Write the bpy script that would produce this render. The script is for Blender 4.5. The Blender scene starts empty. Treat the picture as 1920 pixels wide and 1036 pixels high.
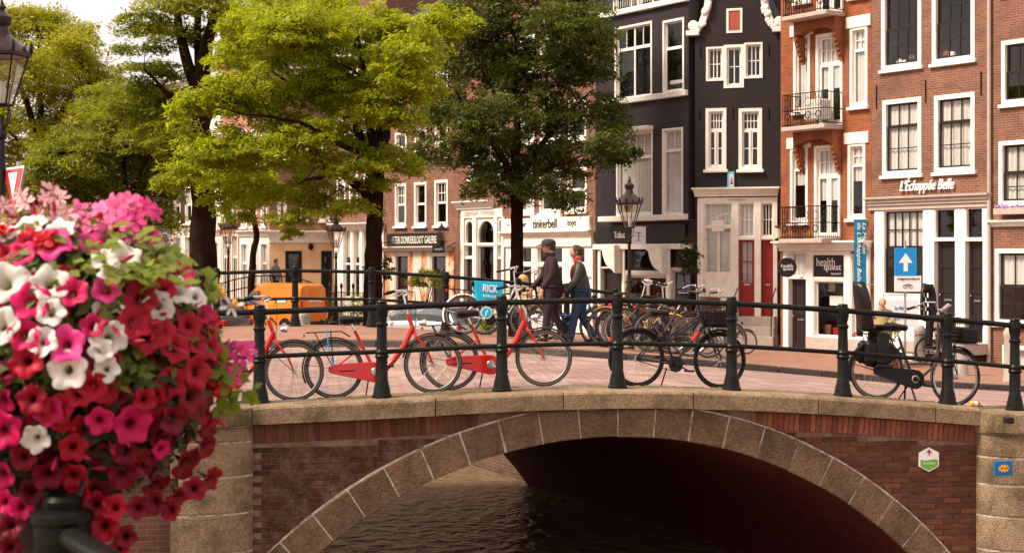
import bpy, math, random
import numpy as np
from math import radians as R, sin, cos, pi, sqrt, atan2
from mathutils import Vector, Matrix
random.seed(7); np.random.seed(7)
SC = bpy.context.scene
COL = SC.collection
# ---------------------------------------------------------------- camera
F, CX, HY, EZ = 2770.0, 960.0, 480.0, 4.3      # focal in photo pixels, centre column, horizon row, eye height over the water
cd = bpy.data.cameras.new('camera'); cam = bpy.data.objects.new('camera', cd); COL.objects.link(cam)
cam.location = (0, 0, EZ); cam.rotation_euler = (R(90), 0, 0)
cd.sensor_width = 36; cd.lens = F/1920*36; cd.shift_y = -(518-HY)/1920
cd.clip_start = .05; cd.clip_end = 1500
cd.dof.use_dof = True; cd.dof.focus_distance = 17.0; cd.dof.aperture_fstop = 9.0
SC.camera = cam
# ---------------------------------------------------------------- daylight
SUN_EL, SUN_AZ = 50.0, -109.0       # sun high on the left, a little behind the camera
w = bpy.data.worlds.new('World'); SC.world = w; w.use_nodes = True
nt = w.node_tree; nt.nodes.clear()
out = nt.nodes.new('ShaderNodeOutputWorld'); bg = nt.nodes.new('ShaderNodeBackground')
sky = nt.nodes.new('ShaderNodeTexSky'); sky.sky_type = 'NISHITA'; sky.sun_disc = False
sky.sun_elevation = R(SUN_EL); sky.sun_rotation = R(SUN_AZ); sky.dust_density = 3.0; sky.air_density = 1.0
tc = nt.nodes.new('ShaderNodeTexCoord'); mp = nt.nodes.new('ShaderNodeMapping'); mp.inputs['Scale'].default_value = (1, 1, 2.6)
ns = nt.nodes.new('ShaderNodeTexNoise'); ns.inputs['Scale'].default_value = 3.4; ns.inputs['Detail'].default_value = 7
cr = nt.nodes.new('ShaderNodeValToRGB'); cr.color_ramp.elements[0].position = .30; cr.color_ramp.elements[1].position = .56
cr.color_ramp.elements[0].color = (.55, .55, .55, 1); cr.color_ramp.elements[1].color = (1, 1, 1, 1)
mix = nt.nodes.new('ShaderNodeMix'); mix.data_type = 'RGBA'
L = nt.links.new
L(tc.outputs['Generated'], mp.inputs[0]); L(mp.outputs[0], ns.inputs['Vector']); L(ns.outputs[0], cr.inputs[0])
L(cr.outputs[0], mix.inputs[0]); L(sky.outputs[0], mix.inputs[6]); mix.inputs[7].default_value = (11.2, 9.9, 9.3, 1)   # cloud veil
L(mix.outputs[2], bg.inputs[0]); L(bg.outputs[0], out.inputs[0]); bg.inputs[1].default_value = .070
sd = bpy.data.lights.new('sun', 'SUN'); sun = bpy.data.objects.new('sun', sd); COL.objects.link(sun)
sd.energy = 3.9; sd.angle = R(15); sd.color = (1, .88, .72)
_az = R(SUN_AZ)
sdir = Vector((sin(_az)*cos(R(SUN_EL)), cos(_az)*cos(R(SUN_EL)), sin(R(SUN_EL))))
sun.rotation_euler = sdir.to_track_quat('Z', 'Y').to_euler(); sun.location = (-20, -20, 40)
SC.view_settings.view_transform = 'Standard'; SC.view_settings.look = 'None'
SC.view_settings.exposure = .84; SC.view_settings.gamma = 1; SC.view_settings.use_curve_mapping = False
SC.render.engine = 'CYCLES'; SC.cycles.max_bounces = 6; SC.cycles.transparent_max_bounces = 12
SC.cycles.use_denoising = True
# ---------------------------------------------------------------- materials
def _n(nt, t, **k):
    n = nt.nodes.new(t)
    for a, b in k.items(): setattr(n, a, b)
    return n
def vary(c, f): return tuple(max(0, min(1, x*f)) for x in c[:3]) + (1,)
MATS = {}
def mk(name, col, rough=.6, metal=0., var=.12, vscale=6., bump=0., bscale=60., rnd=0., stain=None, stain_amt=.0, stain_scale=1.5, spec=.28, coat=0., trans=0., coords='world', hue=0.):
    m = bpy.data.materials.new(name); m.use_nodes = True; nt = m.node_tree; nt.nodes.clear(); L = nt.links.new
    o = _n(nt, 'ShaderNodeOutputMaterial'); p = _n(nt, 'ShaderNodeBsdfPrincipled')
    p.inputs['Roughness'].default_value = rough; p.inputs['Metallic'].default_value = metal
    p.inputs['Specular IOR Level'].default_value = spec; p.inputs['Coat Weight'].default_value = coat
    if coords == 'world': c = _n(nt, 'ShaderNodeNewGeometry').outputs['Position']
    else: c = _n(nt, 'ShaderNodeTexCoord').outputs['Object']
    nz = _n(nt, 'ShaderNodeTexNoise'); nz.inputs['Scale'].default_value = vscale; nz.inputs['Detail'].default_value = 6; nz.inputs['Roughness'].default_value = .65
    L(c, nz.inputs['Vector'])
    mr = _n(nt, 'ShaderNodeMapRange'); mr.inputs[1].default_value = .3; mr.inputs[2].default_value = .7
    mr.inputs[3].default_value = 1-var; mr.inputs[4].default_value = 1+var; L(nz.outputs[0], mr.inputs[0])
    val = mr.outputs[0]
    if rnd:
        oi = _n(nt, 'ShaderNodeObjectInfo'); m2 = _n(nt, 'ShaderNodeMapRange'); m2.inputs[3].default_value = 1-rnd; m2.inputs[4].default_value = 1+rnd
        L(oi.outputs['Random'], m2.inputs[0]); mm = _n(nt, 'ShaderNodeMath', operation='MULTIPLY'); L(val, mm.inputs[0]); L(m2.outputs[0], mm.inputs[1]); val = mm.outputs[0]
    hs = _n(nt, 'ShaderNodeHueSaturation'); hs.inputs['Color'].default_value = (*col[:3], 1); L(val, hs.inputs['Value'])
    if hue:
        oi2 = _n(nt, 'ShaderNodeObjectInfo'); m3 = _n(nt, 'ShaderNodeMapRange'); m3.inputs[3].default_value = .5-hue; m3.inputs[4].default_value = .5+hue
        mu = _n(nt, 'ShaderNodeMath', operation='MULTIPLY'); mu.inputs[1].default_value = 7.31; fr = _n(nt, 'ShaderNodeMath', operation='FRACT')
        L(oi2.outputs['Random'], mu.inputs[0]); L(mu.outputs[0], fr.inputs[0]); L(fr.outputs[0], m3.inputs[0]); L(m3.outputs[0], hs.inputs['Hue'])
    cc = hs.outputs[0]
    if stain:
        n2 = _n(nt, 'ShaderNodeTexNoise'); n2.inputs['Scale'].default_value = stain_scale; n2.inputs['Detail'].default_value = 9; n2.inputs['Roughness'].default_value = .7; L(c, n2.inputs['Vector'])
        rp = _n(nt, 'ShaderNodeMapRange'); rp.inputs[1].default_value = .46; rp.inputs[2].default_value = .68; rp.inputs[4].default_value = stain_amt; L(n2.outputs[0], rp.inputs[0])
        mx = _n(nt, 'ShaderNodeMix', data_type='RGBA'); L(rp.outputs[0], mx.inputs[0]); L(cc, mx.inputs[6]); mx.inputs[7].default_value = (*stain[:3], 1); cc = mx.outputs[2]
    L(cc, p.inputs['Base Color'])
    if bump:
        n3 = _n(nt, 'ShaderNodeTexNoise'); n3.inputs['Scale'].default_value = bscale; n3.inputs['Detail'].default_value = 5; L(c, n3.inputs['Vector'])
        b = _n(nt, 'ShaderNodeBump'); b.inputs['Strength'].default_value = bump; b.inputs['Distance'].default_value = .02; L(n3.outputs[0], b.inputs['Height']); L(b.outputs[0], p.inputs['Normal'])
    sh = p.outputs[0]
    if trans:
        tr = _n(nt, 'ShaderNodeBsdfTranslucent'); L(cc, tr.inputs[0]); ms = _n(nt, 'ShaderNodeMixShader'); ms.inputs[0].default_value = trans
        L(sh, ms.inputs[1]); L(tr.outputs[0], ms.inputs[2]); sh = ms.outputs[0]
    L(sh, o.inputs[0]); MATS[name] = m
    return m
def brickmat(name, c1, c2, mortar, bw=.22, bh=.0625, mort=.009, plane='xz', coords='object', rough=.85, bump=.6, rot=0., stain=None, stain_amt=0., var=.27):
    m = bpy.data.materials.new(name); m.use_nodes = True; nt = m.node_tree; nt.nodes.clear(); L = nt.links.new
    o = _n(nt, 'ShaderNodeOutputMaterial'); p = _n(nt, 'ShaderNodeBsdfPrincipled'); p.inputs['Roughness'].default_value = rough; p.inputs['Specular IOR Level'].default_value = .3
    if coords == 'object': c = _n(nt, 'ShaderNodeTexCoord').outputs['Object']
    else: c = _n(nt, 'ShaderNodeNewGeometry').outputs['Position']
    sp = _n(nt, 'ShaderNodeSeparateXYZ'); cb = _n(nt, 'ShaderNodeCombineXYZ'); L(c, sp.inputs[0])
    if plane == 'xz':
        ad = _n(nt, 'ShaderNodeMath', operation='ADD'); L(sp.outputs[0], ad.inputs[0]); L(sp.outputs[1], ad.inputs[1]); L(ad.outputs[0], cb.inputs[0]); L(sp.outputs[2], cb.inputs[1])
    else: L(sp.outputs[0], cb.inputs[0]); L(sp.outputs[1], cb.inputs[1])
    mp = _n(nt, 'ShaderNodeMapping'); mp.inputs['Rotation'].default_value = (0, 0, rot); L(cb.outputs[0], mp.inputs[0])
    br = _n(nt, 'ShaderNodeTexBrick'); br.inputs['Scale'].default_value = 1; br.inputs['Brick Width'].default_value = bw; br.inputs['Row Height'].default_value = bh
    br.inputs['Mortar Size'].default_value = mort; br.inputs['Mortar Smooth'].default_value = .3
    br.inputs['Color1'].default_value = (*c1, 1); br.inputs['Color2'].default_value = (*c2, 1); br.inputs['Mortar'].default_value = (*mortar, 1); L(mp.outputs[0], br.inputs[0])
    nz = _n(nt, 'ShaderNodeTexNoise'); nz.inputs['Scale'].default_value = .9; nz.inputs['Detail'].default_value = 9; nz.inputs['Roughness'].default_value = .7; L(c, nz.inputs['Vector'])
    mr = _n(nt, 'ShaderNodeMapRange'); mr.inputs[1].default_value = .3; mr.inputs[2].default_value = .7; mr.inputs[3].default_value = 1-var; mr.inputs[4].default_value = 1+var; L(nz.outputs[0], mr.inputs[0])
    hs = _n(nt, 'ShaderNodeHueSaturation'); L(br.outputs[0], hs.inputs['Color']); L(mr.outputs[0], hs.inputs['Value']); cc = hs.outputs[0]
    if stain:
        n2 = _n(nt, 'ShaderNodeTexNoise'); n2.inputs['Scale'].default_value = 1.7; n2.inputs['Detail'].default_value = 8; L(c, n2.inputs['Vector'])
        rp = _n(nt, 'ShaderNodeMapRange'); rp.inputs[1].default_value = .48; rp.inputs[2].default_value = .7; rp.inputs[4].default_value = stain_amt; L(n2.outputs[0], rp.inputs[0])
        mx = _n(nt, 'ShaderNodeMix', data_type='RGBA'); L(rp.outputs[0], mx.inputs[0]); L(cc, mx.inputs[6]); mx.inputs[7].default_value = (*stain, 1); cc = mx.outputs[2]
    L(cc, p.inputs['Base Color'])
    b = _n(nt, 'ShaderNodeBump'); b.inputs['Strength'].default_value = bump; b.inputs['Distance'].default_value = .01; b.invert = True
    L(br.outputs['Fac'], b.inputs['Height']); L(b.outputs[0], p.inputs['Normal']); L(p.outputs[0], o.inputs[0]); MATS[name] = m
    return m
def glassmat(name, tint=(.75, .78, .75), base=.10, rough=.02):
    m = bpy.data.materials.new(name); m.use_nodes = True; nt = m.node_tree; nt.nodes.clear(); L = nt.links.new
    o = _n(nt, 'ShaderNodeOutputMaterial'); t = _n(nt, 'ShaderNodeBsdfTransparent'); t.inputs[0].default_value = (*tint, 1)
    g = _n(nt, 'ShaderNodeBsdfGlossy'); g.inputs['Roughness'].default_value = rough
    lw = _n(nt, 'ShaderNodeLayerWeight'); pw = _n(nt, 'ShaderNodeMath', operation='POWER'); pw.inputs[1].default_value = 4.; L(lw.outputs['Facing'], pw.inputs[0]); fr = pw; ad = _n(nt, 'ShaderNodeMath', operation='ADD'); ad.inputs[1].default_value = base; ad.use_clamp = True
    nz = _n(nt, 'ShaderNodeTexNoise'); nz.inputs['Scale'].default_value = 1.2; b = _n(nt, 'ShaderNodeBump'); b.inputs['Strength'].default_value = .12; b.inputs['Distance'].default_value = .05
    gp = _n(nt, 'ShaderNodeNewGeometry'); L(gp.outputs['Position'], nz.inputs['Vector']); L(nz.outputs[0], b.inputs['Height']); L(b.outputs[0], g.inputs['Normal'])
    L(fr.outputs[0], ad.inputs[0]); ms = _n(nt, 'ShaderNodeMixShader'); L(ad.outputs[0], ms.inputs[0]); L(t.outputs[0], ms.inputs[1]); L(g.outputs[0], ms.inputs[2]); L(ms.outputs[0], o.inputs[0])
    MATS[name] = m
    return m
def leafmat(name, c1, c2, trans=.45):
    """per-leaf colour of its own, from the face attribute 'tint'"""
    m = bpy.data.materials.new(name); m.use_nodes = True; nt = m.node_tree; nt.nodes.clear(); L = nt.links.new
    o = _n(nt, 'ShaderNodeOutputMaterial'); a = _n(nt, 'ShaderNodeAttribute', attribute_name='tint')
    mx = _n(nt, 'ShaderNodeMix', data_type='RGBA'); mx.inputs[6].default_value = (*c1, 1); mx.inputs[7].default_value = (*c2, 1); L(a.outputs['Fac'], mx.inputs[0])
    p = _n(nt, 'ShaderNodeBsdfPrincipled'); p.inputs['Roughness'].default_value = .5; p.inputs['Specular IOR Level'].default_value = .35; L(mx.outputs[2], p.inputs['Base Color'])
    t = _n(nt, 'ShaderNodeBsdfTranslucent'); hs = _n(nt, 'ShaderNodeHueSaturation'); hs.inputs['Value'].default_value = 1.6; L(mx.outputs[2], hs.inputs['Color']); L(hs.outputs[0], t.inputs[0])
    ms = _n(nt, 'ShaderNodeMixShader'); ms.inputs[0].default_value = trans; L(p.outputs[0], ms.inputs[1]); L(t.outputs[0], ms.inputs[2]); L(ms.outputs[0], o.inputs[0]); MATS[name] = m
    return m
# ---------------------------------------------------------------- mesh builder
class MB:
    def __init__(s): s.v = []; s.f = []
    def add(s, vs, fs):
        b = len(s.v); s.v += [tuple(x) for x in vs]; s.f += [tuple(i+b for i in f) for f in fs]; return s
    def quad(s, a, b, c, d): return s.add([a, b, c, d], [(0, 1, 2, 3)])
    def box(s, x0, y0, z0, x1, y1, z1):
        return s.add([(x0,y0,z0),(x1,y0,z0),(x1,y1,z0),(x0,y1,z0),(x0,y0,z1),(x1,y0,z1),(x1,y1,z1),(x0,y1,z1)],
                     [(0,3,2,1),(4,5,6,7),(0,1,5,4),(1,2,6,5),(2,3,7,6),(3,0,4,7)])
    def cbox(s, x0, y0, z0, x1, y1, z1, c=.01):
        """box with chamfered edges"""
        vs = []; ids = {}
        X, Y, Z = (x0, x1), (y0, y1), (z0, z1)
        for i in (0, 1):
            for j in (0, 1):
                for k in (0, 1):
                    cx = X[i]+(c if i == 0 else -c); cy = Y[j]+(c if j == 0 else -c); cz = Z[k]+(c if k == 0 else -c)
                    ids[i,j,k] = len(vs); vs += [(X[i], cy, cz), (cx, Y[j], cz), (cx, cy, Z[k])]
        fs = []
        for i in (0, 1): fs.append(tuple(ids[i,j,k] for j, k in ((0,0),(1,0),(1,1),(0,1))))
        for j in (0, 1): fs.append(tuple(ids[i,j,k]+1 for i, k in ((0,0),(1,0),(1,1),(0,1))))
        for k in (0, 1): fs.append(tuple(ids[i,j,k]+2 for i, j in ((0,0),(1,0),(1,1),(0,1))))
        for i in (0, 1):
            for j in (0, 1): fs.append((ids[i,j,0], ids[i,j,1], ids[i,j,1]+1, ids[i,j,0]+1))
            for k in (0, 1): fs.append((ids[i,0,k], ids[i,1,k], ids[i,1,k]+2, ids[i,0,k]+2))
        for j in (0, 1):
            for k in (0, 1): fs.append((ids[0,j,k]+1, ids[1,j,k]+1, ids[1,j,k]+2, ids[0,j,k]+2))
        for i in (0, 1):
            for j in (0, 1):
                for k in (0, 1): fs.append((ids[i,j,k], ids[i,j,k]+1, ids[i,j,k]+2))
        return s.add(vs, fs)
    def tube(s, pts, r, n=8, cap=True, closed=False):
        pts = [Vector(p) for p in pts]; m = len(pts)
        rr = r if isinstance(r, (list, tuple)) else [r]*m
        vs = []; fs = []; up = None
        for i, p in enumerate(pts):
            a = pts[(i-1) % m] if (closed or i > 0) else p; b = pts[(i+1) % m] if (closed or i < m-1) else p
            t = (b-a).normalized() if (b-a).length > 1e-9 else Vector((0, 0, 1))
            if up is None: up = Vector((0, 0, 1)) if abs(t.z) < .9 else Vector((1, 0, 0))
            x = t.cross(up)
            if x.length < 1e-6: x = t.cross(Vector((0, 1, 0)))
            x.normalize(); y = t.cross(x).normalized(); up = -y if False else x.cross(t)
            for k in range(n):
                q = 2*pi*k/n; vs.append(p + (x*cos(q)+y*sin(q))*rr[i])
        for i in range(m if closed else m-1):
            j = (i+1) % m
            for k in range(n): fs.append((i*n+k, i*n+(k+1) % n, j*n+(k+1) % n, j*n+k))
        if cap and not closed: fs.append(tuple(range(n-1, -1, -1))); fs.append(tuple((m-1)*n+k for k in range(n)))
        return s.add(vs, fs)
    def lathe(s, prof, n=16, o=(0, 0, 0), ax='z', ang=0.):
        vs = []; fs = []; m = len(prof)
        for (r, h) in prof:
            for k in range(n):
                q = 2*pi*k/n+ang; a, b = r*cos(q), r*sin(q)
                p = (a, b, h) if ax == 'z' else ((a, h, b) if ax == 'y' else (h, a, b))
                vs.append((p[0]+o[0], p[1]+o[1], p[2]+o[2]))
        for i in range(m-1):
            for k in range(n): fs.append((i*n+k, i*n+(k+1) % n, (i+1)*n+(k+1) % n, (i+1)*n+k))
        fs.append(tuple(range(n-1, -1, -1))); fs.append(tuple((m-1)*n+k for k in range(n)))
        return s.add(vs, fs)
    def prism(s, poly, y0, y1, c=0.):
        """polygon in x,z extruded from y0 (front) to y1; c = chamfer of the front arris"""
        n = len(poly); cx = sum(p[0] for p in poly)/n; cz = sum(p[1] for p in poly)/n
        vs = [(p[0], y1, p[1]) for p in poly] + [(p[0], y0+c, p[1]) for p in poly]
        fs = [tuple(range(n))] + [(i, (i+1) % n, n+(i+1) % n, n+i) for i in range(n)]
        if c:
            for p in poly:
                d = Vector((cx-p[0], cz-p[1])); d.normalize(); vs.append((p[0]+d.x*c*1.3, y0, p[1]+d.y*c*1.3))
            fs += [(n+i, n+(i+1) % n, 2*n+(i+1) % n, 2*n+i) for i in range(n)]; fs.append(tuple(range(3*n-1, 2*n-1, -1)))
        else: fs.append(tuple(range(2*n-1, n-1, -1)))
        return s.add(vs, fs)
    def ell(s, c, r, n=12, m=8):
        vs = []; fs = []
        for i in range(m+1):
            t = pi*i/m
            for k in range(n):
                q = 2*pi*k/n; vs.append((c[0]+r[0]*sin(t)*cos(q), c[1]+r[1]*sin(t)*sin(q), c[2]+r[2]*cos(t)))
        for i in range(m):
            for k in range(n): fs.append((i*n+k, (i+1)*n+k, (i+1)*n+(k+1) % n, i*n+(k+1) % n))
        return s.add(vs, fs)
    def xf(s, M, start=0):
        s.v = s.v[:start] + [tuple(M @ Vector(v)) for v in s.v[start:]]; return s
    def mesh(s, name, mat, smooth=False, ang=38):
        me = bpy.data.meshes.new(name); me.from_pydata(s.v, [], s.f)
        if mat: me.materials.append(mat)
        if smooth:
            me.polygons.foreach_set('use_smooth', [True]*len(me.polygons)); me.set_sharp_from_angle(angle=R(ang))
        me.update(); return me
    def build(s, name, mat, parent=None, smooth=False, loc=None, rot=None, ang=38):
        return inst(name, s.mesh(name, mat, smooth, ang), parent, loc, rot)
def inst(name, me, parent=None, loc=None, rot=None, scale=None):
    o = bpy.data.objects.new(name, me); COL.objects.link(o)
    if parent: o.parent = parent
    if loc is not None: o.location = loc
    if rot is not None: o.rotation_euler = rot
    if scale is not None: o.scale = scale if hasattr(scale, '__len__') else (scale,)*3
    return o
def tag(o, label=None, cat=None, group=None, kind=None):
    if label: o['label'] = label
    if cat: o['category'] = cat
    if group: o['group'] = group
    if kind: o['kind'] = kind
    return o
def thing(name, label, cat, loc=(0, 0, 0), rz=0., group=None):
    o = bpy.data.objects.new(name, None); COL.objects.link(o); o.location = loc; o.rotation_euler = (0, 0, rz); o.empty_display_size = .2
    return tag(o, label, cat, group)
def kids(o): return [c for c in ALLKIDS.get(o.name, [])]
def copy_tree(o, parent=None):
    c = o.copy(); COL.objects.link(c)
    c.parent = parent
    for ch in list(o.children): copy_tree(ch, c)
    return c
def W(px, py, Y): return Vector(((px-CX)/F*Y, Y, EZ-(py-HY)*Y/F))
def font_mesh(txt, size, mat, ext=.006, shear=0., space=1., bold=0.):
    cu = bpy.data.curves.new('txt', 'FONT'); cu.body = txt; cu.size = size; cu.extrude = ext; cu.shear = shear; cu.space_character = space
    cu.align_x = 'CENTER'; cu.align_y = 'CENTER'; cu.offset = bold; cu.resolution_u = 3
    o = bpy.data.objects.new('txt', cu); COL.objects.link(o)
    dg = bpy.context.evaluated_depsgraph_get(); me = bpy.data.meshes.new_from_object(o.evaluated_get(dg))
    bpy.data.objects.remove(o); bpy.data.curves.remove(cu)
    me.materials.clear(); me.materials.append(mat)
    return me
def lettering(name, txt, parent, mat, c, wid, hgt, facing=R(90), rz=0., **k):
    """flat letters standing on a surface; c = centre, wid x hgt = the box they fill; they face local -y"""
    me = font_mesh(txt, 1., mat, **k)
    xs = [v.co.x for v in me.vertices]; ys = [v.co.y for v in me.vertices]
    w_, h_ = max(xs)-min(xs), max(ys)-min(ys); ox, oy = (max(xs)+min(xs))/2, (max(ys)+min(ys))/2
    for v in me.vertices: v.co.x = (v.co.x-ox)*wid/w_; v.co.y = (v.co.y-oy)*hgt/h_
    return inst(name, me, parent, c, (facing, 0, rz))
# ---------------------------------------------------------------- colours of the place
M = MATS
mk('iron', (.0065, .0070, .0060), .38, var=.25, vscale=9, bump=.15, bscale=40, stain=(.03, .022, .016), stain_amt=.3, stain_scale=5, spec=.16)
mk('iron_black', (.009, .005, .005), .45, var=.2)  # blacks, vault and bark lean maroon: red tint of shadows put into colour
mk('granite', (.24, .160, .098), .85, var=.42, vscale=34, bump=.8, bscale=60, rnd=.12, stain=(.06, .042, .012), stain_amt=.9, stain_scale=2.3)
mk('granite_arch', (.150, .088, .052), .85, var=.45, vscale=34, bump=.9, bscale=50, rnd=.2, stain=(.040, .022, .010), stain_amt=.85, stain_scale=2.0)
mk('mortar_light', (.46, .38, .31), .9, var=.3, vscale=14, bump=.5, stain=(.08, .045, .03), stain_amt=.95, stain_scale=5)
mk('mortar_dark', (.16, .085, .060), .9, var=.35, vscale=10, bump=.4, stain=(.36, .27, .22), stain_amt=.45, stain_scale=3)
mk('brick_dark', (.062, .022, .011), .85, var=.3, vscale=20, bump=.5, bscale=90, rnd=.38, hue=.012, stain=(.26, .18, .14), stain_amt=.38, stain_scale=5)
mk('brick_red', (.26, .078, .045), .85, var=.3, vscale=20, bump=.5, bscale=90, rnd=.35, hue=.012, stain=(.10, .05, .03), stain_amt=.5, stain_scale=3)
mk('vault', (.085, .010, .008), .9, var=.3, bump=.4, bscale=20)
mk('white', (.80, .74, .67), .5, var=.06, vscale=3, stain=(.5, .42, .34), stain_amt=.25, stain_scale=2.5)
mk('cream', (.86, .79, .68), .55, var=.07, vscale=3, stain=(.42, .33, .24), stain_amt=.3, stain_scale=2.5)
mk('beige', (.60, .52, .44), .6, var=.08, vscale=3, stain=(.35, .28, .22), stain_amt=.3)
mk('stone_trim', (.42, .34, .29), .8, var=.12, bump=.2)
mk('sash_black', (.022, .014, .013), .4, var=.1)
mk('dark', (.018, .006, .005), .6, var=.2)
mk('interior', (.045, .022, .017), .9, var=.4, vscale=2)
mk('curtain', (.80, .75, .71), .9, var=.08, vscale=9, trans=.3)
mk('door_red', (.30, .018, .014), .35, var=.08)
mk('shutter_red', (.36, .075, .045), .6, var=.1)
mk('blue_banner', (.008, .20, .34), .7, var=.1)
mk('sign_blue', (.01, .24, .62), .35, var=.03)
mk('sign_white', (.82, .78, .78), .4, var=.03)
mk('sign_black', (.016, .012, .012), .4, var=.1)
mk('galvanised', (.36, .33, .32), .45, metal=.3, var=.1)
mk('concrete', (.34, .30, .27), .85, var=.15, bump=.3)
mk('roof_tile', (.035, .032, .036), .5, var=.3, bump=.3)
mk('chrome', (.75, .72, .70), .22, metal=1., var=.05)
mk('steel', (.42, .40, .38), .35, metal=1., var=.08)
mk('rubber', (.011, .008, .007), .75, var=.3, vscale=30)
mk('tyre_wall', (.20, .16, .13), .8, var=.2, vscale=20)
mk('black_plastic', (.010, .005, .005), .35, var=.15)
mk('leather', (.014, .007, .007), .38, var=.2, vscale=20, bump=.15)
mk('bike_red', (.52, .012, .010), .28, var=.06, coat=.5)
mk('bike_black', (.016, .012, .013), .3, var=.1, coat=.3)
mk('bike_yellow', (.80, .36, .02), .35, var=.08, coat=.3)
mk('bike_blue', (.02, .10, .36), .35, var=.08, coat=.3)
mk('cyan', (.01, .42, .62), .45, var=.06)
mk('wicker', (.16, .06, .03), .85, var=.4, vscale=60, bump=.6, bscale=150)
mk('blue_strap', (.02, .35, .65), .6, var=.05)
mk('lens_red', (.45, .02, .02), .2)
mk('lens_clear', (.75, .75, .70), .15)
mk('paper', (.72, .70, .66), .8, var=.04)
mk('bark', (.020, .0065, .004), 1., spec=.05, var=.4, vscale=14, bump=1., bscale=22, stain=(.03, .035, .012), stain_amt=.5, stain_scale=1.5)
mk('moss', (.15, .15, .03), .95, var=.5, vscale=20, bump=1., bscale=80)
mk('plaster_yellow', (.86, .53, .28), .85, var=.07, vscale=2, stain=(.45, .26, .15), stain_amt=.35)
mk('gold_text', (.70, .66, .58), .5)
glassmat('glass', (.96,.97,.95), .06); glassmat('glass_lamp', (.88, .85, .80), .12, .1)
brickmat('bk_brown', (.225, .088, .050), (.15, .054, .032), (.27, .18, .13), stain=(.11, .055, .035), stain_amt=.6)
brickmat('bk_orange', (.30, .082, .026), (.21, .052, .018), (.30, .12, .06), stain=(.14, .05, .03), stain_amt=.6)
brickmat('bk_dark', (.022, .011, .010), (.015, .008, .008), (.012, .007, .007), mort=.006, var=.25, rough=.6)
brickmat('bk_slate', (.030, .020, .026), (.022, .015, .019), (.017, .011, .013), mort=.005, var=.2, rough=.6)
brickmat('bk_far', (.20, .085, .055), (.15, .06, .04), (.22, .15, .11))
brickmat('bk_far_dark', (.07, .035, .028), (.05, .028, .024), (.08, .05, .04))
brickmat('bk_pink', (.42, .17, .12), (.36, .14, .10), (.40, .22, .16))
brickmat('pavers', (.32, .200, .170), (.23, .138, .115), (.14, .09, .075), bw=.21, bh=.105, mort=.012, plane='xy', coords='world', rot=R(38), bump=.8, rough=.8, stain=(.47, .31, .27), stain_amt=.5, var=.12)
brickmat('pavement', (.34, .165, .108), (.25, .115, .075), (.17, .10, .07), bw=.20, bh=.065, mort=.010, plane='xy', coords='world', rot=R(-20), bump=.7, rough=.8, stain=(.32, .17, .12), stain_amt=.5, var=.14)
# ================================================================ the lie of the land
PHI = math.atan(.158); B0 = Vector((1.26, 17.08, 0))
QB, QZ = 1.47, 1.57
def BL(s, y, z=0.):           # bridge frame (s along the near parapet, y into the bridge) to world
    return Vector((B0.x+s*cos(PHI)-y*sin(PHI), B0.y+s*sin(PHI)+y*cos(PHI), z))
_cs = [-14, -9, -6, -4.12, -2.76, -1.39, 0, 1.33, 2.69, 4.01, 4.78, 7, 10, 14]
_cz = [2.30, 2.50, 2.62, 2.668, 2.707, 2.765, 2.787, 2.74, 2.648, 2.53, 2.46, 2.24, 2.0, 1.85]
_fine = np.linspace(-14, 14, 561); _fz = np.interp(_fine, _cs, _cz)
_k = np.hanning(41); _k /= _k.sum(); _fz = np.convolve(np.pad(_fz, 20, 'edge'), _k, 'valid')
def cop(s): return float(np.interp(s, _fine, _fz))
_ga = [-60, -30, -20, -13]; _gz = [1.47, 1.55, 1.9, 2.28]
def G0(a):
    if a < -10: return float(np.interp(a, _ga+[-10], _gz+[cop(-10.6)]))
    if a <= 6.5: return cop((a-.179)/.956)
    return float(np.interp(a, [6.5, 8, 10, 13, 18, 23], [cop(6.6), 2.13, 1.93, 1.72, 1.53, QB]))
NX, NY, DX, DY = .898, .44, -.44, .898
def AB(a, b): return (1.1+a*NX+b*DX, 17+a*NY+b*DY)
def ab(x, y): return ((x-1.1)*NX+(y-17)*NY, (x-1.1)*DX+(y-17)*DY)
def bn(a): return (.054-.298*a)/.9675
def bf(a): return (10.3-.35*a)/.942
_kx = [-60, -12, -8, -3.87, .32, 2.8, 5.7, 9.7, 14, 60]; _ky = [27, 24.6, 24.1, 23.3, 22.7, 23.5, 25.4, 27.6, 29.5, 50]
def KY(x): return float(np.interp(x, _kx, _ky))
_kbc = {}
def bk(a):
    k = round(a, 3)
    if k not in _kbc:
        lo, hi = bn(a)+.5, bn(a)+60
        for _ in range(40):
            m = (lo+hi)/2; x, y = AB(a, m)
            if y < KY(x): lo = m
            else: hi = m
        _kbc[k] = lo
    return _kbc[k]
def sm(t): t = max(0, min(1, t)); return t*t*(3-2*t)
def gbase(a, b):
    v = (b-bn(a))/max(4, bf(a)-bn(a)); z = G0(a)-.03+.2*sm(v)*math.exp(-(a/9)**2)
    o = b-bf(a)
    if o > 0: z = QB+(z-QB)*(1-sm(o/9))
    return max(z, QB)
def gz(x, y):
    a, b = ab(x, y); return gbase(a, b)+(.1 if b > bk(a) else 0)
A_L, A_R = -4.05, 4.2
avals = sorted(set([-60, -50, -40, -32, -26, -21, -17, -14, -12, -10, -8.5, -7, -6, -5, A_L, -3.4, -2.7, -2, -1.3, -.6, 0, .6, 1.3, 2, 2.7, 3.4, A_R, 5, 6, 7, 8, 9, 10, 11.5, 13, 15, 18, 21, 25, 30, 40, 55, 80]))
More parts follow.
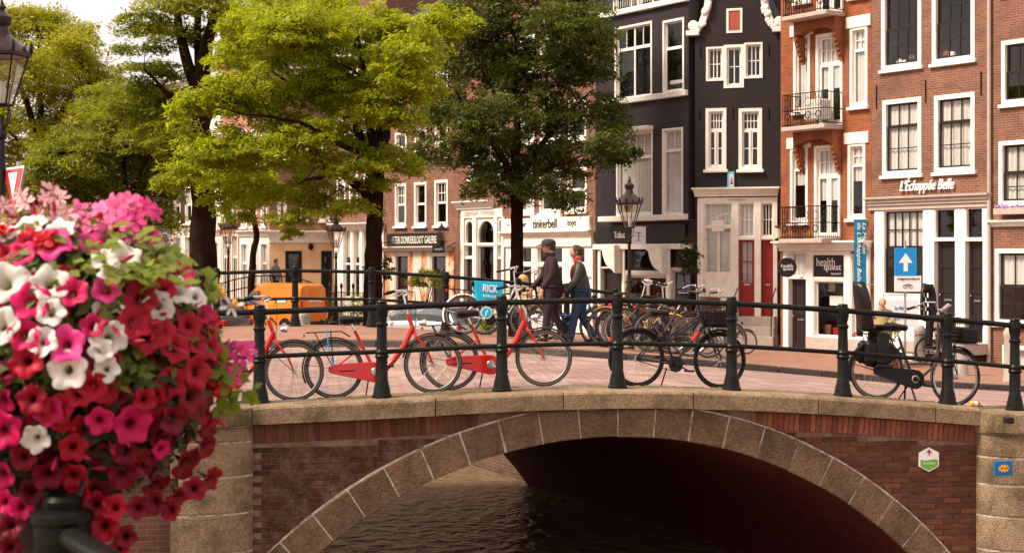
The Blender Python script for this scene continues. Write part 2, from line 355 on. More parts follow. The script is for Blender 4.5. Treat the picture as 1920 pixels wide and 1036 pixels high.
def sheet(name, rows, mat, cond=lambda a0, a1: True, smooth=True):
    mb = MB(); idx = {}
    for i, a in enumerate(avals):
        for j, rw in enumerate(rows):
            b, z = rw(a); x, y = AB(a, b); idx[i, j] = len(mb.v); mb.v.append((x, y, z))
    for i in range(len(avals)-1):
        for j in range(len(rows)-1):
            if cond(avals[i], avals[i+1]): mb.f.append((idx[i, j], idx[i+1, j], idx[i+1, j+1], idx[i, j+1]))
    o = mb.build(name, mat, None, smooth=True); tag(o, kind='structure'); return o
road_rows = [(lambda a, t=t: ((lambda b: (b, gbase(a, b)))(bn(a)-.1+(bk(a)-bn(a)+.1)*t))) for t in np.linspace(0, 1, 9)]
sheet('road', road_rows, M['pavers'])
def walk_row(t):
    def f(a):
        e = max(bf(a), bk(a)+.8); b = bk(a)+.12+(e+.25-bk(a)-.12)*t; return b, gbase(a, b)+.1
    return f
sheet('pavement', [walk_row(t) for t in np.linspace(0, 1, 6)], M['pavement'])
def far_row(d):
    def f(a):
        e = max(bf(a), bk(a)+.8); b = e+.25+d; return b, gbase(a, b)+.1
    return f
sheet('quay', [far_row(d) for d in (0, 1, 2, 3, 4, 5, 6, 8, 10, 14, 20, 30, 45, 70, 110, 240)], M['pavement'], cond=lambda a0, a1: a1 <= A_L+.01 or a0 >= A_R-.01)
# kerb: one stone after another along the edge of the far pavement
kerb = thing('kerb', None, None); kerb['kind'] = 'structure'; del_ = [kerb.pop(k, None) for k in ('category', 'label')]
mk('kerbstone', (.085, .065, .055), .85, var=.25, vscale=14, bump=.3, rnd=.15)
km = MB().cbox(-.495, 0, -.14, .495, .16, 0, .015).mesh('kerb_stone', M['kerbstone'])
x = -11.0
while x < 13.5:
    y = KY(x); x2 = x+.3; ang = atan2(KY(x2)-y, .3); step = 1.0*cos(ang); xm = x+step/2; ym = KY(xm); a_, b_ = ab(xm, ym)
    z0, z1 = gbase(*ab(x, KY(x))), gbase(*ab(x+step, KY(x+step)))
    inst('kerb_stone', km, kerb, (xm, ym, (z0+z1)/2+.112), (0, -atan2(z1-z0, 1.0), ang)); x += step
# water
m = bpy.data.materials.new('water'); m.use_nodes = True; nt = m.node_tree; p = nt.nodes['Principled BSDF']
p.inputs['Base Color'].default_value = (.17, .115, .060, 1); p.inputs['Roughness'].default_value = .10; p.inputs['Specular IOR Level'].default_value = .5; p.inputs['IOR'].default_value = 1.33
gp = nt.nodes.new('ShaderNodeNewGeometry'); mp = nt.nodes.new('ShaderNodeMapping'); mp.inputs['Scale'].default_value = (1.0, .8, 1); mp.inputs['Rotation'].default_value = (0, 0, R(20)); n1 = nt.nodes.new('ShaderNodeTexNoise'); n1.inputs['Scale'].default_value = 3.6; n1.inputs['Detail'].default_value = 4; n1.inputs['Distortion'].default_value = .6
bu = nt.nodes.new('ShaderNodeBump'); bu.inputs['Strength'].default_value = 1.0; bu.inputs['Distance'].default_value = .16
L = nt.links.new; L(gp.outputs['Position'], mp.inputs[0]); L(mp.outputs[0], n1.inputs['Vector']); L(n1.outputs[0], bu.inputs['Height']); L(bu.outputs[0], p.inputs['Normal'])
tag(MB().quad((-260, -60, 0), (260, -60, 0), (260, 300, 0), (-260, 300, 0)).build('water', m), kind='structure')
tag(MB().quad((-700, -300, -1.2), (700, -300, -1.2), (700, 1200, -1.2), (-700, 1200, -1.2)).build('canal_bed', M['dark']), kind='structure')
# quay walls of the canal behind the bridge
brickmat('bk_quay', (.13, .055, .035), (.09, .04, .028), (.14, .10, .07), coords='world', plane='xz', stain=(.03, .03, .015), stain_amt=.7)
for a, nm in ((A_R, 'right'), (A_L, 'left')):
    mb = MB(); t = .35 if a > 0 else -.35; bs = [bf(a)-.4, bf(a)+3, bf(a)+6, bf(a)+9, bf(a)+30, bf(a)+80, 240]
    for b0, b1 in zip(bs[:-1], bs[1:]):
        c = [AB(a-.02*(1 if a > 0 else -1), b0), AB(a-.02*(1 if a > 0 else -1), b1), AB(a+t, b1), AB(a+t, b0)]; z0 = gbase(a, b0)+.13; z1 = gbase(a, b1)+.13
        mb.add([(*c[0], -1), (*c[1], -1), (*c[1], z1), (*c[0], z0), (*c[3], z0), (*c[2], z1)], [(0, 1, 2, 3), (3, 2, 5, 4)])
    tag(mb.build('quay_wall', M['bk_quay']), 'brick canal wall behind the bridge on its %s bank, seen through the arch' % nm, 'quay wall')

# ================================================================ the bridge
RA, CZ, S0 = 5.30, -3.05, -.10
KXR = .962      # the right haunch is a little steeper
def fx_(s): return (s-S0)/(KXR if s > S0 else 1)
def intr(s): d = RA*RA-fx_(s)**2; return CZ+sqrt(max(0, d))
bridge = thing('stone_bridge', 'low arched canal bridge of brown brick with granite coping and arch stones', 'bridge', tuple(B0), PHI)
YF, YC0, YC1 = -.25, -.36, .26       # spandrel face, coping front and back
# vault and body
mb = MB(); ss = np.linspace(-4.42, 4.06, 33); DV = Vector((-.294, .956)) * 11.4
def fr(s, z): return (s, YF+.03, z)
def bkp(s, z): return (s+DV.x, YF+.03+DV.y, z)
for i in range(32):
    a, b = ss[i], ss[i+1]; mb.quad(fr(a, intr(a)), bkp(a, intr(a)), bkp(b, intr(b)), fr(b, intr(b)))
mb.quad(fr(ss[0], -1), bkp(ss[0], -1), bkp(ss[0], intr(ss[0])), fr(ss[0], intr(ss[0]))); mb.quad(fr(ss[-1], -1), fr(ss[-1], intr(ss[-1])), bkp(ss[-1], intr(ss[-1])), bkp(ss[-1], -1))
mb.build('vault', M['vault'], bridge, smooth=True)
mb = MB()
def zfar(s): x, y = BL(s+DV.x, YF+.03+DV.y)[:2]; return gbase(*ab(x, y))+.05
for i in range(32):
    a, b = ss[i], ss[i+1]; mb.quad(bkp(a, intr(a)), bkp(a, zfar(a)), bkp(b, zfar(b)), bkp(b, intr(b)))
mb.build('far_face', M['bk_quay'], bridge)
# mortar bed of the near face, brick walls left and right of the piers
mb = MB(); sx = np.linspace(-4.5, 4.9, 41)
for i in range(40):
    a, b = sx[i], sx[i+1]; mb.quad((a, YF+.012, intr(a) if -4.42 < a < 4.06 else -1), (b, YF+.012, intr(b) if -4.42 < b < 4.06 else -1), (b, YF+.012, cop(b)-.18), (a, YF+.012, cop(a)-.18))
mb.build('mortar_bed', M['mortar_dark'], bridge)
brickmat('bk_wall', (.13, .045, .030), (.09, .032, .022), (.13, .085, .06), stain=(.04, .028, .018), stain_amt=.6, var=.3)
for s0, s1, y in ((-16, -4.95, -.42), (6.3, 16, -.60)):
    mb = MB(); n = 12
    for i in range(n):
        a, b = s0+(s1-s0)*i/n, s0+(s1-s0)*(i+1)/n
        mb.add([(a, y, -1), (b, y, -1), (b, y, cop(b)-.18), (a, y, cop(a)-.18), (a, .3, cop(a)-.18), (b, .3, cop(b)-.18)], [(0, 1, 2, 3), (3, 2, 5, 4)])
    mb.build('quay_face', M['bk_wall'], bridge)
# arch stones
mb = MB()
def topz(s): return cop(s)-.20
TH = .37
def P(th, r): return (S0+r*sin(th)*(KXR if th > 0 else 1), CZ+r*cos(th))
def clipped(th, r):
    s, z = P(th, r)
    while z > topz(s)-.012 and r > RA+.05: r -= .01; s, z = P(th, r)
    return (s, z)
n = 24; th0, th1 = R(-56), R(56)
for i in range(n):
    a = th0+(th1-th0)*i/n; b = th0+(th1-th0)*(i+1)/n; g = .0016; e = random.uniform(-.006, .006)
    poly = [P(a+g, RA+e), P((a+b)/2, RA+e), P(b-g, RA+e), clipped(b-g, RA+TH+e), clipped((a+b)/2, RA+TH+e), clipped(a+g, RA+TH+e)]
    MB().prism(poly, YF-.03+random.uniform(-.006, .006), YF+.25, .010).build('arch_stone', M['granite_arch'], bridge)
mb = MB(); q = 64
for i in range(q):
    a = th0+(th1-th0)*i/q; b = th0+(th1-th0)*(i+1)/q; c = [P(a, RA+.004), P(b, RA+.004), clipped(b, RA+TH+.016), clipped(a, RA+TH+.016)]
    mb.quad(*[(x[0], YF-.020, x[1]) for x in c]); mb.quad((c[3][0], YF-.020, c[3][1]), (c[2][0], YF-.020, c[2][1]), (c[2][0], YF+.05, c[2][1]), (c[3][0], YF+.05, c[3][1]))
mb.build('arch_mortar', M['mortar_light'], bridge)
# coping stones
def s_of(px):
    u = (px-CX)/F; Y = 16.72/(1-.158*u); return (u*Y-1.26)/cos(PHI)
cj = [s_of(p) for p in (469, 809, 1046, 1287, 1519, 1737, 1821)]
cj = [-13, -10.9, -8.8, -6.8] + [-4.95] + cj[0:] + [6.3, 8.4, 10.5, 13]
for i in range(len(cj)-1):
    a, b = cj[i]+.006, cj[i+1]-.006
    if i in (4, 11): continue      # piers carry caps of their own
    yf = YC0 if 4 <= i < 11 else (-.55 if i < 4 else -.72)
    k = 8; mb = MB(); ring = []
    for j in range(k+1):
        s = a+(b-a)*j/k; z = cop(s); c = .035
        ring.append([(s, yf, z-.20), (s, yf, z-c), (s, yf+c*.45, z-c*.35), (s, yf+c*1.6, z), (s, YC1, z), (s, YC1, z-.2)])
    for r_ in ring: mb.v += r_
    for j in range(k):
        for t in range(6): mb.f.append((j*6+t, (j+1)*6+t, (j+1)*6+(t+1) % 6, j*6+(t+1) % 6))
    mb.f.append((0, 1, 2, 3, 4, 5)); mb.f.append(tuple(k*6+t for t in (5, 4, 3, 2, 1, 0)))
    mb.build('coping_stone', M['granite'], bridge, smooth=True, ang=25)
tag(MB().build('x', None), ) if False else None
mb = MB()      # moss in the joint between coping and road
for i in range(900):
    s = random.uniform(-4.5, 5.2); wv = .55+.45*sin(s*2.3+1)+.3*sin(s*7)
    if random.random() > wv: continue
    r = random.uniform(.010, .030); y = YC1+random.gauss(.015, .022); z = cop(s)-.012
    mb.ell((s, y, z), (r*1.8, r*1.2, r*.75), 5, 3)
tag(mb.build('moss', M['moss'], bridge, smooth=True), kind='stuff')
# bricks of the near face
def over_ext(s, z): return fx_(s)**2+(z-CZ)**2 > (RA+TH-.05)**2
bm_h = {}
def brick_mesh(l, h, mat, key):
    k = (round(l, 3), round(h, 3), key)
    if k not in bm_h: bm_h[k] = MB().cbox(-l/2, 0, -h/2, l/2, .06, h/2, .0035).mesh('brick', M[mat])
    return bm_h[k]
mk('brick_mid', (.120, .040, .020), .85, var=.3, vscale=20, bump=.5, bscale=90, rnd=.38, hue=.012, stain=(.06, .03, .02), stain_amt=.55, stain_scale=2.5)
cand = []
sA, sB = s_of(469)+.0, s_of(1821)+.05
for side in (-1, 1):
    rng = (sA, S0) if side < 0 else (S0, sB)
    s = rng[0]+.04
    while s < rng[1]-.03:        # upright course under the coping
        z = topz(s)-.105-.012
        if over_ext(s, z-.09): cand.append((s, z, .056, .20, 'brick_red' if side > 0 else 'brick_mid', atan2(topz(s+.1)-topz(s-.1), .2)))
        s += .0655
    z = 2.232 if side > 0 else 2.30; row = 0
    while z > .55:
        s = rng[0]-(.11 if row % 2 else 0)
        while s < rng[1]:
            c = s+.1; lim = topz(c)-.22-.012-.035
            half = .1
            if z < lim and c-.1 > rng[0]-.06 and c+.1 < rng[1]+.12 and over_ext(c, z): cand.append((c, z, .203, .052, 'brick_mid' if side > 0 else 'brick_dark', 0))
            s += .2135
        z -= .0625; row += 1
def vis(c):
    p = BL(c[0], YF, c[1]); px = CX+F*p.x/p.y; py = HY-(p.z-EZ)*F/p.y; return 470 < px < 1825 and py < 1036
order = [c for c in cand if vis(c)]; rest = [c for c in cand if not vis(c)]
random.shuffle(order); order.sort(key=lambda c: 0 if c[0] > 0 else 1)
single, rest = order[:300], rest+order[300:]
for (s, z, l, h, mt, an) in single:
    o = inst('brick', brick_mesh(l, h, mt, mt), bridge, (s+random.uniform(-.003, .003), YF-.002+random.uniform(-.003, .004), z), (0, -an+random.uniform(-.012, .012), 0))
if rest:
    for mt in ('brick_mid', 'brick_dark', 'brick_red'):
        mb = MB()
        for (s, z, l, h, m_, an) in rest:
            if m_ == mt:
                j = random.uniform(-.003, .004); mb.cbox(s-l/2, YF-.002+j, z-h/2, s+l/2, YF+.05, z+h/2, .0035)
        if mb.v: tag(mb.build('brickwork', M[mt], bridge), kind='stuff')
# piers with rounded corners, built of courses
def pier(sgn, edge, quoin):
    """plan: starts at the spandrel, bulges out to the viewer, ends in a flat quoin side"""
    def plan(extra, w_end):
        pts = []; Rr = .62 if sgn < 0 else .95; D = (.26 if sgn < 0 else .42)+extra
        for t in np.linspace(0, 1, 9):
            q = t*pi/2; pts.append((edge+sgn*(Rr*(1-cos(q))) - sgn*extra*.6, YF-D*sin(q)))
        pts.append((edge+sgn*w_end, YF-D)); return pts
    zt = cop(edge+sgn*.4)
    if sgn < 0: zs = [zt, zt-.20, zt-.37, zt-.74, zt-1.14, zt-1.56, zt-2.0, -1]
    else: zs = [zt, zt-.25, zt-.53, zt-.85, zt-1.22, zt-1.62, zt-2.0, -1]
    for i in range(len(zs)-1):
        z1, z0 = zs[i]-.006, zs[i+1]+.006; ex = .05 if i == 0 else (.0 if i < 2 else .0)
        we = (quoin+(.0 if i % 2 else .085)) if sgn < 0 else 1.7
        pl = plan(ex, we)
        cut = [pl] if (i == 0 or sgn < 0) else [pl]
        for pp in cut:
            mb = MB(); n = len(pp); b = .35; c = .014
            cxm = sum(p[0] for p in pp)/n
            def ringz(z, ins):
                return [(p[0]-(sgn*ins*(-1 if j < 4 else 1) if False else 0), p[1]+ins, z) for j, p in enumerate(pp)]
            rows = [ringz(z0, c), ringz(z0+c, 0), ringz(z1-c, 0), ringz(z1, c)]
            rows = [[(pp[-1][0], b, r[0][2])] + [(pp[0][0], b, r[0][2])] + r for r in rows]
            for r_ in rows: mb.v += r_
            m_ = n+2
            for k in range(3):
                for j in range(m_): mb.f.append((k*m_+j, k*m_+(j+1) % m_, (k+1)*m_+(j+1) % m_, (k+1)*m_+j))
            mb.f.append(tuple(range(3*m_, 4*m_))); mb.f.append(tuple(range(m_-1, -1, -1)))
            mb.build('pier_cap' if i == 0 else 'pier_stone', M['granite'], bridge, smooth=True, ang=30)
    mb = MB(); pl = [(p[0], p[1]+.010) for p in plan(0, (quoin if sgn < 0 else 1.7))]; n = len(pl)
    for j in range(n-1): mb.quad((pl[j][0], pl[j][1], -1), (pl[j+1][0], pl[j+1][1], -1), (pl[j+1][0], pl[j+1][1], zt-.02), (pl[j][0], pl[j][1], zt-.02))
    mb.build('pier_mortar', M['mortar_light'], bridge)
pier(-1, s_of(470), .78); pier(1, s_of(1820), 1.2)

# ================================================================ railings
def post_mesh(h=1.10):
    k = h/1.1
    pr = [(.098, 0), (.098, .03), (.088, .04), (.078, .11), (.066, .165), (.066, .175), (.060, .19), (.055, .44), (.064, .455), (.068, .475), (.060, .49), (.066, .505), (.066, .525), (.058, .54), (.052, .555), (.048, .80), (.058, .815), (.062, .835), (.048, .85), (.046, .88), (.060, .94), (.064, 1.03), (.060, 1.055), (.048, 1.065), (.052, 1.08), (.044, 1.095), (.002, 1.10)]
    return MB().lathe([(r*1.16, z*k) for r, z in pr], 12).mesh('post', M['iron'], True, 30)
PM = post_mesh()
rail = thing('bridge_railing', 'dark green iron railing with two round bars along the near edge of the bridge', 'railing', tuple(B0), PHI)
sp = [-10.9, -9.55, -8.2, -6.85, -5.48] + [(x-1.26)/cos(PHI) for x in (-2.81, -1.467, -.116, 1.22, 2.57, 3.92, 5.22)]
pos = [(s, 0, cop(s)) for s in sp] + [((5.98-1.26)/cos(PHI), -.18, cop(4.78)+.004)] + [(6.1, -.3, cop(6.1)), (7.5, -.35, cop(7.5))]
for p_ in pos: inst('post', PM, rail, (p_[0], p_[1], p_[2]-.005))
for h, r, nm in ((1.01, .034, 'top_rail'), (.515, .027, 'lower_rail')):
    for a, b in zip(pos[:-1], pos[1:]):
        MB().tube([(a[0]+.03, a[1], a[2]+h), ((a[0]+b[0])/2, (a[1]+b[1])/2, (a[2]+b[2])/2+h+.003), (b[0]-.03, b[1], b[2]+h)], r, 10).build(nm, M['iron'], rail, smooth=True)
frail = thing('bridge_railing', 'dark iron railing along the far edge of the bridge behind the two walking men', 'railing')
fx = [-12.2, -10.8, -9.4, -8.03, -6.65, -5.27, -3.89, -2.53, -1.2, .106, 1.0, 1.9, 2.7]
fy = [26.5+.1*(x+3.9) for x in fx]
fp = [(x, y, gz(x, y)-.02) for x, y in zip(fx, fy)]
for p_ in fp: inst('post', PM, frail, p_)
for h, r, nm in ((1.01, .032, 'top_rail'), (.515, .026, 'lower_rail')):
    for a, b in zip(fp[:-1], fp[1:]): MB().tube([(a[0]+.03, a[1], a[2]+h), (b[0]-.03, b[1], b[2]+h)], r, 8).build(nm, M['iron'], frail, smooth=True)
# ================================================================ houses
_pane = {}
def pane_mesh(w_, h_):
    k = (round(w_, 2), round(h_, 2))
    if k not in _pane: _pane[k] = MB().quad((-k[0]/2-.004, 0, -k[1]/2-.004), (k[0]/2+.004, 0, -k[1]/2-.004), (k[0]/2+.004, 0, k[1]/2+.004), (-k[0]/2-.004, 0, k[1]/2+.004)).mesh('pane', M['glass'])
    return _pane[k]
class House:
    """a facade given by where its two ends stand; x = along it, y = into the house, z = up from the quay"""
    def __init__(s, name, label, xl, Yl, xr, Yr, cat='house', base=QZ):
        s.A = Vector(((xl-CX)/F*Yl, Yl)); s.B = Vector(((xr-CX)/F*Yr, Yr)); s.base = base
        d = s.B-s.A; s.L = d.length; s.d = d/s.L; s.ang = atan2(d.y, d.x)
        s.o = thing(name, label, cat, (s.A.x, s.A.y, base), s.ang)
    def at(s, px, yoff=0.):
        u = (px-CX)/F; n = Vector((-s.d.y, s.d.x)); A = s.A+n*yoff
        t = (A.x-u*A.y)/(u*s.d.y-s.d.x); return t, A.y+t*s.d.y
    def u(s, px, yoff=0.): return s.at(px, yoff)[0]
    def z(s, px, py, yoff=0.): return EZ-(py-HY)*s.at(px, yoff)[1]/F-s.base
    def rect(s, x0, y0, x1, y1, yoff=0.):
        xm = (x0+x1)/2; return s.u(x0, yoff), s.z(xm, y1, yoff), s.u(x1, yoff), s.z(xm, y0, yoff)
def wall(h, u0, u1, z0, z1, holes, mat, name='wall', y=0., rev=.22, depth=8., sides=True, top=True):
    us = sorted(set([u0, u1]+[v for q in holes for v in (q[0], q[2]) if u0 < v < u1])); zs = sorted(set([z0, z1]+[v for q in holes for v in (q[1], q[3]) if z0 < v < z1]))
    mb = MB()
    for a, b in zip(us[:-1], us[1:]):
        for c, d in zip(zs[:-1], zs[1:]):
            m, n = (a+b)/2, (c+d)/2
            if any(q[0] < m < q[2] and q[1] < n < q[3] for q in holes): continue
            mb.quad((a, y, c), (b, y, c), (b, y, d), (a, y, d))
    for (a, c, b, d) in holes:
        a, b = max(a, u0), min(b, u1); c, d = max(c, z0), min(d, z1)
        if a >= b or c >= d: continue
        mb.quad((a, y, c), (a, y, d), (a, y+rev, d), (a, y+rev, c)); mb.quad((b, y, c), (b, y+rev, c), (b, y+rev, d), (b, y, d))
        mb.quad((a, y, d), (b, y, d), (b, y+rev, d), (a, y+rev, d)); mb.quad((a, y, c), (a, y+rev, c), (b, y+rev, c), (b, y, c))
    if sides: mb.quad((u0, y, z0), (u0, y, z1), (u0, depth, z1), (u0, depth, z0)); mb.quad((u1, y, z0), (u1, depth, z0), (u1, depth, z1), (u1, y, z1)); mb.quad((u0, depth, z0), (u0, depth, z1), (u1, depth, z1), (u1, depth, z0))
    if top: mb.quad((u0, y, z1), (u1, y, z1), (u1, depth, z1), (u0, depth, z1))
    return mb.build(name, mat, h.o)
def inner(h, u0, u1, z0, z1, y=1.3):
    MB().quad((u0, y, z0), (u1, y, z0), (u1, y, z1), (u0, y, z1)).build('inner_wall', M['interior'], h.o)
def window(h, rc, fw=.09, fcol='white', sashes=((0, 0, 1, .5, 1, 1), (0, .5, 1, 1, 1, 1)), scol='white', sw=.045, bar=.022, sill=.0, curtain=0., y=0., back=.14, proud=.02, cin='curtain', name='window', cy=.0):
    """frame as the part; sashes, panes, sill and curtain below it. sashes in fractions of the light, (x0, z0, x1, z1, columns, rows)"""
    u0, z0, u1, z1 = rc; mb = MB(); a, b = y-proud, y+back
    mb.box(u0, a, z0, u0+fw, b, z1); mb.box(u1-fw, a, z0, u1, b, z1); mb.box(u0+fw, a, z1-fw, u1-fw, b, z1); mb.box(u0+fw, a, z0, u1-fw, b, z0+fw)
    w = mb.build(name, M[fcol], h.o)
    iu0, iz0, iw, ih = u0+fw, z0+fw, u1-u0-2*fw, z1-z0-2*fw
    for i, (fx0, fy0, fx1, fy1, nc, nr) in enumerate(sashes):
        ax, bx, az, bz = iu0+fx0*iw, iu0+fx1*iw, iz0+fy0*ih, iz0+fy1*ih
        yy = y+.05+(.03 if (i % 2 == 0) else 0.)
        mb = MB(); q = sw
        mb.box(ax, yy, az, ax+q, yy+.04, bz); mb.box(bx-q, yy, az, bx, yy+.04, bz); mb.box(ax+q, yy+.001, bz-q, bx-q, yy+.041, bz); mb.box(ax+q, yy+.001, az, bx-q, yy+.041, az+q)
        pw, ph = (bx-ax-2*q), (bz-az-2*q)
        for c in range(1, nc): x_ = ax+q+pw*c/nc; mb.box(x_-bar/2, yy+.004, az+q, x_+bar/2, yy+.034, bz-q)
        for r in range(1, nr): z_ = az+q+ph*r/nr; mb.box(ax+q, yy+.008, z_-bar/2, bx-q, yy+.030, z_+bar/2)
        mb.build('sash', M[scol], w)
        for c in range(nc):
            for r in range(nr):
                inst('pane', pane_mesh(pw/nc-bar*.5, ph/nr-bar*.5), w, (ax+q+pw*(c+.5)/nc, yy+.018, az+q+ph*(r+.5)/nr), (random.gauss(0, .006), 0, random.gauss(0, .006)))
    if sill: MB().cbox(u0-.06, y-.05-sill, z0-.09, u1+.06, y+.03, z0-.001, .01).build('sill', M[fcol], w)
    if curtain:
        mb = MB(); n = max(6, int((u1-u0)/.06)); zb = z1-fw-(z1-z0-2*fw)*curtain; xs = [u0+fw+(u1-u0-2*fw)*i/n for i in range(n+1)]
        for i in range(n):
            ya, yb = y+back+cy+.02*sin(i*1.9), y+back+cy+.02*sin((i+1)*1.9); mb.quad((xs[i], ya, zb), (xs[i+1], yb, zb), (xs[i+1], yb, z1-fw), (xs[i], ya, z1-fw))
        mb.build('curtain', M[cin], w, smooth=True)
    return w
def door(h, rc, col, y=.10, glass=False, panels=3, label=None, fr='dark'):
    u0, z0, u1, z1 = rc; mb = MB(); w_ = u1-u0; st = .11*min(1, w_/.7)
    if glass: zs = [z0, z0+(z1-z0)*.42, z1]
    else: zs = [z0+(z1-z0)*i/panels for i in range(panels+1)]
    mb.box(u0, y, z0, u0+st, y+.05, z1); mb.box(u1-st, y, z0, u1, y+.05, z1)
    for i, zz in enumerate(zs):
        a = zz if i == 0 else zz-st/2; b = zz if i == len(zs)-1 else zz+st/2
        if i == 0: b += st
        if i == len(zs)-1: a -= st/2
        mb.box(u0+st, y+.001, a, u1-st, y+.049, b)
    if not glass: mb.box(u0+st, y+.025, z0, u1-st, y+.04, z1)
    else: mb.box(u0+st, y+.025, z0, u1-st, y+.04, zs[1]); mb.box((u0+u1)/2-.015, y+.01, zs[1], (u0+u1)/2+.015, y+.045, z1); mb.box(u0+st, y+.01, zs[1]+(z1-zs[1])*.5, u1-st, y+.045, zs[1]+(z1-zs[1])*.5+.03)
    d = mb.build('door', M[col], h.o)
    if label: d['label'] = label
    if glass:
        inst('pane', pane_mesh(w_-2*st, z1-zs[1]-st), d, ((u0+u1)/2, y+.03, (zs[1]+z1)/2)); mb = MB().quad((u0+st, y+.15, zs[1]), (u1-st, y+.15, zs[1]), (u1-st, y+.15, z1), (u0+st, y+.15, z1)); mb.build('curtain', M['curtain'], d)
    MB().ell((u0+.07, y-.03, z0+(z1-z0)*.46), (.025, .03, .025), 8, 5).build('handle', M['chrome'], d, smooth=True)
    MB().box(u0+w_*.3, y-.012, z0+(z1-z0)*.40, u1-w_*.3, y+.02, z0+(z1-z0)*.40+.05).build('letter_slot', M['steel'], d)
    return d
def boxpart(h, rc, y0, y1, mat, name, c=.008):
    u0, z0, u1, z1 = rc; return MB().cbox(u0, y0, z0, u1, y1, z1, c).build(name, M[mat], h.o)
def cornice(h, rc, proud, mat='white', name='cornice'):
    u0, z0, u1, z1 = rc; H = z1-z0; mb = MB()
    pr = [(0, 0, .35), (.35, .3, .6), (.6, .62, .85), (.85, 1., 1.)]
    for a, p, b in pr: mb.box(u0-p*.05, -proud*(.35+.65*p), z0+H*a, u1+p*.05, .05+.002*p, z0+H*b if b > a else z1)
    mb.box(u0-.07, -proud*1.05, z1-.04, u1+.07, .06, z1+.01)
    return mb.build(name, M[mat], h.o)
def anchors(h, pts):
    for (x, y0, y1) in pts:
        u_, a, _, b = h.rect(x-1, y0, x+1, y1); MB().cbox(u_, -.03, a, u_+.035, .01, b, .008).build('wall_anchor', M['iron_black'], h.o)

P0 = Vector((8.4, 43)); DL = Vector((.574, -.819))
def YL(px):          # depth of the street front at an image column
    u = (px-CX)/F; t = (P0.x-u*P0.y)/(u*DL.y-DL.x); return P0.y+t*DL.y
ZT = 13.5
# ---- brown brick house with shopfront, second from the right edge
h = House('brick_house', 'brown brick house with tall dark sashes above script lettering and a white shopfront', 1634, YL(1634), 1857, YL(1857)); Hr = h
w1, w2, w3, w4 = h.rect(1655, 185, 1728, 328), h.rect(1752, 176, 1828, 322), h.rect(1653, -22, 1728, 128), h.rect(1748, -34, 1828, 116)
sf = h.rect(1640, 392, 1857, 690); sf = (h.u(1641), 0, h.u(1856), sf[3])
wall(h, 0, h.L, 0, ZT, [w1, w2, w3, w4, sf], M['bk_brown'])
inner(h, 0, h.L, 0, ZT)
S12 = ((0, .66, 1, 1, 3, 1), (0, 0, 1, .67, 3, 2)); S34 = ((0, .5, 1, 1, 3, 2), (0, 0, 1, .51, 3, 2))
window(h, w1, .12, 'white', S12, 'sash_black', .05, .025, sill=.04, curtain=1.)
window(h, w2, .12, 'white', S12, 'sash_black', .05, .025, sill=.04, curtain=1.)
wa = window(h, w3, .12, 'white', S34, 'sash_black', .05, .03, sill=.04); wb = window(h, w4, .12, 'white', S34, 'sash_black', .05, .03, sill=.04)
for w_, lst in ((w3, ((.30, 'white', .09), (.42, 'white', .07), (.62, 'wicker', .13))), (w4, ((.2, 'wicker', .12), (.33, 'white', .1), (.8, 'white', .06)))):
    for f, mt, r in lst: MB().lathe([(r*.6, 0), (r, r*.9), (r*.8, r*1.6), (r*.5, r*1.9)], 10, (w_[0]+(w_[2]-w_[0])*f, .26, w_[1]+.12)).build('vase', M[mt], h.o, smooth=True)
anchors(h, [(1644, 160, 205), (1736, 150, 193), (1840, 134, 178)])
cornice(h, h.rect(1631, 367, 1856, 391), .22, 'stone_trim')
b0 = h.rect(1641, 392, 1660, 690); zt = sf[3]
for x0, x1 in ((1641, 1657), (1733, 1753), (1792, 1811), (1844, 1857)): boxpart(h, (h.u(x0), .0, h.u(x1), zt), -.04, .16, 'white', 'shop_post')
sw_ = (h.u(1657), h.z(1695, 552), h.u(1733), zt)
window(h, sw_, .03, 'white', ((0, .55, 1, 1, 5, 2), (0, 0, 1, .56, 5, 3)), 'sash_black', .04, .028, curtain=.42, name='shop_window')
boxpart(h, (h.u(1657), 0, h.u(1733), sw_[1]), .0, .14, 'white', 'stall_riser')
zg = h.z(1800, 640)
for x0, x1 in ((1753, 1792), (1811, 1844)):
    zc = h.z((x0+x1)/2, 447); window(h, (h.u(x0), zc, h.u(x1), zt), .03, 'white', ((0, 0, 1, 1, 1, 1),), 'sash_black', .04, .02, name='fanlight')
    boxpart(h, (h.u(x0), zc-.07, h.u(x1), zc), -.02, .14, 'white', 'transom')
    door(h, (h.u(x0)+.02, zg, h.u(x1)-.02, zc-.07), 'sash_black', .12, panels=4)
boxpart(h, (h.u(1735), zg-.28, h.u(1858), zg), -1.0, .2, 'stone_trim', 'stoop')
boxpart(h, (h.u(1757), .0, h.u(1852), zg-.29), -.55, .0, 'dark', 'stoop_base'); boxpart(h, (h.u(1735), .0, h.u(1756), zg-.29), -.95, .0, 'white', 'stoop_pier')
lettering('lettering', "L'Échappée Belle", h.o, M['sign_white'], ((h.u(1690)+h.u(1792))/2, -.05, h.z(1741, 347)), h.u(1792)-h.u(1690), .44, shear=.35, bold=.012, ext=.03)
MB().tube([(h.L+.02, -.08, .2), (h.L+.02, -.08, ZT-.3)], .05, 8).build('drainpipe', M['stone_trim'], h.o, smooth=True)
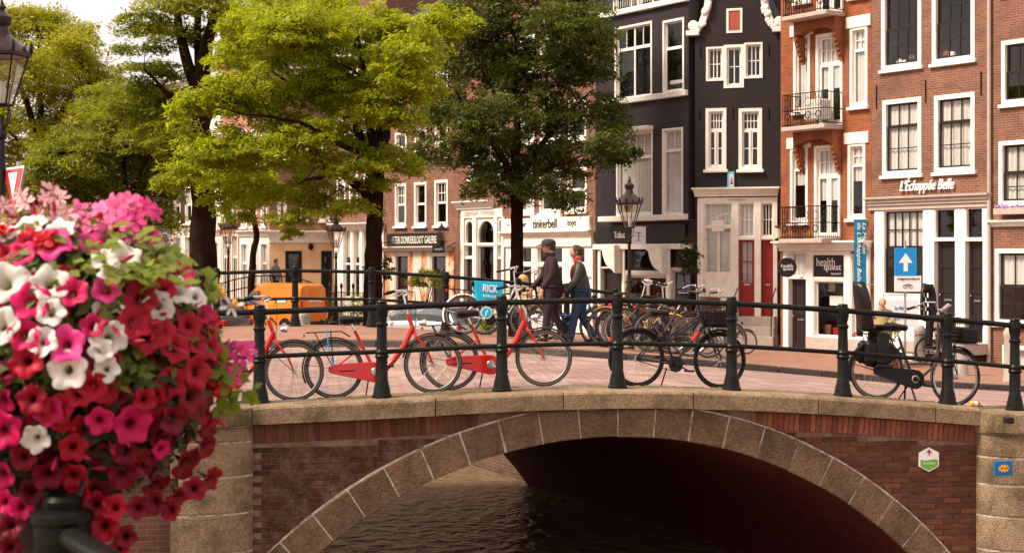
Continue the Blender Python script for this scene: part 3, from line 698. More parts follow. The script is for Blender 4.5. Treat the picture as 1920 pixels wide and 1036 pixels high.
# ---- far right brick house
h = House('brick_house', 'red brown brick house with a flower box, cut off by the right edge', 1857.5, YL(1857.5), 2080, YL(2080)); He = h
ws = [h.rect(1878, 72, 1960, 193), h.rect(1873, 262, 1958, 384), h.rect(1866, 466, 1958, 608), h.rect(1880, 648, 1960, 716)]
ws += [h.rect(1985, 66, 2050, 187), h.rect(1985, 254, 2050, 378), h.rect(1878, -150, 1960, -18)]
wall(h, 0, h.L, 0, ZT, ws, M['bk_brown']); inner(h, 0, h.L, 0, ZT)
for i, q in enumerate(ws):
    if i == 3: window(h, q, .10, 'white', ((0, 0, 1, 1, 1, 1),), 'white', curtain=1.)
    else: window(h, q, .11, 'white', ((0, .5, 1, 1, 3, 1), (0, 0, 1, .51, 3, 2)), 'sash_black', .05, .025, sill=.04, curtain=(0., 1., .5, 0, 1., 1., 0)[i])
cornice(h, h.rect(1858, 411, 2080, 423), .16, 'white')
bx = h.rect(1876, 390, 1946, 402); boxpart(h, bx, -.30, -.06, 'stone_trim', 'flower_box')
mb = MB()
for i in range(140):
    mb.ell((random.uniform(bx[0], bx[2]), random.uniform(-.3, -.06), bx[3]+abs(random.gauss(0, .05))), (.03, .03, .02), 5, 3)
mk('lilac', (.35, .22, .42), .7); tag(mb.build('box_flowers', M['lilac'], h.o), kind='stuff')
# ---- orange brick house with balconies
h = House('brick_house', 'narrow orange brick house with three iron balconies and white lintels', 1464, YL(1466), 1633.5, YL(1633.5)); Ho = h
L1, C1, R1 = h.rect(1488, 66, 1519, 210), h.rect(1530, 62, 1580, 236), h.rect(1594, 50, 1627, 200)
L2, C2, R2 = h.rect(1482, 277, 1515, 417), h.rect(1527, 272, 1576, 446), h.rect(1590, 268, 1623, 410)
L3, C3, R3 = h.rect(1490, -160, 1521, 4), h.rect(1532, -160, 1581, 28), h.rect(1594, -170, 1628, -6)
sf = (h.u(1470), 0, h.u(1632), h.z(1550, 470))
wall(h, 0, h.L, 0, ZT-.6, [L1, C1, R1, L2, C2, R2, L3, C3, R3, sf], M['bk_orange']); inner(h, 0, h.L, 0, ZT-.6)
SO = ((0, .72, 1, 1, 2, 2), (0, 0, 1, .73, 1, 1))
for q, lab in ((L1, 1), (R1, 1), (L2, 0), (R2, 0), (L3, 1), (R3, 1)): window(h, q, .09, 'white', SO, 'white', .05, .025, sill=.06, curtain=1. if lab else .5)
for q in (C1, C2, C3): window(h, q, .09, 'white', ((0, .68, 1, 1, 4, 2), (0, 0, .5, .68, 1, 1), (.5, 0, 1, .68, 1, 1)), 'white', .07, .025, curtain=.6, name='balcony_door')
for q in (L1, R1, L2, R2): boxpart(h, (q[0]-.12, q[3]-.02, q[2]+.12, q[3]+.30), -.05, .03, 'white', 'lintel')
def balcony(h, xc0, xc1, ys, yr):
    u0, u1 = h.u(xc0), h.u(xc1); zs = h.z((xc0+xc1)/2, ys); zr = zs+.92; D = .75
    s = MB().cbox(u0-.05, -D-.04, zs-.13, u1+.05, 0, zs, .02).build('balcony', M['stone_trim'], h.o)
    mb = MB()
    for z_ in (zs+.06, zs+.46, zr): mb.tube([(u0, 0, z_), (u0, -D, z_), (u1, -D, z_), (u1, 0, z_)], .016, 6)
    for i in range(17):
        x_ = u0+(u1-u0)*i/16; mb.tube([(x_, -D, zs), (x_, -D, zr)], .009, 5)
    for i in range(9):
        for x_ in (u0, u1): mb.tube([(x_, -D*i/9, zs), (x_, -D*i/9, zr)], .009, 5)
    for i in range(4):       # scrolls
        c = u0+(u1-u0)*(i+.5)/4
        for k in (-1, 1):
            mb.tube([(c+k*.12*cos(t)*(1-t/9), -D-.012, zs+.26+.16*sin(t)*(1-t/9)) for t in np.linspace(0, 6, 18)], .009, 5)
            mb.tube([(c+k*.10*cos(t), -D-.012, zs+.66+.13*sin(t)) for t in np.linspace(0, 6.28, 14)], .008, 5)
    mb.build('railing', M['iron_black'], s)
    return zs
def hood(h, xc0, xc1, ys, zb):
    """brick corbel with a segmental arch that carries the balcony above a door"""
    u0, u1 = h.u(xc0), h.u(xc1); z1 = h.z((xc0+xc1)/2, ys)-.13; mb = MB(); n = 12; D = .36; w_ = u1-u0
    for i in range(n):
        a, b = i/n, (i+1)/n; fa, fb = [z1-.42+.20*sin(pi*t) for t in (a, b)]; xa, xb = u0+w_*a, u0+w_*b
        mb.quad((xa, -D, fa), (xb, -D, fb), (xb, -D, z1), (xa, -D, z1)); mb.quad((xa, -D, fa), (xa, .0, fa), (xb, .0, fb), (xb, -D, fb))
    for x0, x1 in ((u0, u0+.13), (u1-.13, u1)):
        for k in range(6):
            d = D*(1-k/6)**.8; mb.box(x0, -d, z1-.42-.13*(k+1), x1, .0, z1-.42-.13*k)
    mb.quad((u0, -D, z1-.42), (u0, -D, z1), (u0, 0, z1), (u0, 0, z1-.42)); mb.quad((u1, -D, z1-.42), (u1, 0, z1-.42), (u1, 0, z1), (u1, -D, z1))
    mb.build('balcony_corbel', M['bk_orange'], h.o)
balcony(h, 1502, 1579, 238, 176); balcony(h, 1497, 1574, 448, 391); balcony(h, 1503, 1583, 30, -30)
hood(h, 1503, 1578, 238, 0); hood(h, 1504, 1582, 30, 0)
# table and chair on the middle balcony are white patches behind the bars
u_ = h.u(1550); z_ = h.z(1540, 238)
tb = thing('balcony_table', 'white cloth covered table on the middle balcony of the orange brick house', 'table', (0, 0, 0)); tb.parent = None
M_h = Matrix.Translation((h.A.x, h.A.y, h.base)) @ Matrix.Rotation(h.ang, 4, 'Z')
tb.matrix_world = M_h @ Matrix.Translation((u_, -.38, z_)); tb.location = tb.matrix_world.translation; tb.rotation_euler = (0, 0, h.ang)
MB().cbox(-.30, -.24, .16, .30, .24, .74, .03).build('tablecloth', M['white'], tb); MB().lathe([(.03, 0), (.03, .18)], 8).build('leg', M['iron_black'], tb)
cornice(h, (h.u(1466), h.z(1550, 470), h.u(1633), h.z(1550, 452)), .38, 'white')
zt = sf[3]; zb0 = h.z(1545, 632)
for x0, x1 in ((1470, 1480), (1513, 1526), (1584, 1597), (1621, 1633)): boxpart(h, (h.u(x0), 0, h.u(x1), zt), -.05, .16, 'white', 'shop_post')
boxpart(h, (h.u(1480), h.z(1500, 520)-.05, h.u(1513), h.z(1500, 520)), -.02, .14, 'white', 'transom')
window(h, (h.u(1480), h.z(1500, 520), h.u(1513), zt), .03, 'white', ((0, 0, 1, 1, 1, 1),), 'white', name='fanlight', curtain=1.)
door(h, (h.u(1480)+.02, .05, h.u(1513)-.02, h.z(1500, 520)-.05), 'sash_black', .12, panels=2)
zp = h.z(1555, 519); pn = (h.u(1526), zp, h.u(1584), h.z(1555, 478)); boxpart(h, pn, -.01, .10, 'sign_black', 'sign_panel')
boxpart(h, (h.u(1526), pn[3], h.u(1584), zt), -.03, .12, 'white', 'fascia')
boxpart(h, (h.u(1526), zp-.09, h.u(1584), zp), -.03, .12, 'white', 'transom')
window(h, (h.u(1526), zb0, h.u(1584), zp-.09), .03, 'white', ((0, 0, 1, 1, 1, 1),), 'white', name='shop_window')
boxpart(h, (h.u(1513), .0, h.u(1621), zb0), -.06, .16, 'stone_trim', 'stall_riser')
window(h, (h.u(1597), zb0, h.u(1621), zt-.1), .03, 'white', ((0, 0, 1, .74, 1, 1), (0, .74, 1, 1, 1, 1)), 'white', name='shop_window')
uc = (h.u(1530)+h.u(1582))/2; wd = h.u(1582)-h.u(1530)
lettering('lettering', 'health', h.o, M['sign_white'], (uc-wd*.13, -.02, h.z(1550, 491)), wd*.66, .24, ext=.004)
lettering('lettering', 'quest', h.o, M['sign_white'], (uc+wd*.12, -.02, h.z(1556, 503)), wd*.62, .20, ext=.004, bold=.01)
lettering('lettering', 'by jason', h.o, M['sign_white'], (uc+wd*.25, -.02, h.z(1568, 513)), wd*.34, .07, ext=.004)
# goods in the health shop window
for (f, z_, w_, h_, mt) in ((.15, .05, .3, .3, 'wicker'), (.45, .05, .25, .22, 'door_red'), (.7, .05, .35, .35, 'blue_banner'), (.45, .9, .5, .28, 'paper'), (.3, 1.3, .25, .25, 'concrete'), (.8, .8, .2, .28, 'paper')):
    u_ = h.u(1526)+(h.u(1584)-h.u(1526))*f; MB().cbox(u_-w_/2, .35, zb0+z_, u_+w_/2, .40, zb0+z_+h_, .01).build('window_display', M[mt], h.o)
def on_facade(h, u, y, z): return M_of(h) @ Vector((u, y, z))
def M_of(h): return Matrix.Translation((h.A.x, h.A.y, h.base)) @ Matrix.Rotation(h.ang, 4, 'Z')
# round hanging sign, facing down the street towards the viewer
p_ = on_facade(h, h.u(1496), -.45, h.z(1496, 501))
t = thing('hanging_sign', 'round black sign with white lettering hanging over the narrow shop door', 'sign', p_, 0)
MB().lathe([(.27, -.02), (.285, 0), (.27, .02)], 28, ax='y').build('sign_disc', M['sign_black'], t, smooth=True)
lettering('lettering', 'health', t, M['sign_white'], (0, -.024, .05), .34, .10); lettering('lettering', 'quest', t, M['sign_white'], (.03, -.024, -.06), .30, .10)
MB().tube([(0, 0, .27), (0, 0, .34), (.05, .2, .36), (.1, .5, .36)], .012, 6).build('bracket', M['iron_black'], t)
# blue vertical banner
p_ = on_facade(h, h.u(1629), -.35, h.z(1629, 412))
t = thing('vertical_banner', 'long narrow blue banner with white script hanging between the orange and brown houses', 'banner', p_, 0)
Hb = h.z(1629, 412)-h.z(1629, 533); mb = MB()
for i in range(14):
    z0, z1 = -Hb*i/14, -Hb*(i+1)/14; f = lambda z: .012*sin(z*4); mb.add([(-.175, f(z0), z0), (.175, f(z0)+.01, z0), (.175, f(z1)+.01, z1), (-.175, f(z1), z1)], [(0, 1, 2, 3)])
    mb.add([(-.175, f(z0)+.006, z0), (.175, f(z0)+.016, z0), (.175, f(z1)+.016, z1), (-.175, f(z1)+.006, z1)], [(3, 2, 1, 0)])
mb.build('cloth', M['blue_banner'], t, smooth=True)
def vertical_text(t, txt, x, hgt, zc, w_):
    me = font_mesh(txt, 1., M['sign_white'], shear=.3, ext=.003, bold=.004); xs = [v.co.x for v in me.vertices]; ys = [v.co.y for v in me.vertices]; W_, H_ = max(xs)-min(xs), max(ys)-min(ys)
    for v in me.vertices: v.co.x *= hgt/W_; v.co.y *= w_/H_
    inst('lettering', me, t, (x, -.022, zc), (R(90), R(90), 0))
vertical_text(t, "La Maison", .105, .85, -.50, .10); vertical_text(t, "de L'Échappée Belle", -.035, Hb*.92, -Hb*.5, .18)
for z_ in (0, -Hb): MB().tube([(-.19, .005, z_), (.40, .005, z_)], .014, 6).build('pole', M['steel'], t)
# ---- black bell gable house
h = House('gabled_house', 'narrow black brick house with white bell gable trim and two red doors', 1303, 46.3, 1463, 45.5); Hb_ = h
T1, T2, T3 = h.rect(1324, 88, 1357, 152), h.rect(1357, 84, 1395, 165), h.rect(1395, 80, 1430, 147)
V1, V2, Hh = h.rect(1323, 203, 1362, 318), h.rect(1385, 203, 1429, 318), h.rect(1362, 16, 1392, 62)
sf = (h.u(1308), 0, h.u(1458), h.z(1380, 370)); z_sh = h.z(1300, 62)
wall(h, 0, h.L, 0, z_sh, [T1, T2, T3, V1, V2, sf, (Hh[0], Hh[1], Hh[2], z_sh)], M['bk_dark'], top=True); inner(h, 0, h.L, 0, z_sh)
# gable: outline from shoulder to neck
zs0 = z_sh; um = (h.u(1340)+h.u(1414))/2
left = [(h.u(1312), zs0), (h.u(1325), zs0+.25), (h.u(1335), zs0+.75), (h.u(1340), zs0+1.4), (h.u(1343), zs0+2.2), (h.u(1350), zs0+2.7), (um, zs0+3.1)]
right = [(2*um-a, b) for a, b in left[::-1]][1:]
right = [(right[i][0]+(.10), right[i][1]) for i in range(len(right))]
mb = MB(); Lp = left; Rp = right[::-1]
for i in range(len(Lp)-2):
    (a, z0), (b, z1) = Lp[i], Lp[i+1]; (c, _), (d, _) = Rp[i], Rp[i+1]
    if z0 < Hh[3]-.1 and z0 < zs0+1.0:
        zc = min(z1, Hh[3]); fz = (zc-z0)/(z1-z0); bb, dd = a+(b-a)*fz, c+(d-c)*fz
        mb.quad((a, 0, z0), (Hh[0], 0, z0), (Hh[0], 0, zc), (bb, 0, zc)); mb.quad((Hh[2], 0, z0), (c, 0, z0), (dd, 0, zc), (Hh[2], 0, zc))
        if zc < z1: mb.quad((bb, 0, zc), (dd, 0, zc), (d, 0, z1), (b, 0, z1))
    else: mb.quad((a, 0, z0), (c, 0, z0), (d, 0, z1), (b, 0, z1))
    mb.quad((a, 0, z0), (b, 0, z1), (b, .4, z1), (a, .4, z0)); mb.quad((c, 0, z0), (c, .4, z0), (d, .4, z1), (d, 0, z1))
mb.add([(Lp[-2][0], 0, Lp[-2][1]), (Rp[-2][0], 0, Rp[-2][1]), (um, 0, Lp[-1][1])], [(0, 1, 2)])
mb.build('gable', M['bk_dark'], h.o)
MB().add([(0, .4, z_sh), (h.L, .4, z_sh), (h.L, 8, z_sh), (0, 8, z_sh), (h.L/2, .4, z_sh+3.0), (h.L/2, 8, z_sh+3.0)], [(0, 3, 5, 4), (1, 4, 5, 2), (0, 4, 1), (3, 2, 5)]).build('roof', M['roof_tile'], h.o)
for sgn, pts in ((-1, left), (1, right[::-1])):
    mb = MB(); pp = [(a, b) for a, b in pts[:-1]]
    for i in range(len(pp)-1):
        (a, z0), (b, z1) = pp[i], pp[i+1]; t_ = .24
        mb.add([(a-t_*.2*-sgn, -.09, z0), (b-t_*.2*-sgn, -.09, z1), (b+sgn*t_, -.09, z1+.05), (a+sgn*t_, -.09, z0+.05), (a, .25, z0), (b, .25, z1), (b+sgn*t_, .25, z1+.05), (a+sgn*t_, .25, z0+.05)], [(0, 1, 2, 3), (3, 2, 6, 7), (0, 4, 5, 1), (7, 6, 5, 4), (0, 3, 7, 4)])
    for i in range(34):
        k = random.random()*(len(pp)-1.001); j = int(k); f = k-j; mb.ell((pp[j][0]+(pp[j+1][0]-pp[j][0])*f+sgn*random.uniform(.04, .2), -.09, pp[j][1]+(pp[j+1][1]-pp[j][1])*f+.03), (.09, .06, .09), 7, 5)
    e = pp[0][0]; mb.cbox(min(e, e+sgn*.42), -.14, zs0-.10, max(e, e+sgn*.42), .25, zs0+.06, .02)
    mb.lathe([(.03, -.11), (.13, -.10), (.17, -.02), (.13, .2)], 14, (e+sgn*.20, 0, zs0+.22), ax='y')
    mb.build('gable_trim', M['white'], h.o, smooth=True)
f_ = window(h, Hh, .07, 'white', ((0, 0, 1, 1, 1, 1),), 'white', name='hatch'); boxpart(h, (Hh[0]+.08, Hh[1]+.08, Hh[2]-.08, Hh[3]-.08), .0, .045, 'shutter_red', 'shutter')
window(h, T1, .06, 'white', ((0, 0, 1, 1, 3, 2),), 'white', .05, .03); window(h, T3, .06, 'white', ((0, 0, 1, 1, 3, 2),), 'white', .05, .03); window(h, T2, .09, 'white', ((0, 0, 1, 1, 2, 2),), 'white', .06, .03)
SB = ((0, .66, 1, 1, 4, 2), (0, .0, .5, .66, 1, 2), (.5, .0, 1, .66, 1, 2))
for q in (V1, V2): window(h, q, .10, 'white', SB, 'white', .06, .025, sill=.06)
anchors(h, [(1312, 205, 225), (1374, 200, 225), (1441, 200, 225), (1313, 85, 108), (1441, 82, 105)])
cornice(h, (h.u(1303), h.z(1380, 368), h.u(1459), h.z(1380, 352)), .25, 'cream')
boxpart(h, (h.u(1308), h.z(1380, 380), h.u(1458), sf[3]), -.02, .15, 'cream', 'fascia')
mb = MB()
for i in range(11): x_ = h.u(1366)+(h.u(1400)-h.u(1366))*i/11; mb.box(x_, -.034, h.z(1383, 374)-.025, x_+.03, -.0205, h.z(1383, 374)+random.uniform(.01, .025))
mb.build('carved_inscription', M['stone_trim'], h.o)
zt = h.z(1380, 380)
for x0, x1 in ((1308, 1320), (1373, 1385), (1415, 1427), (1450, 1458)): boxpart(h, (h.u(x0), 0, h.u(x1), zt), -.05, .16, 'cream', 'shop_post')
zw = h.z(1346, 514); zm = h.z(1346, 425)
window(h, (h.u(1320), zm, h.u(1373), zt), .03, 'cream', ((0, 0, 1, 1, 5, 2),), 'cream', .03, .022, curtain=1., name='shop_window')
window(h, (h.u(1320), zw, h.u(1373), zm), .04, 'cream', ((0, 0, .5, 1, 1, 1), (.5, 0, 1, 1, 1, 1)), 'cream', .04, .022, curtain=1., name='shop_window')
for k in range(3): z1_ = zw-(zw)*k/3; boxpart(h, (h.u(1320), zw*(2-k)/3+.012, h.u(1373), z1_-.012 if k else zw), -.015, .14, 'cream', 'riser_board')
zs_ = h.z(1400, 592)
for x0, x1, gl in ((1385, 1415, True), (1427, 1450, False)):
    zc = h.z(1400, 447); window(h, (h.u(x0), zc+.05, h.u(x1), zt), .03, 'cream', ((0, 0, 1, 1, 3, 2),), 'cream', .03, .022, curtain=1. if gl else 0., name='fanlight')
    boxpart(h, (h.u(x0), zc-.04, h.u(x1), zc+.05), -.03, .14, 'cream', 'transom')
    door(h, (h.u(x0)+.02, zs_, h.u(x1)-.02, zc-.04), 'door_red', .10, glass=gl, panels=4, label='red door with a curtained glass light' if gl else 'solid panelled red door')
for k, (d, z1_) in enumerate(((.5, zs_-.0), (.85, zs_*.68), (1.25, zs_*.36))): boxpart(h, (h.u(1383)-.1*k, .0 if k == 2 else (zs_*.68 if k == 0 else zs_*.36)-.0, h.u(1456)+.03*k, z1_), -d, .05, 'stone_trim', 'stoop_step')
mb = MB()
for x_ in (1384, 1455): mb.tube([(h.u(x_), -1.1, .2), (h.u(x_), -1.1, 1.35), (h.u(x_), -.05, 1.75)], .018, 6)
mb.build('handrail', M['iron_black'], h.o)
p_ = on_facade(h, h.u(1371), -.06, h.z(1371, 337)); q_ = h.rect(1365, 322, 1378, 352)
t = thing('facade_plaque', 'small pale blue picture plaque on the black gabled house above its shopfront', 'plaque', p_, h.ang); hw, hh = (q_[2]-q_[0])/2, (q_[3]-q_[1])/2
mk('plaque_blue', (.14, .45, .60), .5); MB().cbox(-hw, -.02, -hh, hw, .05, hh, .01).build('panel', M['plaque_blue'], t); MB().box(-hw*.35, -.027, -hh*.8, hw*.8, -.019, hh*.7).build('picture_field', M['paper'], t)
mb = MB().prism([(-hw*.1, -hh*.6), (hw*.6, -hh*.6), (hw*.7, -hh*.35), (-hw*.2, -hh*.35)], -.034, -.027); mb.prism([(0, -hh*.3), (hw*.5, -hh*.3), (hw*.25, hh*.5)], -.034, -.027); mb.build('ship_drawing', M['door_red'], t)
# white hanging sign on the bell gable shopfront
p_ = on_facade(h, h.u(1352), -.55, h.z(1352, 424)); t = thing('hanging_sign', 'faint white hanging sign on a white bracket before the cream shop window', 'sign', p_, .2)
MB().cbox(-.20, -.012, -.17, .20, .012, .17, .01).build('sign_board', M['white'], t); MB().tube([(-.2, 0, .24), (.42, .25, .40), (.45, .5, .40)], .014, 6).build('bracket', M['white'], t); MB().tube([(0, 0, .17), (0, .05, .29)], .008, 5).build('hanger', M['white'], t)
p_ = on_facade(h, h.L-.0, -.25, h.z(1461, 437)); t = thing('wall_lantern', 'small cream wall lantern between the black gabled house and the orange house', 'lamp', p_, 0)
MB().cbox(-.10, -.10, -.17, .10, .10, .17, .02).build('lamp_glass', M['cream'], t); MB().cbox(-.13, -.13, .17, .13, .13, .23, .02).build('lamp_roof', M['wicker'], t); MB().cbox(-.12, -.12, -.24, .12, .12, -.17, .02).build('lamp_base', M['iron_black'], t)
# ---- dark slate brick house with a bay
h = House('brick_house', 'dark slate painted brick house with a wide white silled bay and curved white brackets', 1117, YL(1117), 1302.5, YL(1300)); Ht = h
dy = -.42
W1 = h.rect(1153, 46, 1223, 186, dy); W2 = h.rect(1243, 36, 1283, 174, dy); W0 = h.rect(1134, 88, 1147, 190, dy)
W3 = h.rect(1156, 246, 1224, 404, dy); W4 = h.rect(1242, 240, 1281, 404, dy)
W5 = h.rect(1150, -120, 1186, 26, dy); W6 = h.rect(1196, -124, 1226, 20, dy); W7 = h.rect(1243, -130, 1280, 8, dy)
zb1, ub0, ub1 = h.z(1205, 414, dy), h.u(1127, dy), h.u(1291, dy)
sf = (h.u(1121), 0, h.u(1300), h.z(1205, 458))
wall(h, 0, h.L, 0, ZT, [sf], M['bk_slate']); inner(h, 0, h.L, 0, ZT)
# bay: its own front wall standing proud
mb = MB(); holes = [W1, W2, W3, W4, W5, W6, W7]; wall(h, ub0, ub1, zb1, ZT-.3, holes, M['bk_slate'], name='bay', y=dy, depth=0., top=True)
MB().quad((ub0, dy, zb1), (ub1, dy, zb1), (ub1, 0, zb1), (ub0, 0, zb1)).build('bay_soffit', M['cream'], h.o)
for q in (W1,): window(h, q, .07, 'white', ((0, .70, .5, 1, 2, 1), (.5, .70, 1, 1, 2, 1), (0, 0, .5, .70, 1, 1), (.5, 0, 1, .70, 1, 1)), 'white', .05, .03, y=dy, back=.13)
window(h, W2, .07, 'white', ((0, .62, 1, 1, 1, 1), (0, 0, 1, .62, 1, 1)), 'white', .05, .03, y=dy, back=.13)
window(h, W3, .07, 'white', ((0, .70, 1, 1, 4, 1), (0, 0, 1, .70, 1, 1)), 'white', .05, .03, y=dy, back=.13, curtain=1.); window(h, W4, .07, 'white', ((0, .76, 1, 1, 2, 1), (0, 0, 1, .76, 1, 1)), 'white', .05, .03, y=dy, back=.13, curtain=1.)
for q in (W5, W6, W7): window(h, q, .06, 'white', ((0, 0, 1, 1, 1, 1),), 'white', .05, .03, y=dy, back=.13)
for (x0, x1, y0, y1, nm) in ((1128, 1290, 403, 414, 'bay_sill'), (1132, 1290, 178, 191, 'bay_sill'), (1128, 1292, 9, 19, 'bay_sill')):
    zA = h.z(1205, (y0+y1)/2, dy-.1); MB().cbox(h.u(x0, dy)-.05, dy-.14, zA-.09, h.u(x1, dy)+.02, dy, zA+.09, .015).build(nm, M['white'], h.o)
q = h.rect(1140, 240, 1226, 248, dy); MB().cbox(q[0], dy-.3, q[1], q[2], dy, q[3], .02).build('awning_box', M['white'], h.o)
mb = MB()
for i in range(22): x_ = ub0+.1+(ub1-ub0-.2)*i/21; mb.tube([(x_, dy-.08, zb1), (x_, dy-.08, zb1)], .005, 4) if False else None
mb = MB(); zA = h.z(1205, 12, dy)
for i in range(30): x_ = h.u(1160, dy)+(h.u(1285, dy)-h.u(1160, dy))*i/29; mb.tube([(x_, dy-.10, zA+.08), (x_, dy-.10, zA+.85)], .010, 5)
mb.tube([(h.u(1160, dy), dy-.10, zA+.85), (h.u(1285, dy), dy-.10, zA+.85)], .015, 6); mb.build('bay_railing', M['white'], h.o)
MB().cbox(W2[0]+.15, dy+.16, W2[1]+.30, W2[2]-.12, dy+.20, W2[1]+.42, .01).build('window_ornament', M['white'], h.o)
MB().lathe([(.14, 0), (.2, .22), (.22, .26), (.1, .30)], 12, (W3[0]+.45, dy+.22, W3[1]+.08)).build('vase', M['wicker'], h.o, smooth=True)
# fascia and ground floor
boxpart(h, (h.u(1122), h.z(1205, 456), h.u(1288), h.z(1205, 421)), -.08, .10, 'sign_black', 'fascia')
lettering('lettering', 'Tribut', h.o, M['sign_white'], (h.u(1166), -.10, h.z(1166, 440)), h.u(1177)-h.u(1156), .22, bold=.02)
boxpart(h, (h.u(1117), h.z(1205, 467), h.u(1300), h.z(1205, 457)), -.14, .12, 'cream', 'beam')
zt = h.z(1205, 467)
for x0, x1, c in ((1123, 1128, 'cream'), (1168, 1173, 'cream'), (1252, 1258, 'cream'), (1296, 1301, 'dark')): boxpart(h, (h.u(x0), 0, h.u(x1), zt), -.06, .16, c, 'shop_post')
for x0 in (1139, 1225):           # curved brackets
    uA = h.u(x0); z1_ = h.z(x0, 459); mb = MB(); pts = [(0, 0), (0, -.12)] + [(.14+.60*(1-cos(t)), -.12-.72*sin(t)) for t in np.linspace(.1, 1.45, 9)] + [(.80, -.95), (.80, 0)]
    n = len(pts)
    for yy in (-.32, .0): pass
    MB().prism([(uA+a, z1_+b) for a, b in pts], -.36, .02, .02).build('bracket', M['cream'], h.o, smooth=True, ang=30)
zB = h.z(1210, 507); zL = h.z(1145, 500)
boxpart(h, (h.u(1173), zB-.10, h.u(1252), zB), -.03, .12, 'beige', 'transom'); window(h, (h.u(1173), zB, h.u(1252), zt), .03, 'dark', ((0, 0, 1, 1, 1, 1),), 'dark', name='fanlight')
window(h, (h.u(1173), .45, h.u(1252), zB-.1), .05, 'beige', ((0, 0, .5, 1, 1, 1), (.5, 0, 1, 1, 1, 1)), 'beige', .09, .03, name='shop_window', sill=.0)
boxpart(h, (h.u(1173), 0, h.u(1252), .45), .0, .14, 'beige', 'stall_riser')
boxpart(h, (h.u(1128), zL-.06, h.u(1168), zL), -.03, .12, 'beige', 'transom'); window(h, (h.u(1128), zL, h.u(1168), zt), .03, 'dark', ((0, 0, 1, 1, 1, 1),), 'dark', name='fanlight'); door(h, (h.u(1128)+.02, .1, h.u(1168)-.02, zL-.06), 'sash_black', .1)
boxpart(h, (h.u(1258), zL-.06, h.u(1296), zL), -.03, .12, 'beige', 'transom'); window(h, (h.u(1258), zL, h.u(1296), zt), .03, 'dark', ((0, 0, 1, 1, 1, 1),), 'dark', name='fanlight'); window(h, (h.u(1258), .5, h.u(1296), zL-.06), .04, 'beige', ((0, 0, 1, 1, 1, 1),), 'beige', name='shop_window')
boxpart(h, (h.u(1258), 0, h.u(1296), .5), 0., .14, 'dark', 'stall_riser')
mk('warm_cloth', (.22, .07, .02), .8); mk('cloth_dark', (.05, .02, .02), .8)
for f, z_, w_, h_, mt in ((.2, .6, .5, .5, 'warm_cloth'), (.7, .55, .6, .6, 'warm_cloth'), (.45, .5, .3, .35, 'cloth_dark')):
    u_ = h.u(1173)+(h.u(1252)-h.u(1173))*f; MB().cbox(u_-w_/2, .4, z_, u_+w_/2, .8, z_+h_, .04).build('window_display', M[mt], h.o)
p_ = on_facade(h, h.u(1197.5, -.7), -.7, h.z(1197.5, 441, -.7)); t = thing('hanging_sign', 'square white sign with a small palm drawing hanging beside the black shop fascia', 'sign', p_, 0)
MB().cbox(-.23, -.015, -.28, .23, .015, .28, .01).build('sign_board', M['sign_white'], t)
mb = MB().box(-.012, -.022, -.16, .012, -.014, .06)
for a in (20, 60, 120, 160): mb.tube([(0, -.02, .06), (.06*cos(R(a)), -.02, .06+.07*sin(R(a))), (.11*cos(R(a)), -.02, .04+.05*sin(R(a)))], .007, 4)
mb.box(-.17, -.022, -.02, .17, -.014, -.012); mb.box(-.07, -.022, -.175, .07, -.014, -.16); mb.build('palm_drawing', M['sign_black'], t)
MB().tube([(-.24, 0, .31), (.5, .35, .31), (.9, .7, .31)], .016, 6).build('bracket', M['steel'], t)
# ---- toy shop house
h = House('brick_house', 'brown brick house with a cream toy shop front and sign band', 948.5, YL(948.5), 1116.5, YL(1116.5)); Hk = h
ws = [h.rect(975, 322, 1002, 400), h.rect(1012, 318, 1052, 399), h.rect(1064, 314, 1101, 396)]
for k in (1, 2): ws += [h.rect(975, 322-k*128, 1003, 402-k*134), h.rect(1014, 318-k*128, 1052, 399-k*134), h.rect(1066, 314-k*128, 1100, 396-k*134)]
sf = (h.u(952), 0, h.u(1112), h.z(1030, 460)); wall(h, 0, h.L, 0, ZT, ws+[sf], M['bk_brown']); inner(h, 0, h.L, 0, ZT)
for i, q in enumerate(ws): window(h, q, .10, 'white', ((0, .5, 1, 1, 1, 1), (0, 0, 1, .5, 1, 1)), 'white', .05, .03, sill=.05, curtain=.0 if i else 1.)
b = h.rect(949, 408, 1109, 433); uu = [h.u(949), h.u(999), h.u(1055), h.u(1110)]
for i in range(3): MB().cbox(uu[i]+.01, -.12, b[1], uu[i+1]-.01, .04, b[3]+(.10 if i == 1 else 0), .01).build('sign_board', M['cream'], h.o)
lettering('lettering', 'tinkerbell', h.o, M['sign_black'], ((uu[1]+uu[2])/2, -.135, (b[1]+b[3])/2+.03), (uu[2]-uu[1])*.80, .34, bold=.004)
lettering('lettering', 'toys', h.o, M['sign_black'], ((uu[2]+uu[3])/2-.15, -.135, (b[1]+b[3])/2-.02), (uu[3]-uu[2])*.30, .26, shear=.1)
lettering('lettering', '~      ner', h.o, M['sign_black'], ((uu[0]+uu[1])/2, -.135, (b[1]+b[3])/2), (uu[1]-uu[0])*.72, .14, shear=.1)
cornice(h, h.rect(947, 433, 1113, 446), .30, 'cream'); boxpart(h, (h.u(950), h.z(1030, 462), h.u(1113), h.z(1030, 446)), -.12, .1, 'cream', 'fascia')
zt = h.z(1030, 462); zm = h.z(1030, 494)
xs = [952, 957, 976, 998, 1008, 1056, 1064, 1073, 1098, 1113]
for x0, x1 in ((950, 976), (998, 1008), (1056, 1073), (1098, 1113)): boxpart(h, (h.u(x0), 0, h.u(x1), zt), -.05, .16, 'cream', 'shop_post')
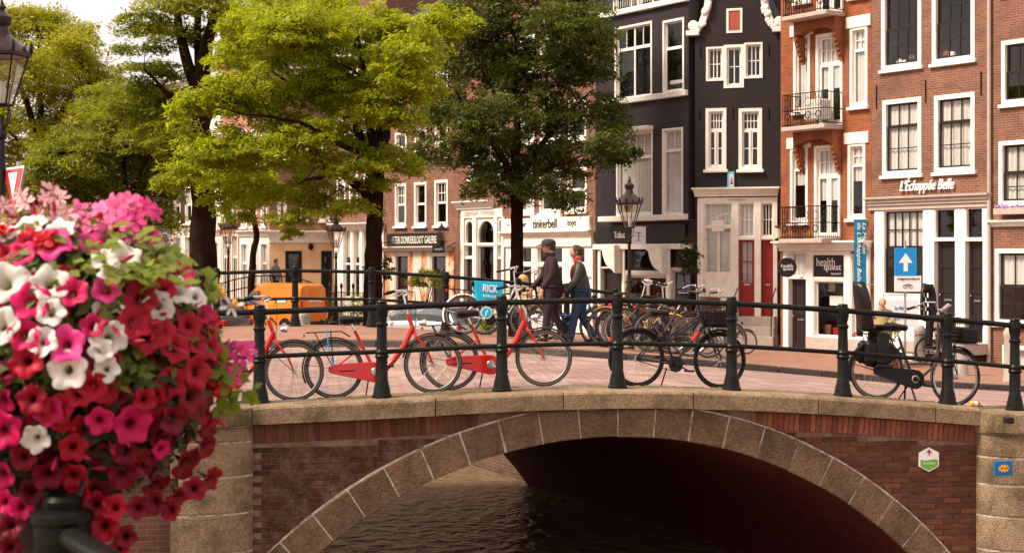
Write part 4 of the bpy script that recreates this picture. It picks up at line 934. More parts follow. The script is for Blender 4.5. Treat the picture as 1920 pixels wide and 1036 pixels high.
for x0, x1 in ((976, 998), (1008, 1056), (1073, 1098)):
    window(h, (h.u(x0), zm, h.u(x1), zt), .03, 'cream', ((0, 0, 1, 1, 1, 1),), 'cream', .03, name='fanlight'); boxpart(h, (h.u(x0), zm-.07, h.u(x1), zm), -.03, .12, 'white', 'transom')
    if x0 == 1073: door(h, (h.u(x0)+.02, .05, h.u(x1)-.02, zm-.07), 'cream', .10, glass=True)
    else: window(h, (h.u(x0), .5, h.u(x1), zm-.07), .03, 'cream', ((0, 0, 1, 1, 1, 1),), 'cream', .03, name='shop_window'); boxpart(h, (h.u(x0), 0, h.u(x1), .5), 0, .14, 'cream', 'stall_riser')
# ---- cream classical door front
h = House('narrow_house', 'narrow brick house with a tall white classical front of arched lights', 860, YL(860), 948, YL(948)); Hd = h
sf = (h.u(866), 0, h.u(944), h.z(905, 392)); wall(h, 0, h.L, 0, ZT-.3, [sf, h.rect(880, 250, 910, 335), h.rect(920, 248, 942, 333)], M['bk_brown']); inner(h, 0, h.L, 0, ZT-.3)
window(h, h.rect(880, 250, 910, 335), .1, sill=.05); window(h, h.rect(920, 248, 942, 333), .1, sill=.05)
cornice(h, (h.u(860), h.z(890, 392), h.u(926), h.z(890, 377)), .30, 'white')
boxpart(h, (h.u(866), h.z(905, 408), h.u(944), h.z(905, 392)), -.06, .14, 'white', 'fascia')
mb = MB()
for i in range(15):
    if i in (7,): continue
    x_ = h.u(874)+(h.u(930)-h.u(874))*i/15; z_ = h.z(902, 400); mb.box(x_, -.074, z_-.08, x_+.035, -.0605, z_+.08); mb.box(x_+.036, -.074, z_+random.choice((-.07, -.01, .05)), x_+.09, -.0605, z_+.075)
mb.build('carved_inscription', M['stone_trim'], h.o)
zt = h.z(905, 408); zA = h.z(905, 455); zB = h.z(905, 482)
cols = [(866, 872), (888, 895), (928, 934), (942, 947)]
for x0, x1 in cols: boxpart(h, (h.u(x0), 0, h.u(x1), zt), -.07, .16, 'white', 'pilaster')
for (x0, x1) in ((872, 888), (895, 928), (934, 942)):
    a, b = h.u(x0), h.u(x1); m_ = (a+b)/2; hw = (b-a)/2-.06; top = zt-.10-hw*.0
    # spandrel with an arched hole
    zsp = zt-.12-hw; mb = MB(); n = 10
    for i in range(n):
        t0, t1 = pi*i/n, pi*(i+1)/n; p0, p1 = (m_-hw*cos(t0), zsp+hw*sin(t0)), (m_-hw*cos(t1), zsp+hw*sin(t1)); mb.quad((p0[0], .0, p0[1]), (p1[0], .0, p1[1]), (p1[0], .0, zt), (p0[0], .0, zt)); mb.quad((p0[0], 0, p0[1]), (p0[0], .1, p0[1]), (p1[0], .1, p1[1]), (p1[0], 0, p1[1]))
    mb.box(a, .001, zA, m_-hw, .1, zt); mb.box(m_+hw, .001, zA, b, .1, zt); mb.build('arched_panel', M['white'], h.o)
    inst('pane', pane_mesh(2*hw, zt-zA), h.o, (m_, .09, (zt+zA)/2))
    boxpart(h, (a, zA-.09, b, zA), -.04, .12, 'white', 'transom')
    if x0 != 895: window(h, (a, zB, b, zA-.09), .02, 'white', ((0, 0, 1, 1, 1, 1),), 'white', .03, name='fanlight'); boxpart(h, (a, zB-.07, b, zB), -.02, .12, 'white', 'transom'); door(h, (a+.02, .1, b-.02, zB-.07), 'sash_black', .1)
    else: window(h, (a, .35, b, zA-.09), .03, 'white', ((0, 0, 1, 1, 1, 1),), 'white', .04, name='shop_window')
# ---- gallery house
h = House('brick_house', 'brown brick house with three narrow white sash windows over a dark gallery sign', 722, YL(722), 859.5, YL(859.5)); Hg = h
ws = [h.rect(741, 344, 762, 424), h.rect(777, 341, 800, 424), h.rect(815, 337, 840, 423), h.rect(741, 248, 763, 304), h.rect(778, 240, 800, 302), h.rect(816, 232, 840, 300), h.rect(742, 120, 764, 190), h.rect(779, 110, 801, 184), h.rect(817, 100, 841, 178)]
sf = (h.u(724), 0, h.u(852), h.z(790, 472)); zt_ = h.z(790, 34)
wall(h, 0, h.L, 0, zt_, ws+[sf], M['bk_brown']); inner(h, 0, h.L, 0, zt_)
for i, q in enumerate(ws): window(h, q, .11, 'white', ((0, .5, 1, 1, 3 if i in (0, 2) else 1, 2 if i in (0, 2) else 1), (0, 0, 1, .51, 1, 1)), 'white', .05, .03, sill=.06)
cornice(h, (0, zt_-.3, h.L, zt_), .3, 'white'); MB().add([(0, 0, zt_), (h.L, 0, zt_), (h.L, 8, zt_), (0, 8, zt_), (h.L/2, 4, zt_+2.4)], [(0, 1, 4), (1, 2, 4), (2, 3, 4), (3, 0, 4)]).build('roof', M['roof_tile'], h.o)
b = h.rect(733, 437, 833, 462); boxpart(h, b, -.22, .0, 'sign_black', 'sign_board')
lettering('lettering', 'PETER DONKERSLOOT GALERIE', h.o, M['gold_text'], ((h.u(744)+h.u(828))/2, -.235, (b[1]+b[3])/2), h.u(828)-h.u(744), .30, bold=.006)
cornice(h, h.rect(721, 462, 850, 471), .35, 'beige')
zt = h.z(790, 472)
mk('poster', (.42, .15, .05), .6, var=.9, vscale=3.2, stain=(.75, .55, .35), stain_amt=1., stain_scale=2.2)
for x0, x1, mt, nm in ((724, 733, 'poster', 'poster_column'), (733, 742, 'beige', 'shop_post'), (767, 776, 'poster', 'poster_column'), (776, 792, 'beige', 'shop_post'), (792, 802, 'poster', 'poster_column'), (802, 809, 'beige', 'shop_post'), (838, 843, 'beige', 'shop_post'), (843, 853, 'poster', 'poster_column')): boxpart(h, (h.u(x0), 0, h.u(x1), zt), -.05, .14, mt, nm)
for x0, x1 in ((742, 767), (809, 838)): window(h, (h.u(x0), .3, h.u(x1), zt-.12), .06, 'beige', ((0, 0, 1, 1, 1, 1),), 'dark', .04, name='shop_window'); boxpart(h, (h.u(x0), 0, h.u(x1), .3), 0, .14, 'beige', 'stall_riser'); boxpart(h, (h.u(x0), zt-.12, h.u(x1), zt), -.02, .14, 'beige', 'fascia')
p_ = on_facade(h, h.u(822, -.7), -.7, h.z(822, 467, -.7)); t = thing('hanging_sign', 'small black hanging board under the gallery sign', 'sign', p_, 0)
MB().cbox(-.24, -.02, -.14, .24, .02, .14, .01).build('sign_board', M['sign_black'], t); lettering('lettering', 'GALERIE', t, M['gold_text'], (0, -.03, 0), .34, .09); MB().tube([(0, 0, .14), (0, 0, .3), (.3, .6, .3)], .016, 6).build('bracket', M['iron_black'], t)
for px, py, Hh_, lab, k in ((828, 440, h, 'black wall lantern on an iron bracket in front of the gallery sign', .9), (711, 430, h, 'black wall lantern left of the gallery house', 1.1)):
    p_ = on_facade(Hh_, Hh_.u(px, -.8), -.8, Hh_.z(px, py, -.8)); t = thing('wall_lantern', lab, 'lamp', p_, 0)
    MB().lathe([(.10*k, -.25*k), (.17*k, .15*k), (.19*k, .17*k)], 6).build('lamp_glass', M['glass_lamp'] if k < 1 else M['iron_black'], t); MB().lathe([(.2*k, .17*k), (.15*k, .3*k), (.05*k, .42*k), (.02*k, .52*k)], 6).build('lamp_roof', M['iron_black'], t); MB().lathe([(.03*k, -.5*k), (.1*k, -.25*k)], 6).build('lamp_base', M['iron_black'], t); MB().tube([(0, 0, -.5*k), (.3, .4, -.5*k), (.5, .8, -.3*k)], .02, 6).build('bracket', M['iron_black'], t)
# ---- white pillared house left of the gallery
h = House('corner_house', 'brick house with tall white pillared ground floor beside the gallery house', 627, YL(640), 721.5, YL(721.5)); Hp = h
ws = []
for r, (a, b) in enumerate(((300, 392), (180, 262), (60, 140))): ws += [h.rect(632, a+8, 648, b+2), h.rect(655, a+5, 671, b), h.rect(682, a+2, 697, b-2), h.rect(704, a, 718, b-4)]
ws[3] = h.rect(703, 322, 719, 408); sf = (h.u(629), 0, h.u(720), h.z(675, 430)); wall(h, 0, h.L, 0, ZT+.5, ws+[sf], M['bk_brown']); inner(h, 0, h.L, 0, ZT+.5)
for i, q in enumerate(ws): window(h, q, .10, 'white', ((0, .5, 1, 1, 1, 1), (0, 0, 1, .51, 1, 1)), 'white', .05, .03, sill=.06, curtain=.6)
cornice(h, h.rect(627, 418, 722, 430), .35, 'white'); zt = h.z(675, 430)
for x0, x1 in ((629, 645), (659, 663), (676, 681), (693, 699), (711, 721)): boxpart(h, (h.u(x0), 0, h.u(x1), zt), -.06, .16, 'white', 'shop_post')
for x0, x1 in ((645, 659), (663, 676), (681, 693), (699, 711)): window(h, (h.u(x0), .9, h.u(x1), zt), .04, 'white', ((0, .5, 1, 1, 1, 1), (0, 0, 1, .5, 1, 1)), 'white', .04, name='shop_window', curtain=.4); boxpart(h, (h.u(x0), 0, h.u(x1), .9), 0, .14, 'white', 'stall_riser')
# ---- yellow plaster side and white corner front
h = House('corner_house', 'corner house with yellow plaster side wall and brown brick storeys above a white band', 506, 67.5, 627, 67.9); Hy = h
dd = [h.rect(535, 470, 566, 598), h.rect(602, 470, 622, 598)]; ws = [h.rect(599, 350, 618, 414), h.rect(560, 352, 578, 414), h.rect(520, 352, 538, 414), h.rect(600, 232, 618, 300), h.rect(560, 232, 578, 300), h.rect(520, 232, 538, 300)]
zc = h.z(560, 432); wall(h, 0, h.L, 0, zc, dd, M['plaster_yellow'], name='plaster_wall', top=False); wall(h, 0, h.L, zc, h.z(560, 128), ws, M['bk_brown'], depth=9); inner(h, 0, h.L, 0, 11)
cornice(h, (-.1, h.z(560, 446), h.L, h.z(560, 433)), .35, 'cream'); boxpart(h, (-.02, h.z(560, 455), h.L, h.z(560, 446)), -.08, .02, 'cream', 'band')
for q in ws: window(h, q, .12, 'white', ((0, .5, 1, 1, 1, 1), (0, 0, 1, .51, 1, 1)), 'white', .05, .03, sill=.08, curtain=.7)
for q in dd:
    boxpart(h, (q[0]+.05, q[1]+.02, q[2]-.05, q[3]-.05), .10, .14, 'dark', 'dark_backing')  # panel added behind the panes so inner light does not grey them
    window(h, q, .07, 'sash_black', ((0, .72, 1, 1, 1, 1), (0, 0, 1, .72, 2, 1)), 'sash_black', .08, .04, name='garage_door')
    mb = MB(); n = 8; hw = (q[2]-q[0])/2; m_ = (q[0]+q[2])/2
    for i in range(n): t0, t1 = -1+2*i/n, -1+2*(i+1)/n; mb.quad((m_+hw*t0, -.004, q[3]+.0), (m_+hw*t1, -.004, q[3]), (m_+hw*t1, -.004, q[3]-.14*t1*t1), (m_+hw*t0, -.004, q[3]-.14*t0*t0))
    mb.build('door_arch', M['plaster_yellow'], h.o)
zr = h.z(560, 128); cornice(h, (0, zr-.3, h.L, zr), .3, 'white'); MB().add([(-.2, -.2, zr), (h.L, -.2, zr), (h.L, 9, zr), (-.2, 9, zr), (h.L, 4, zr+2.6), (2, 4, zr+2.6)], [(0, 1, 4, 5), (1, 2, 4), (2, 3, 5, 4), (3, 0, 5)]).build('roof', M['roof_tile'], h.o)
for x0 in (563, 592): u_, z_, _, _2 = h.rect(x0, 480, x0+4, 490)
MB().ell((h.u(583), -.1, h.z(583, 462)), (.12, .12, .16), 8, 6).build('wall_lamp', M['iron_black'], h.o)
def row_house(name, label, xl, xr, Yl, Yr, brick, top_px, floors, cols, gf, gfcol='white', cur=.5, fr='white'):
    h = House(name, label, xl, Yl, xr, Yr); xm = (xl+xr)/2; zt = h.z(xm, top_px); ws = []
    w_ = h.L/cols
    for (a, b) in floors:
        z1, z0 = h.z(xm, a), h.z(xm, b)
        for c in range(cols): ws.append((w_*(c+.20), z0, w_*(c+.80), z1))
    zg = h.z(xm, gf); gw = [(w_*(c+.14), .4, w_*(c+.86), zg-.35) for c in range(cols)]
    wall(h, 0, h.L, zg, zt, ws, M[brick]); wall(h, 0, h.L, 0, zg, gw, M[gfcol], name='ground_floor_front', top=False); inner(h, 0, h.L, 0, zt)
    for q in ws: window(h, q, .11, fr, ((0, .5, 1, 1, 2, 1), (0, 0, 1, .51, 1, 1)), fr, .05, .03, sill=.06, curtain=cur)
    for q in gw: window(h, q, .09, fr, ((0, .68, 1, 1, 1, 1), (0, 0, 1, .69, 2, 1)), fr, .06, .04, name='shop_window', curtain=.35)
    cornice(h, (0, zg-.05, h.L, zg+.2), .22, gfcol); cornice(h, (0, zt-.3, h.L, zt), .3, fr)
    MB().add([(0, 0, zt), (h.L, 0, zt), (h.L, 8, zt), (0, 8, zt), (h.L, 4, zt+2.2), (0, 4, zt+2.2)], [(0, 1, 4, 5), (1, 2, 4), (2, 3, 5, 4), (3, 0, 5)]).build('roof', M['roof_tile'], h.o)
    return h
def YB(px):
    A = Vector(((505-CX)/F*67.5, 67.5)); u = (px-CX)/F; t = (A.x-u*A.y)/(u*DL.y-DL.x); return A.y+t*DL.y
row_house('white_house', 'white plastered canal house with arched ground floor windows behind the thin young tree', 449, 505, YB(449), 67.5, 'bk_pink', 140, [(345, 425), (240, 310)], 3, 440)
row_house('pink_house', 'narrow pink brick canal house with white window frames behind the left street lamp', 414, 449, YB(414), YB(449), 'bk_pink', 100, [(360, 414), (280, 335)], 2, 425, 'bk_pink')
row_house('white_house', 'narrow white painted canal house just right of the thick dark trunk', 388, 414, YB(388), YB(414), 'white', 120, [(360, 422), (280, 335)], 1, 438)
row_house('dark_house', 'dark brick canal house with white windows left of the thick trunk', 322, 388, YB(322), YB(388), 'bk_far_dark', 150, [(350, 418), (270, 325)], 3, 428, 'cream')
row_house('dark_house', 'dark brown canal house with a pale door surround at the end of the visible row', 262, 322, YB(262), YB(322), 'bk_far_dark', 170, [(350, 405), (280, 325)], 3, 425, 'beige')
row_house('brick_house', 'brick canal house mostly hidden behind trees above the flowers', 190, 262, YB(190), YB(262), 'bk_far', 200, [(350, 405), (280, 325)], 3, 425, 'beige')
# ================================================================ bicycles
def ring(mb, c, r, t, n=40, m=6, y=0.):
    mb.tube([(c[0]+r*cos(2*pi*k/n), y, c[1]+r*sin(2*pi*k/n)) for k in range(n)], t, m, closed=True)
_wheel = {}
def wheel_meshes(r, tyre):
    k = (r, tyre)
    if k in _wheel: return _wheel[k]
    t = MB(); ring(t, (0, 0), r-.021, .021, 44, 8)
    wl = MB(); n = 44; vs = []
    for s_ in (-1, 1):
        b = len(wl.v)
        for i in range(n):
            a = 2*pi*i/n; wl.v.append(((r-.014)*cos(a), s_*.0195, (r-.014)*sin(a))); wl.v.append(((r-.032)*cos(a), s_*.0205, (r-.032)*sin(a)))
        for i in range(n): j = (i+1) % n; wl.f.append((b+2*i, b+2*j, b+2*j+1, b+2*i+1))
    rm = MB(); ring(rm, (0, 0), r-.047, .012, 44, 6)
    sp = MB(); ns = 28
    for i in range(ns):
        a = 2*pi*i/ns; a2 = a+(.5 if i % 4 < 2 else -.5); s_ = .028 if i % 2 else -.028
        sp.tube([(.022*cos(a2), s_, .022*sin(a2)), ((r-.052)*cos(a), 0, (r-.052)*sin(a))], .0014, 3, cap=False)
    hb = MB().lathe([(.012, -.055), (.012, -.035), (.030, -.033), (.022, -.025), (.022, .025), (.030, .033), (.012, .035), (.012, .055)], 10, ax='y')
    _wheel[k] = (t.mesh('tyre', M['rubber'], True), rm.mesh('rim', M['steel'] if tyre != 'black' else M['bike_black'], True), sp.mesh('spokes', M['steel']), hb.mesh('hub', M['steel'], True), wl.mesh('tyre_wall', M['tyre_wall'] if tyre == 'wall' else M['rubber']))
    return _wheel[k]
def wheel(par, x, r, tyre='wall', steer=None):
    t, rm, sp, hb, wl = wheel_meshes(r, tyre); w_ = inst('wheel', rm, par, (x, 0, r)); w_.rotation_euler = (0, random.uniform(0, 6), 0)
    inst('tyre', t, w_); inst('spokes', sp, w_); inst('hub', hb, w_)
    if tyre == 'wall': inst('tyre_wall', wl, w_)
    return w_
def fender(par, x, r, a0, a1, mat, w_=.028):
    mb = MB(); n = 16; vs = []
    for i in range(n+1):
        a = R(a0+(a1-a0)*i/n); rr = r+.018
        for (dy, dr) in ((-w_, -.012), (-w_*.7, .004), (0, .010), (w_*.7, .004), (w_, -.012)): vs.append((x+(rr+dr)*cos(a), dy, r+(rr+dr)*sin(a)))
    fs = [(i*5+k, i*5+k+1, (i+1)*5+k+1, (i+1)*5+k) for i in range(n) for k in range(4)]; mb.add(vs, fs)
    a = R(a0+(a1-a0)*.12)
    for s_ in (-1, 1): mb.tube([(x, s_*.05, r), (x+(r+.018)*cos(R((a0+a1)/2+ (a0-a1)*.3)), s_*w_, r+(r+.018)*sin(R((a0+a1)/2+(a0-a1)*.3)))], .0028, 4)
    return mb.build('fender', M[mat], par, smooth=True)
def bike(label, p, heading, frame='bike_red', style='city', r=.34, wb=1.14, fmat=None, fend='black_plastic', tyre='wall', rack=True, guard=True, basket=None, bars='swept', group=None, lean=0., steer=0., strap=False, crate=None, seatmat='leather', light=True, skirt=False, detail=True, zf=None):
    """x forward, wheels on the ground; heading in radians about z"""
    t = thing('bicycle', label, 'bicycle', p, heading, group)
    t.rotation_euler = (lean, 0 if zf is None else -zf, heading)
    F_ = M[frame]; B = Vector((.47, 0, .285)); S1 = Vector((.255, 0, .765)) if style != 'sport' else Vector((.29, 0, .76)); H1 = Vector((wb-.27, 0, .93)); H0 = Vector((wb-.215, 0, .76)); tr = .019
    mb = MB()
    mb.tube([B, B+(S1-B)*.55, S1], .018, 8)
    if style == 'city':      # deep curved step through tube
        c = [H0+Vector((0, 0, .03)), H0+Vector((-.10, 0, -.18)), Vector((.70, 0, .42)), Vector((.60, 0, .315)), B]
        mb.tube([tuple(x) for x in c], [.030, .034, .035, .033, .029], 10)
    elif style == 'sport':
        mb.tube([H0, B], .021, 8); mb.tube([H1+Vector((.01, 0, -.05)), B+(S1-B)*.62], .016, 8); mb.tube([H1+Vector((.02, .0, -.09)), B+(S1-B)*.52], .012, 8)
    elif style == 'dutch':
        mb.tube([H0, Vector((.74, 0, .47)), Vector((.60, 0, .33)), B], .017, 8); mb.tube([H1+Vector((.01, 0, -.04)), Vector((.76, 0, .60)), Vector((.60, 0, .48)), B+(S1-B)*.36], .015, 8)
    else:
        mb.tube([H0, B], .017, 8); mb.tube([H1+Vector((.01, 0, -.04)), B+(S1-B)*.93], .016, 8)
    mb.tube([H1, H0], .024, 10)
    for s_ in (-1, 1):
        mb.tube([(0, s_*.062, r), tuple(B+Vector((-.05, s_*.04, 0)))], .010, 6); mb.tube([(0, s_*.062, r), tuple(B+(S1-B)*(.80 if style != 'city' else .62)+Vector((0, s_*.02, 0)))], .010, 6)
    mb.build('frame', F_, t, smooth=True)
    wheel(t, 0, r, tyre); fe = bpy.data.objects.new('fork', None)
    fk = MB(); fk.tube([tuple(H0), tuple(H0+Vector((.02, 0, -.06)))], .020, 8)
    for s_ in (-1, 1): fk.tube([tuple(H0+Vector((.015, 0, -.03))), tuple(H0+Vector((.03, s_*.055, -.09))), (wb-.06, s_*.058, .50), (wb, s_*.058, r)], [.014, .015, .012, .009], 7)
    fo = fk.build('fork', M[fmat] if fmat else F_, t, smooth=True)
    wheel(t, wb, r, tyre)
    if fend: fender(t, 0, r, 205, 25, fend).name; fender(t, wb, r, 165, 30 if style == 'city' else 50, fend)
    # saddle
    sp = MB(); seat = S1+Vector((-.045, 0, .105)); sp.tube([tuple(S1), tuple(seat)], .013, 6)
    sp.build('seat_post', M['chrome'], t, smooth=True)
    sd_ = MB(); n = 8; prof = [(-.13, .055, .05), (-.12, .10, .065), (-.06, .105, .07), (0, .075, .06), (.06, .042, .05), (.12, .026, .045), (.145, .018, .03)]
    vs = []
    for (x_, hw, hh) in prof:
        for k in range(10):
            q = 2*pi*k/10; vs.append((seat.x+x_, hw*cos(q), seat.z+.03+(hh*.7*sin(q) if sin(q) > 0 else hh*1.0*sin(q))))
    m_ = len(prof); sd_.add(vs, [(i*10+k, i*10+(k+1) % 10, (i+1)*10+(k+1) % 10, (i+1)*10+k) for i in range(m_-1) for k in range(10)]+[tuple(range(9, -1, -1)), tuple((m_-1)*10+k for k in range(10))])
    so = sd_.build('saddle', M[seatmat], t, smooth=True)
    if detail:
        ms = MB()
        for s_ in (-1, 1): ms.tube([(seat.x-.09+.018*cos(a), s_*.05+.018*sin(a), seat.z-.07+.005*a) for a in np.linspace(0, 15, 26)], .003, 4)
        ms.build('springs', M['steel'], so)
    # handlebar
    Ht = H1+Vector((-.04, 0, .23)); mb = MB(); mb.tube([tuple(H1), tuple(Ht)], .012, 7)
    if bars == 'swept': path = [(-.20, .28, .02), (-.10, .285, .035), (.02, .24, .04), (.075, .12, .02), (.05, .03, 0), (.05, -.03, 0), (.075, -.12, .02), (.02, -.24, .04), (-.10, -.285, .035), (-.20, -.28, .02)]
    elif bars == 'flat': path = [(-.04, .30, .02), (0, .20, .01), (.05, .05, 0), (.05, -.05, 0), (0, -.20, .01), (-.04, -.30, .02)]
    else: path = [(-.24, .26, -.02), (-.12, .28, .01), (0, .26, .07), (.05, .14, .08), (.02, .04, .0), (.02, -.04, .0), (.05, -.14, .08), (0, -.26, .07), (-.12, -.28, .01), (-.24, -.26, -.02)]
    pts = [tuple(Ht+Vector(q)) for q in path]; mb.tube(pts, .011, 8); mb.tube([tuple(Ht+Vector((0, 0, -.02))), tuple(Ht+Vector((.05, 0, 0)))], .014, 7)
    hb = mb.build('handlebar', M['chrome'] if bars != 'flat' else M['bike_black'], t, smooth=True)
    for s_ in (0, -1):
        a = Vector(pts[s_]); b = Vector(pts[1 if s_ == 0 else -2]); MB().tube([tuple(a+(a-b)*.1), tuple(a+(b-a)*.9)], .0165, 8).build('grip', M['rubber'], hb, smooth=True)
    if detail:
        for s_ in (-1, 1):
            MB().tube([tuple(Ht+Vector((.0, s_*.20, .02))), tuple(Ht+Vector((-.04, s_*.235, -.01))), tuple(Ht+Vector((-.14, s_*.25, -.01)))], .005, 5).build('brake_lever', M['steel'], hb, smooth=True)
            MB().tube([tuple(Ht+Vector((.03, s_*.18, .02))), tuple(Ht+Vector((.13, s_*.09, .02))), tuple(Ht+Vector((.14, s_*.03, -.12))), tuple(H0+Vector((.03, s_*.01, 0)))], .003, 4).build('cable', M['rubber'], hb, smooth=True)
    # drive train
    cg = MB(); y_ = -.055
    if guard:
        pts = [(-.02, r+.05), (-.055, r+.03), (-.065, r-.01), (-.05, r-.045), (.02, r-.065), (B.x-.03, B.z-.115), (B.x+.03, B.z-.12), (B.x+.085, B.z-.09), (B.x+.115, B.z-.04), (B.x+.12, B.z+.02), (B.x+.095, B.z+.075), (B.x+.04, B.z+.11), (B.x-.05, B.z+.118)]
        cg.prism([(a, b) for a, b in pts], y_-.018, y_+.020, .008); cgo = cg.build('chain_guard', F_ if guard is True else M[guard], t, smooth=True, ang=30); MB().cbox(.06, y_-.0205, r-.035, .24, y_-.0175, r-.022, .001).build('guard_slot', M['black_plastic'], cgo); MB().lathe([(.05, y_-.022), (.046, y_-.026), (.02, y_-.028)], 16, (B.x, 0, B.z), ax='y').build('guard_boss', M['steel'], cgo, smooth=True)
    else:
        cg.lathe([(.09, y_-.003), (.095, y_), (.09, y_+.003)], 26, (B.x, 0, B.z), ax='y'); cg.lathe([(.035, y_-.003), (.036, y_+.003)], 14, (0, 0, r), ax='y')
        cg.tube([(0, y_, r+.035), (B.x, y_, B.z+.093)], .005, 4); cg.tube([(0, y_, r-.035), (B.x, y_, B.z-.093)], .005, 4); cg.build('chain', M['black_plastic'], t)
    ca = random.uniform(-.9, .6) if not strap else .35
    cm = MB(); d = Vector((cos(ca), 0, sin(ca)))*.17
    cm.tube([tuple(B+Vector((0, y_-.03, 0))), tuple(B+d+Vector((0, y_-.04, 0)))], .010, 6); cm.tube([tuple(B+Vector((0, .05, 0))), tuple(B-d+Vector((0, .06, 0)))], .010, 6); cm.lathe([(.03, y_-.045), (.034, y_-.03), (.02, y_-.02)], 14, (B.x, 0, B.z), ax='y')
    cr_ = cm.build('crank', M['chrome'] if guard is True else M['black_plastic'], t, smooth=True)
    for s_, dd in ((-1, d), (1, -d)): c_ = B+dd+Vector((0, s_*.11, 0)); MB().cbox(c_.x-.05, c_.y-.045, c_.z-.012, c_.x+.05, c_.y+.045, c_.z+.012, .004).build('pedal', M['rubber'], cr_)
    if rack:
        mb = MB()
        for s_ in (-1, 1):
            mb.tube([(-.30, s_*.055, 2*r+.085), (.10, s_*.055, 2*r+.085), (.20, s_*.03, 2*r+.02)], .008, 6); mb.tube([(-.20, s_*.06, 2*r+.08), (-.0, s_*.066, r)], .006, 5); mb.tube([(-.02, s_*.06, 2*r+.08), (0, s_*.066, r)], .006, 5)
        for x_ in (-.30, -.15, .0, .10): mb.tube([(x_, -.055, 2*r+.085), (x_, .055, 2*r+.085)], .006, 5)
        rk = mb.build('rack', M['black_plastic'], t, smooth=True)
        MB().cbox(-.335, -.04, 2*r+.035, -.315, .04, 2*r+.075, .006).build('rear_light', M['lens_red'], rk)
        if strap:
            mb = MB()
            for s_ in (-1, 1): mb.tube([(-.06, s_*.06, 2*r+.10), (-.05, s_*.068, r+.22), (.0, s_*.075, r+.03)], .007, 5)
            mb.tube([(-.06, -.06, 2*r+.10), (-.06, .06, 2*r+.10)], .014, 6); mb.build('strap', M['blue_strap'], rk, smooth=True)
    if light:
        c = H0+Vector((.12, 0, .06)) if style == 'city' else H0+Vector((.10, 0, .10))
        lm = MB().lathe([(.012, -.05), (.035, -.02), (.042, .03), (.038, .035)], 12, (0, 0, 0), ax='x'); lm.tube([(-.03, 0, -.01), (-.10, 0, -.05)], .006, 5)
        lo = lm.build('headlight', M['chrome'] if style == 'city' else M['black_plastic'], t, smooth=True, loc=tuple(c)); MB().lathe([(.036, .034), (.02, .040)], 12, ax='x').build('lens', M['lens_clear'], lo, smooth=True)
    if detail:
        mb = MB(); mb.tube([(.10+.09*cos(a), .0, r+r-.10+.09*sin(a)) for a in np.linspace(0, 6.28, 18)], .006, 5)  # ring lock hugging the tyre
        mb.v = [(v[0]*.3-.02+.16, (v[2]-(2*r-.10))*1.0, 2*r-.16+v[0]*.4) for v in mb.v]; mb.build('ring_lock', M['black_plastic'], t, smooth=True)
        MB().tube([(.40, .06, .24), (.36, .13, .015)] if not skirt else [(.45, .05, .22), (.36, .16, .0)], .009, 6).build('kickstand', M['black_plastic'], t)
    if skirt:
        mb = MB(); n = 12; vs = [(0, s, r) for s in (-.07, .07)]
        for s_ in (-.045, .045):
            b = len(mb.v); mb.v.append((.0, s_, r+.02))
            for i in range(n+1): a = R(35+(160-35)*i/n); mb.v.append(((r+.01)*cos(a), s_, r+(r+.01)*sin(a)))
            mb.f += [(b, b+1+i, b+2+i) for i in range(n)]
        mb.build('coat_guard', M['black_plastic'], t)
    if basket: basket(t, H1, H0, wb, r, Ht)
    if crate: crate(t, H1, H0, wb, r, Ht)
    if steer:
        c = Vector((wb-.10, 0, 0)); S = Matrix.Translation(c) @ Matrix.Rotation(steer, 4, 'Z') @ Matrix.Translation(-c); seen = 0
        for ch in list(t.children):
            nm = ch.name.split('.')[0]; front = nm in ('fork', 'handlebar', 'headlight', 'basket', 'crate', 'front_child_seat')
            if nm in ('wheel', 'fender'):
                xs = ch.location.x if nm == 'wheel' else sum(v.co.x for v in ch.data.vertices)/len(ch.data.vertices); front = xs > wb*.5
            if front:
                L4 = Matrix.LocRotScale(ch.location, ch.rotation_euler, ch.scale); a, b_, c_ = (S @ L4).decompose(); ch.location = a; ch.rotation_euler = b_.to_euler(); ch.scale = c_
    return t
def wire_basket(t, H1, H0, wb, r, Ht):
    x0, x1, z0, z1, hw = H1.x+.06, H1.x+.43, H1.z-.19, H1.z+.10, .20
    mb = MB(); m = 11
    def P_(u, v, f):   # tapering
        k = .86+.14*v
        return u, v
    def corner(i, v):
        k = .84+.16*v; cx_ = (x0+x1)/2; hx = (x1-x0)/2*k; hy = hw*k; return [(cx_-hx, -hy), (cx_+hx, -hy), (cx_+hx, hy), (cx_-hx, hy)][i]
    for j in range(7):
        v = j/6; z = z0+(z1-z0)*v; c = [corner(i, v) for i in range(4)]; mb.tube([(a, b, z) for a, b in c], .004 if j < 6 else .009, 4, closed=True)
    for i in range(4):
        for k in range(m):
            f = k/m; a0, a1 = corner(i, 0), corner((i+1) % 4, 0); b0, b1 = corner(i, 1), corner((i+1) % 4, 1)
            mb.tube([(a0[0]+(a1[0]-a0[0])*f, a0[1]+(a1[1]-a0[1])*f, z0), (b0[0]+(b1[0]-b0[0])*f, b0[1]+(b1[1]-b0[1])*f, z1)], .0035, 4)
    k = .84; mb.box(x0+.03, -hw*.84, z0-.004, x1-.03, hw*.84, z0+.004)
    b_ = mb.build('basket', M['black_plastic'], t); mb = MB()
    for s_ in (-1, 1): mb.tube([(x0+.08, s_*.06, z0), (wb, s_*.06, r)], .006, 5)
    mb.build('basket_stay', M['black_plastic'], b_)
    MB().cbox(x0+.035, -.16, z0+.01, x1-.035, .16, z0+.20, .02).build('basket_liner', M['black_plastic'], b_)
def wicker_basket(t, H1, H0, wb, r, Ht):
    MB().lathe([(.13, 0), (.18, .22), (.19, .23), (.175, .22), (.13, .02)], 16, (H1.x+.24, 0, H1.z-.12)).build('basket', M['wicker'], t, smooth=True)
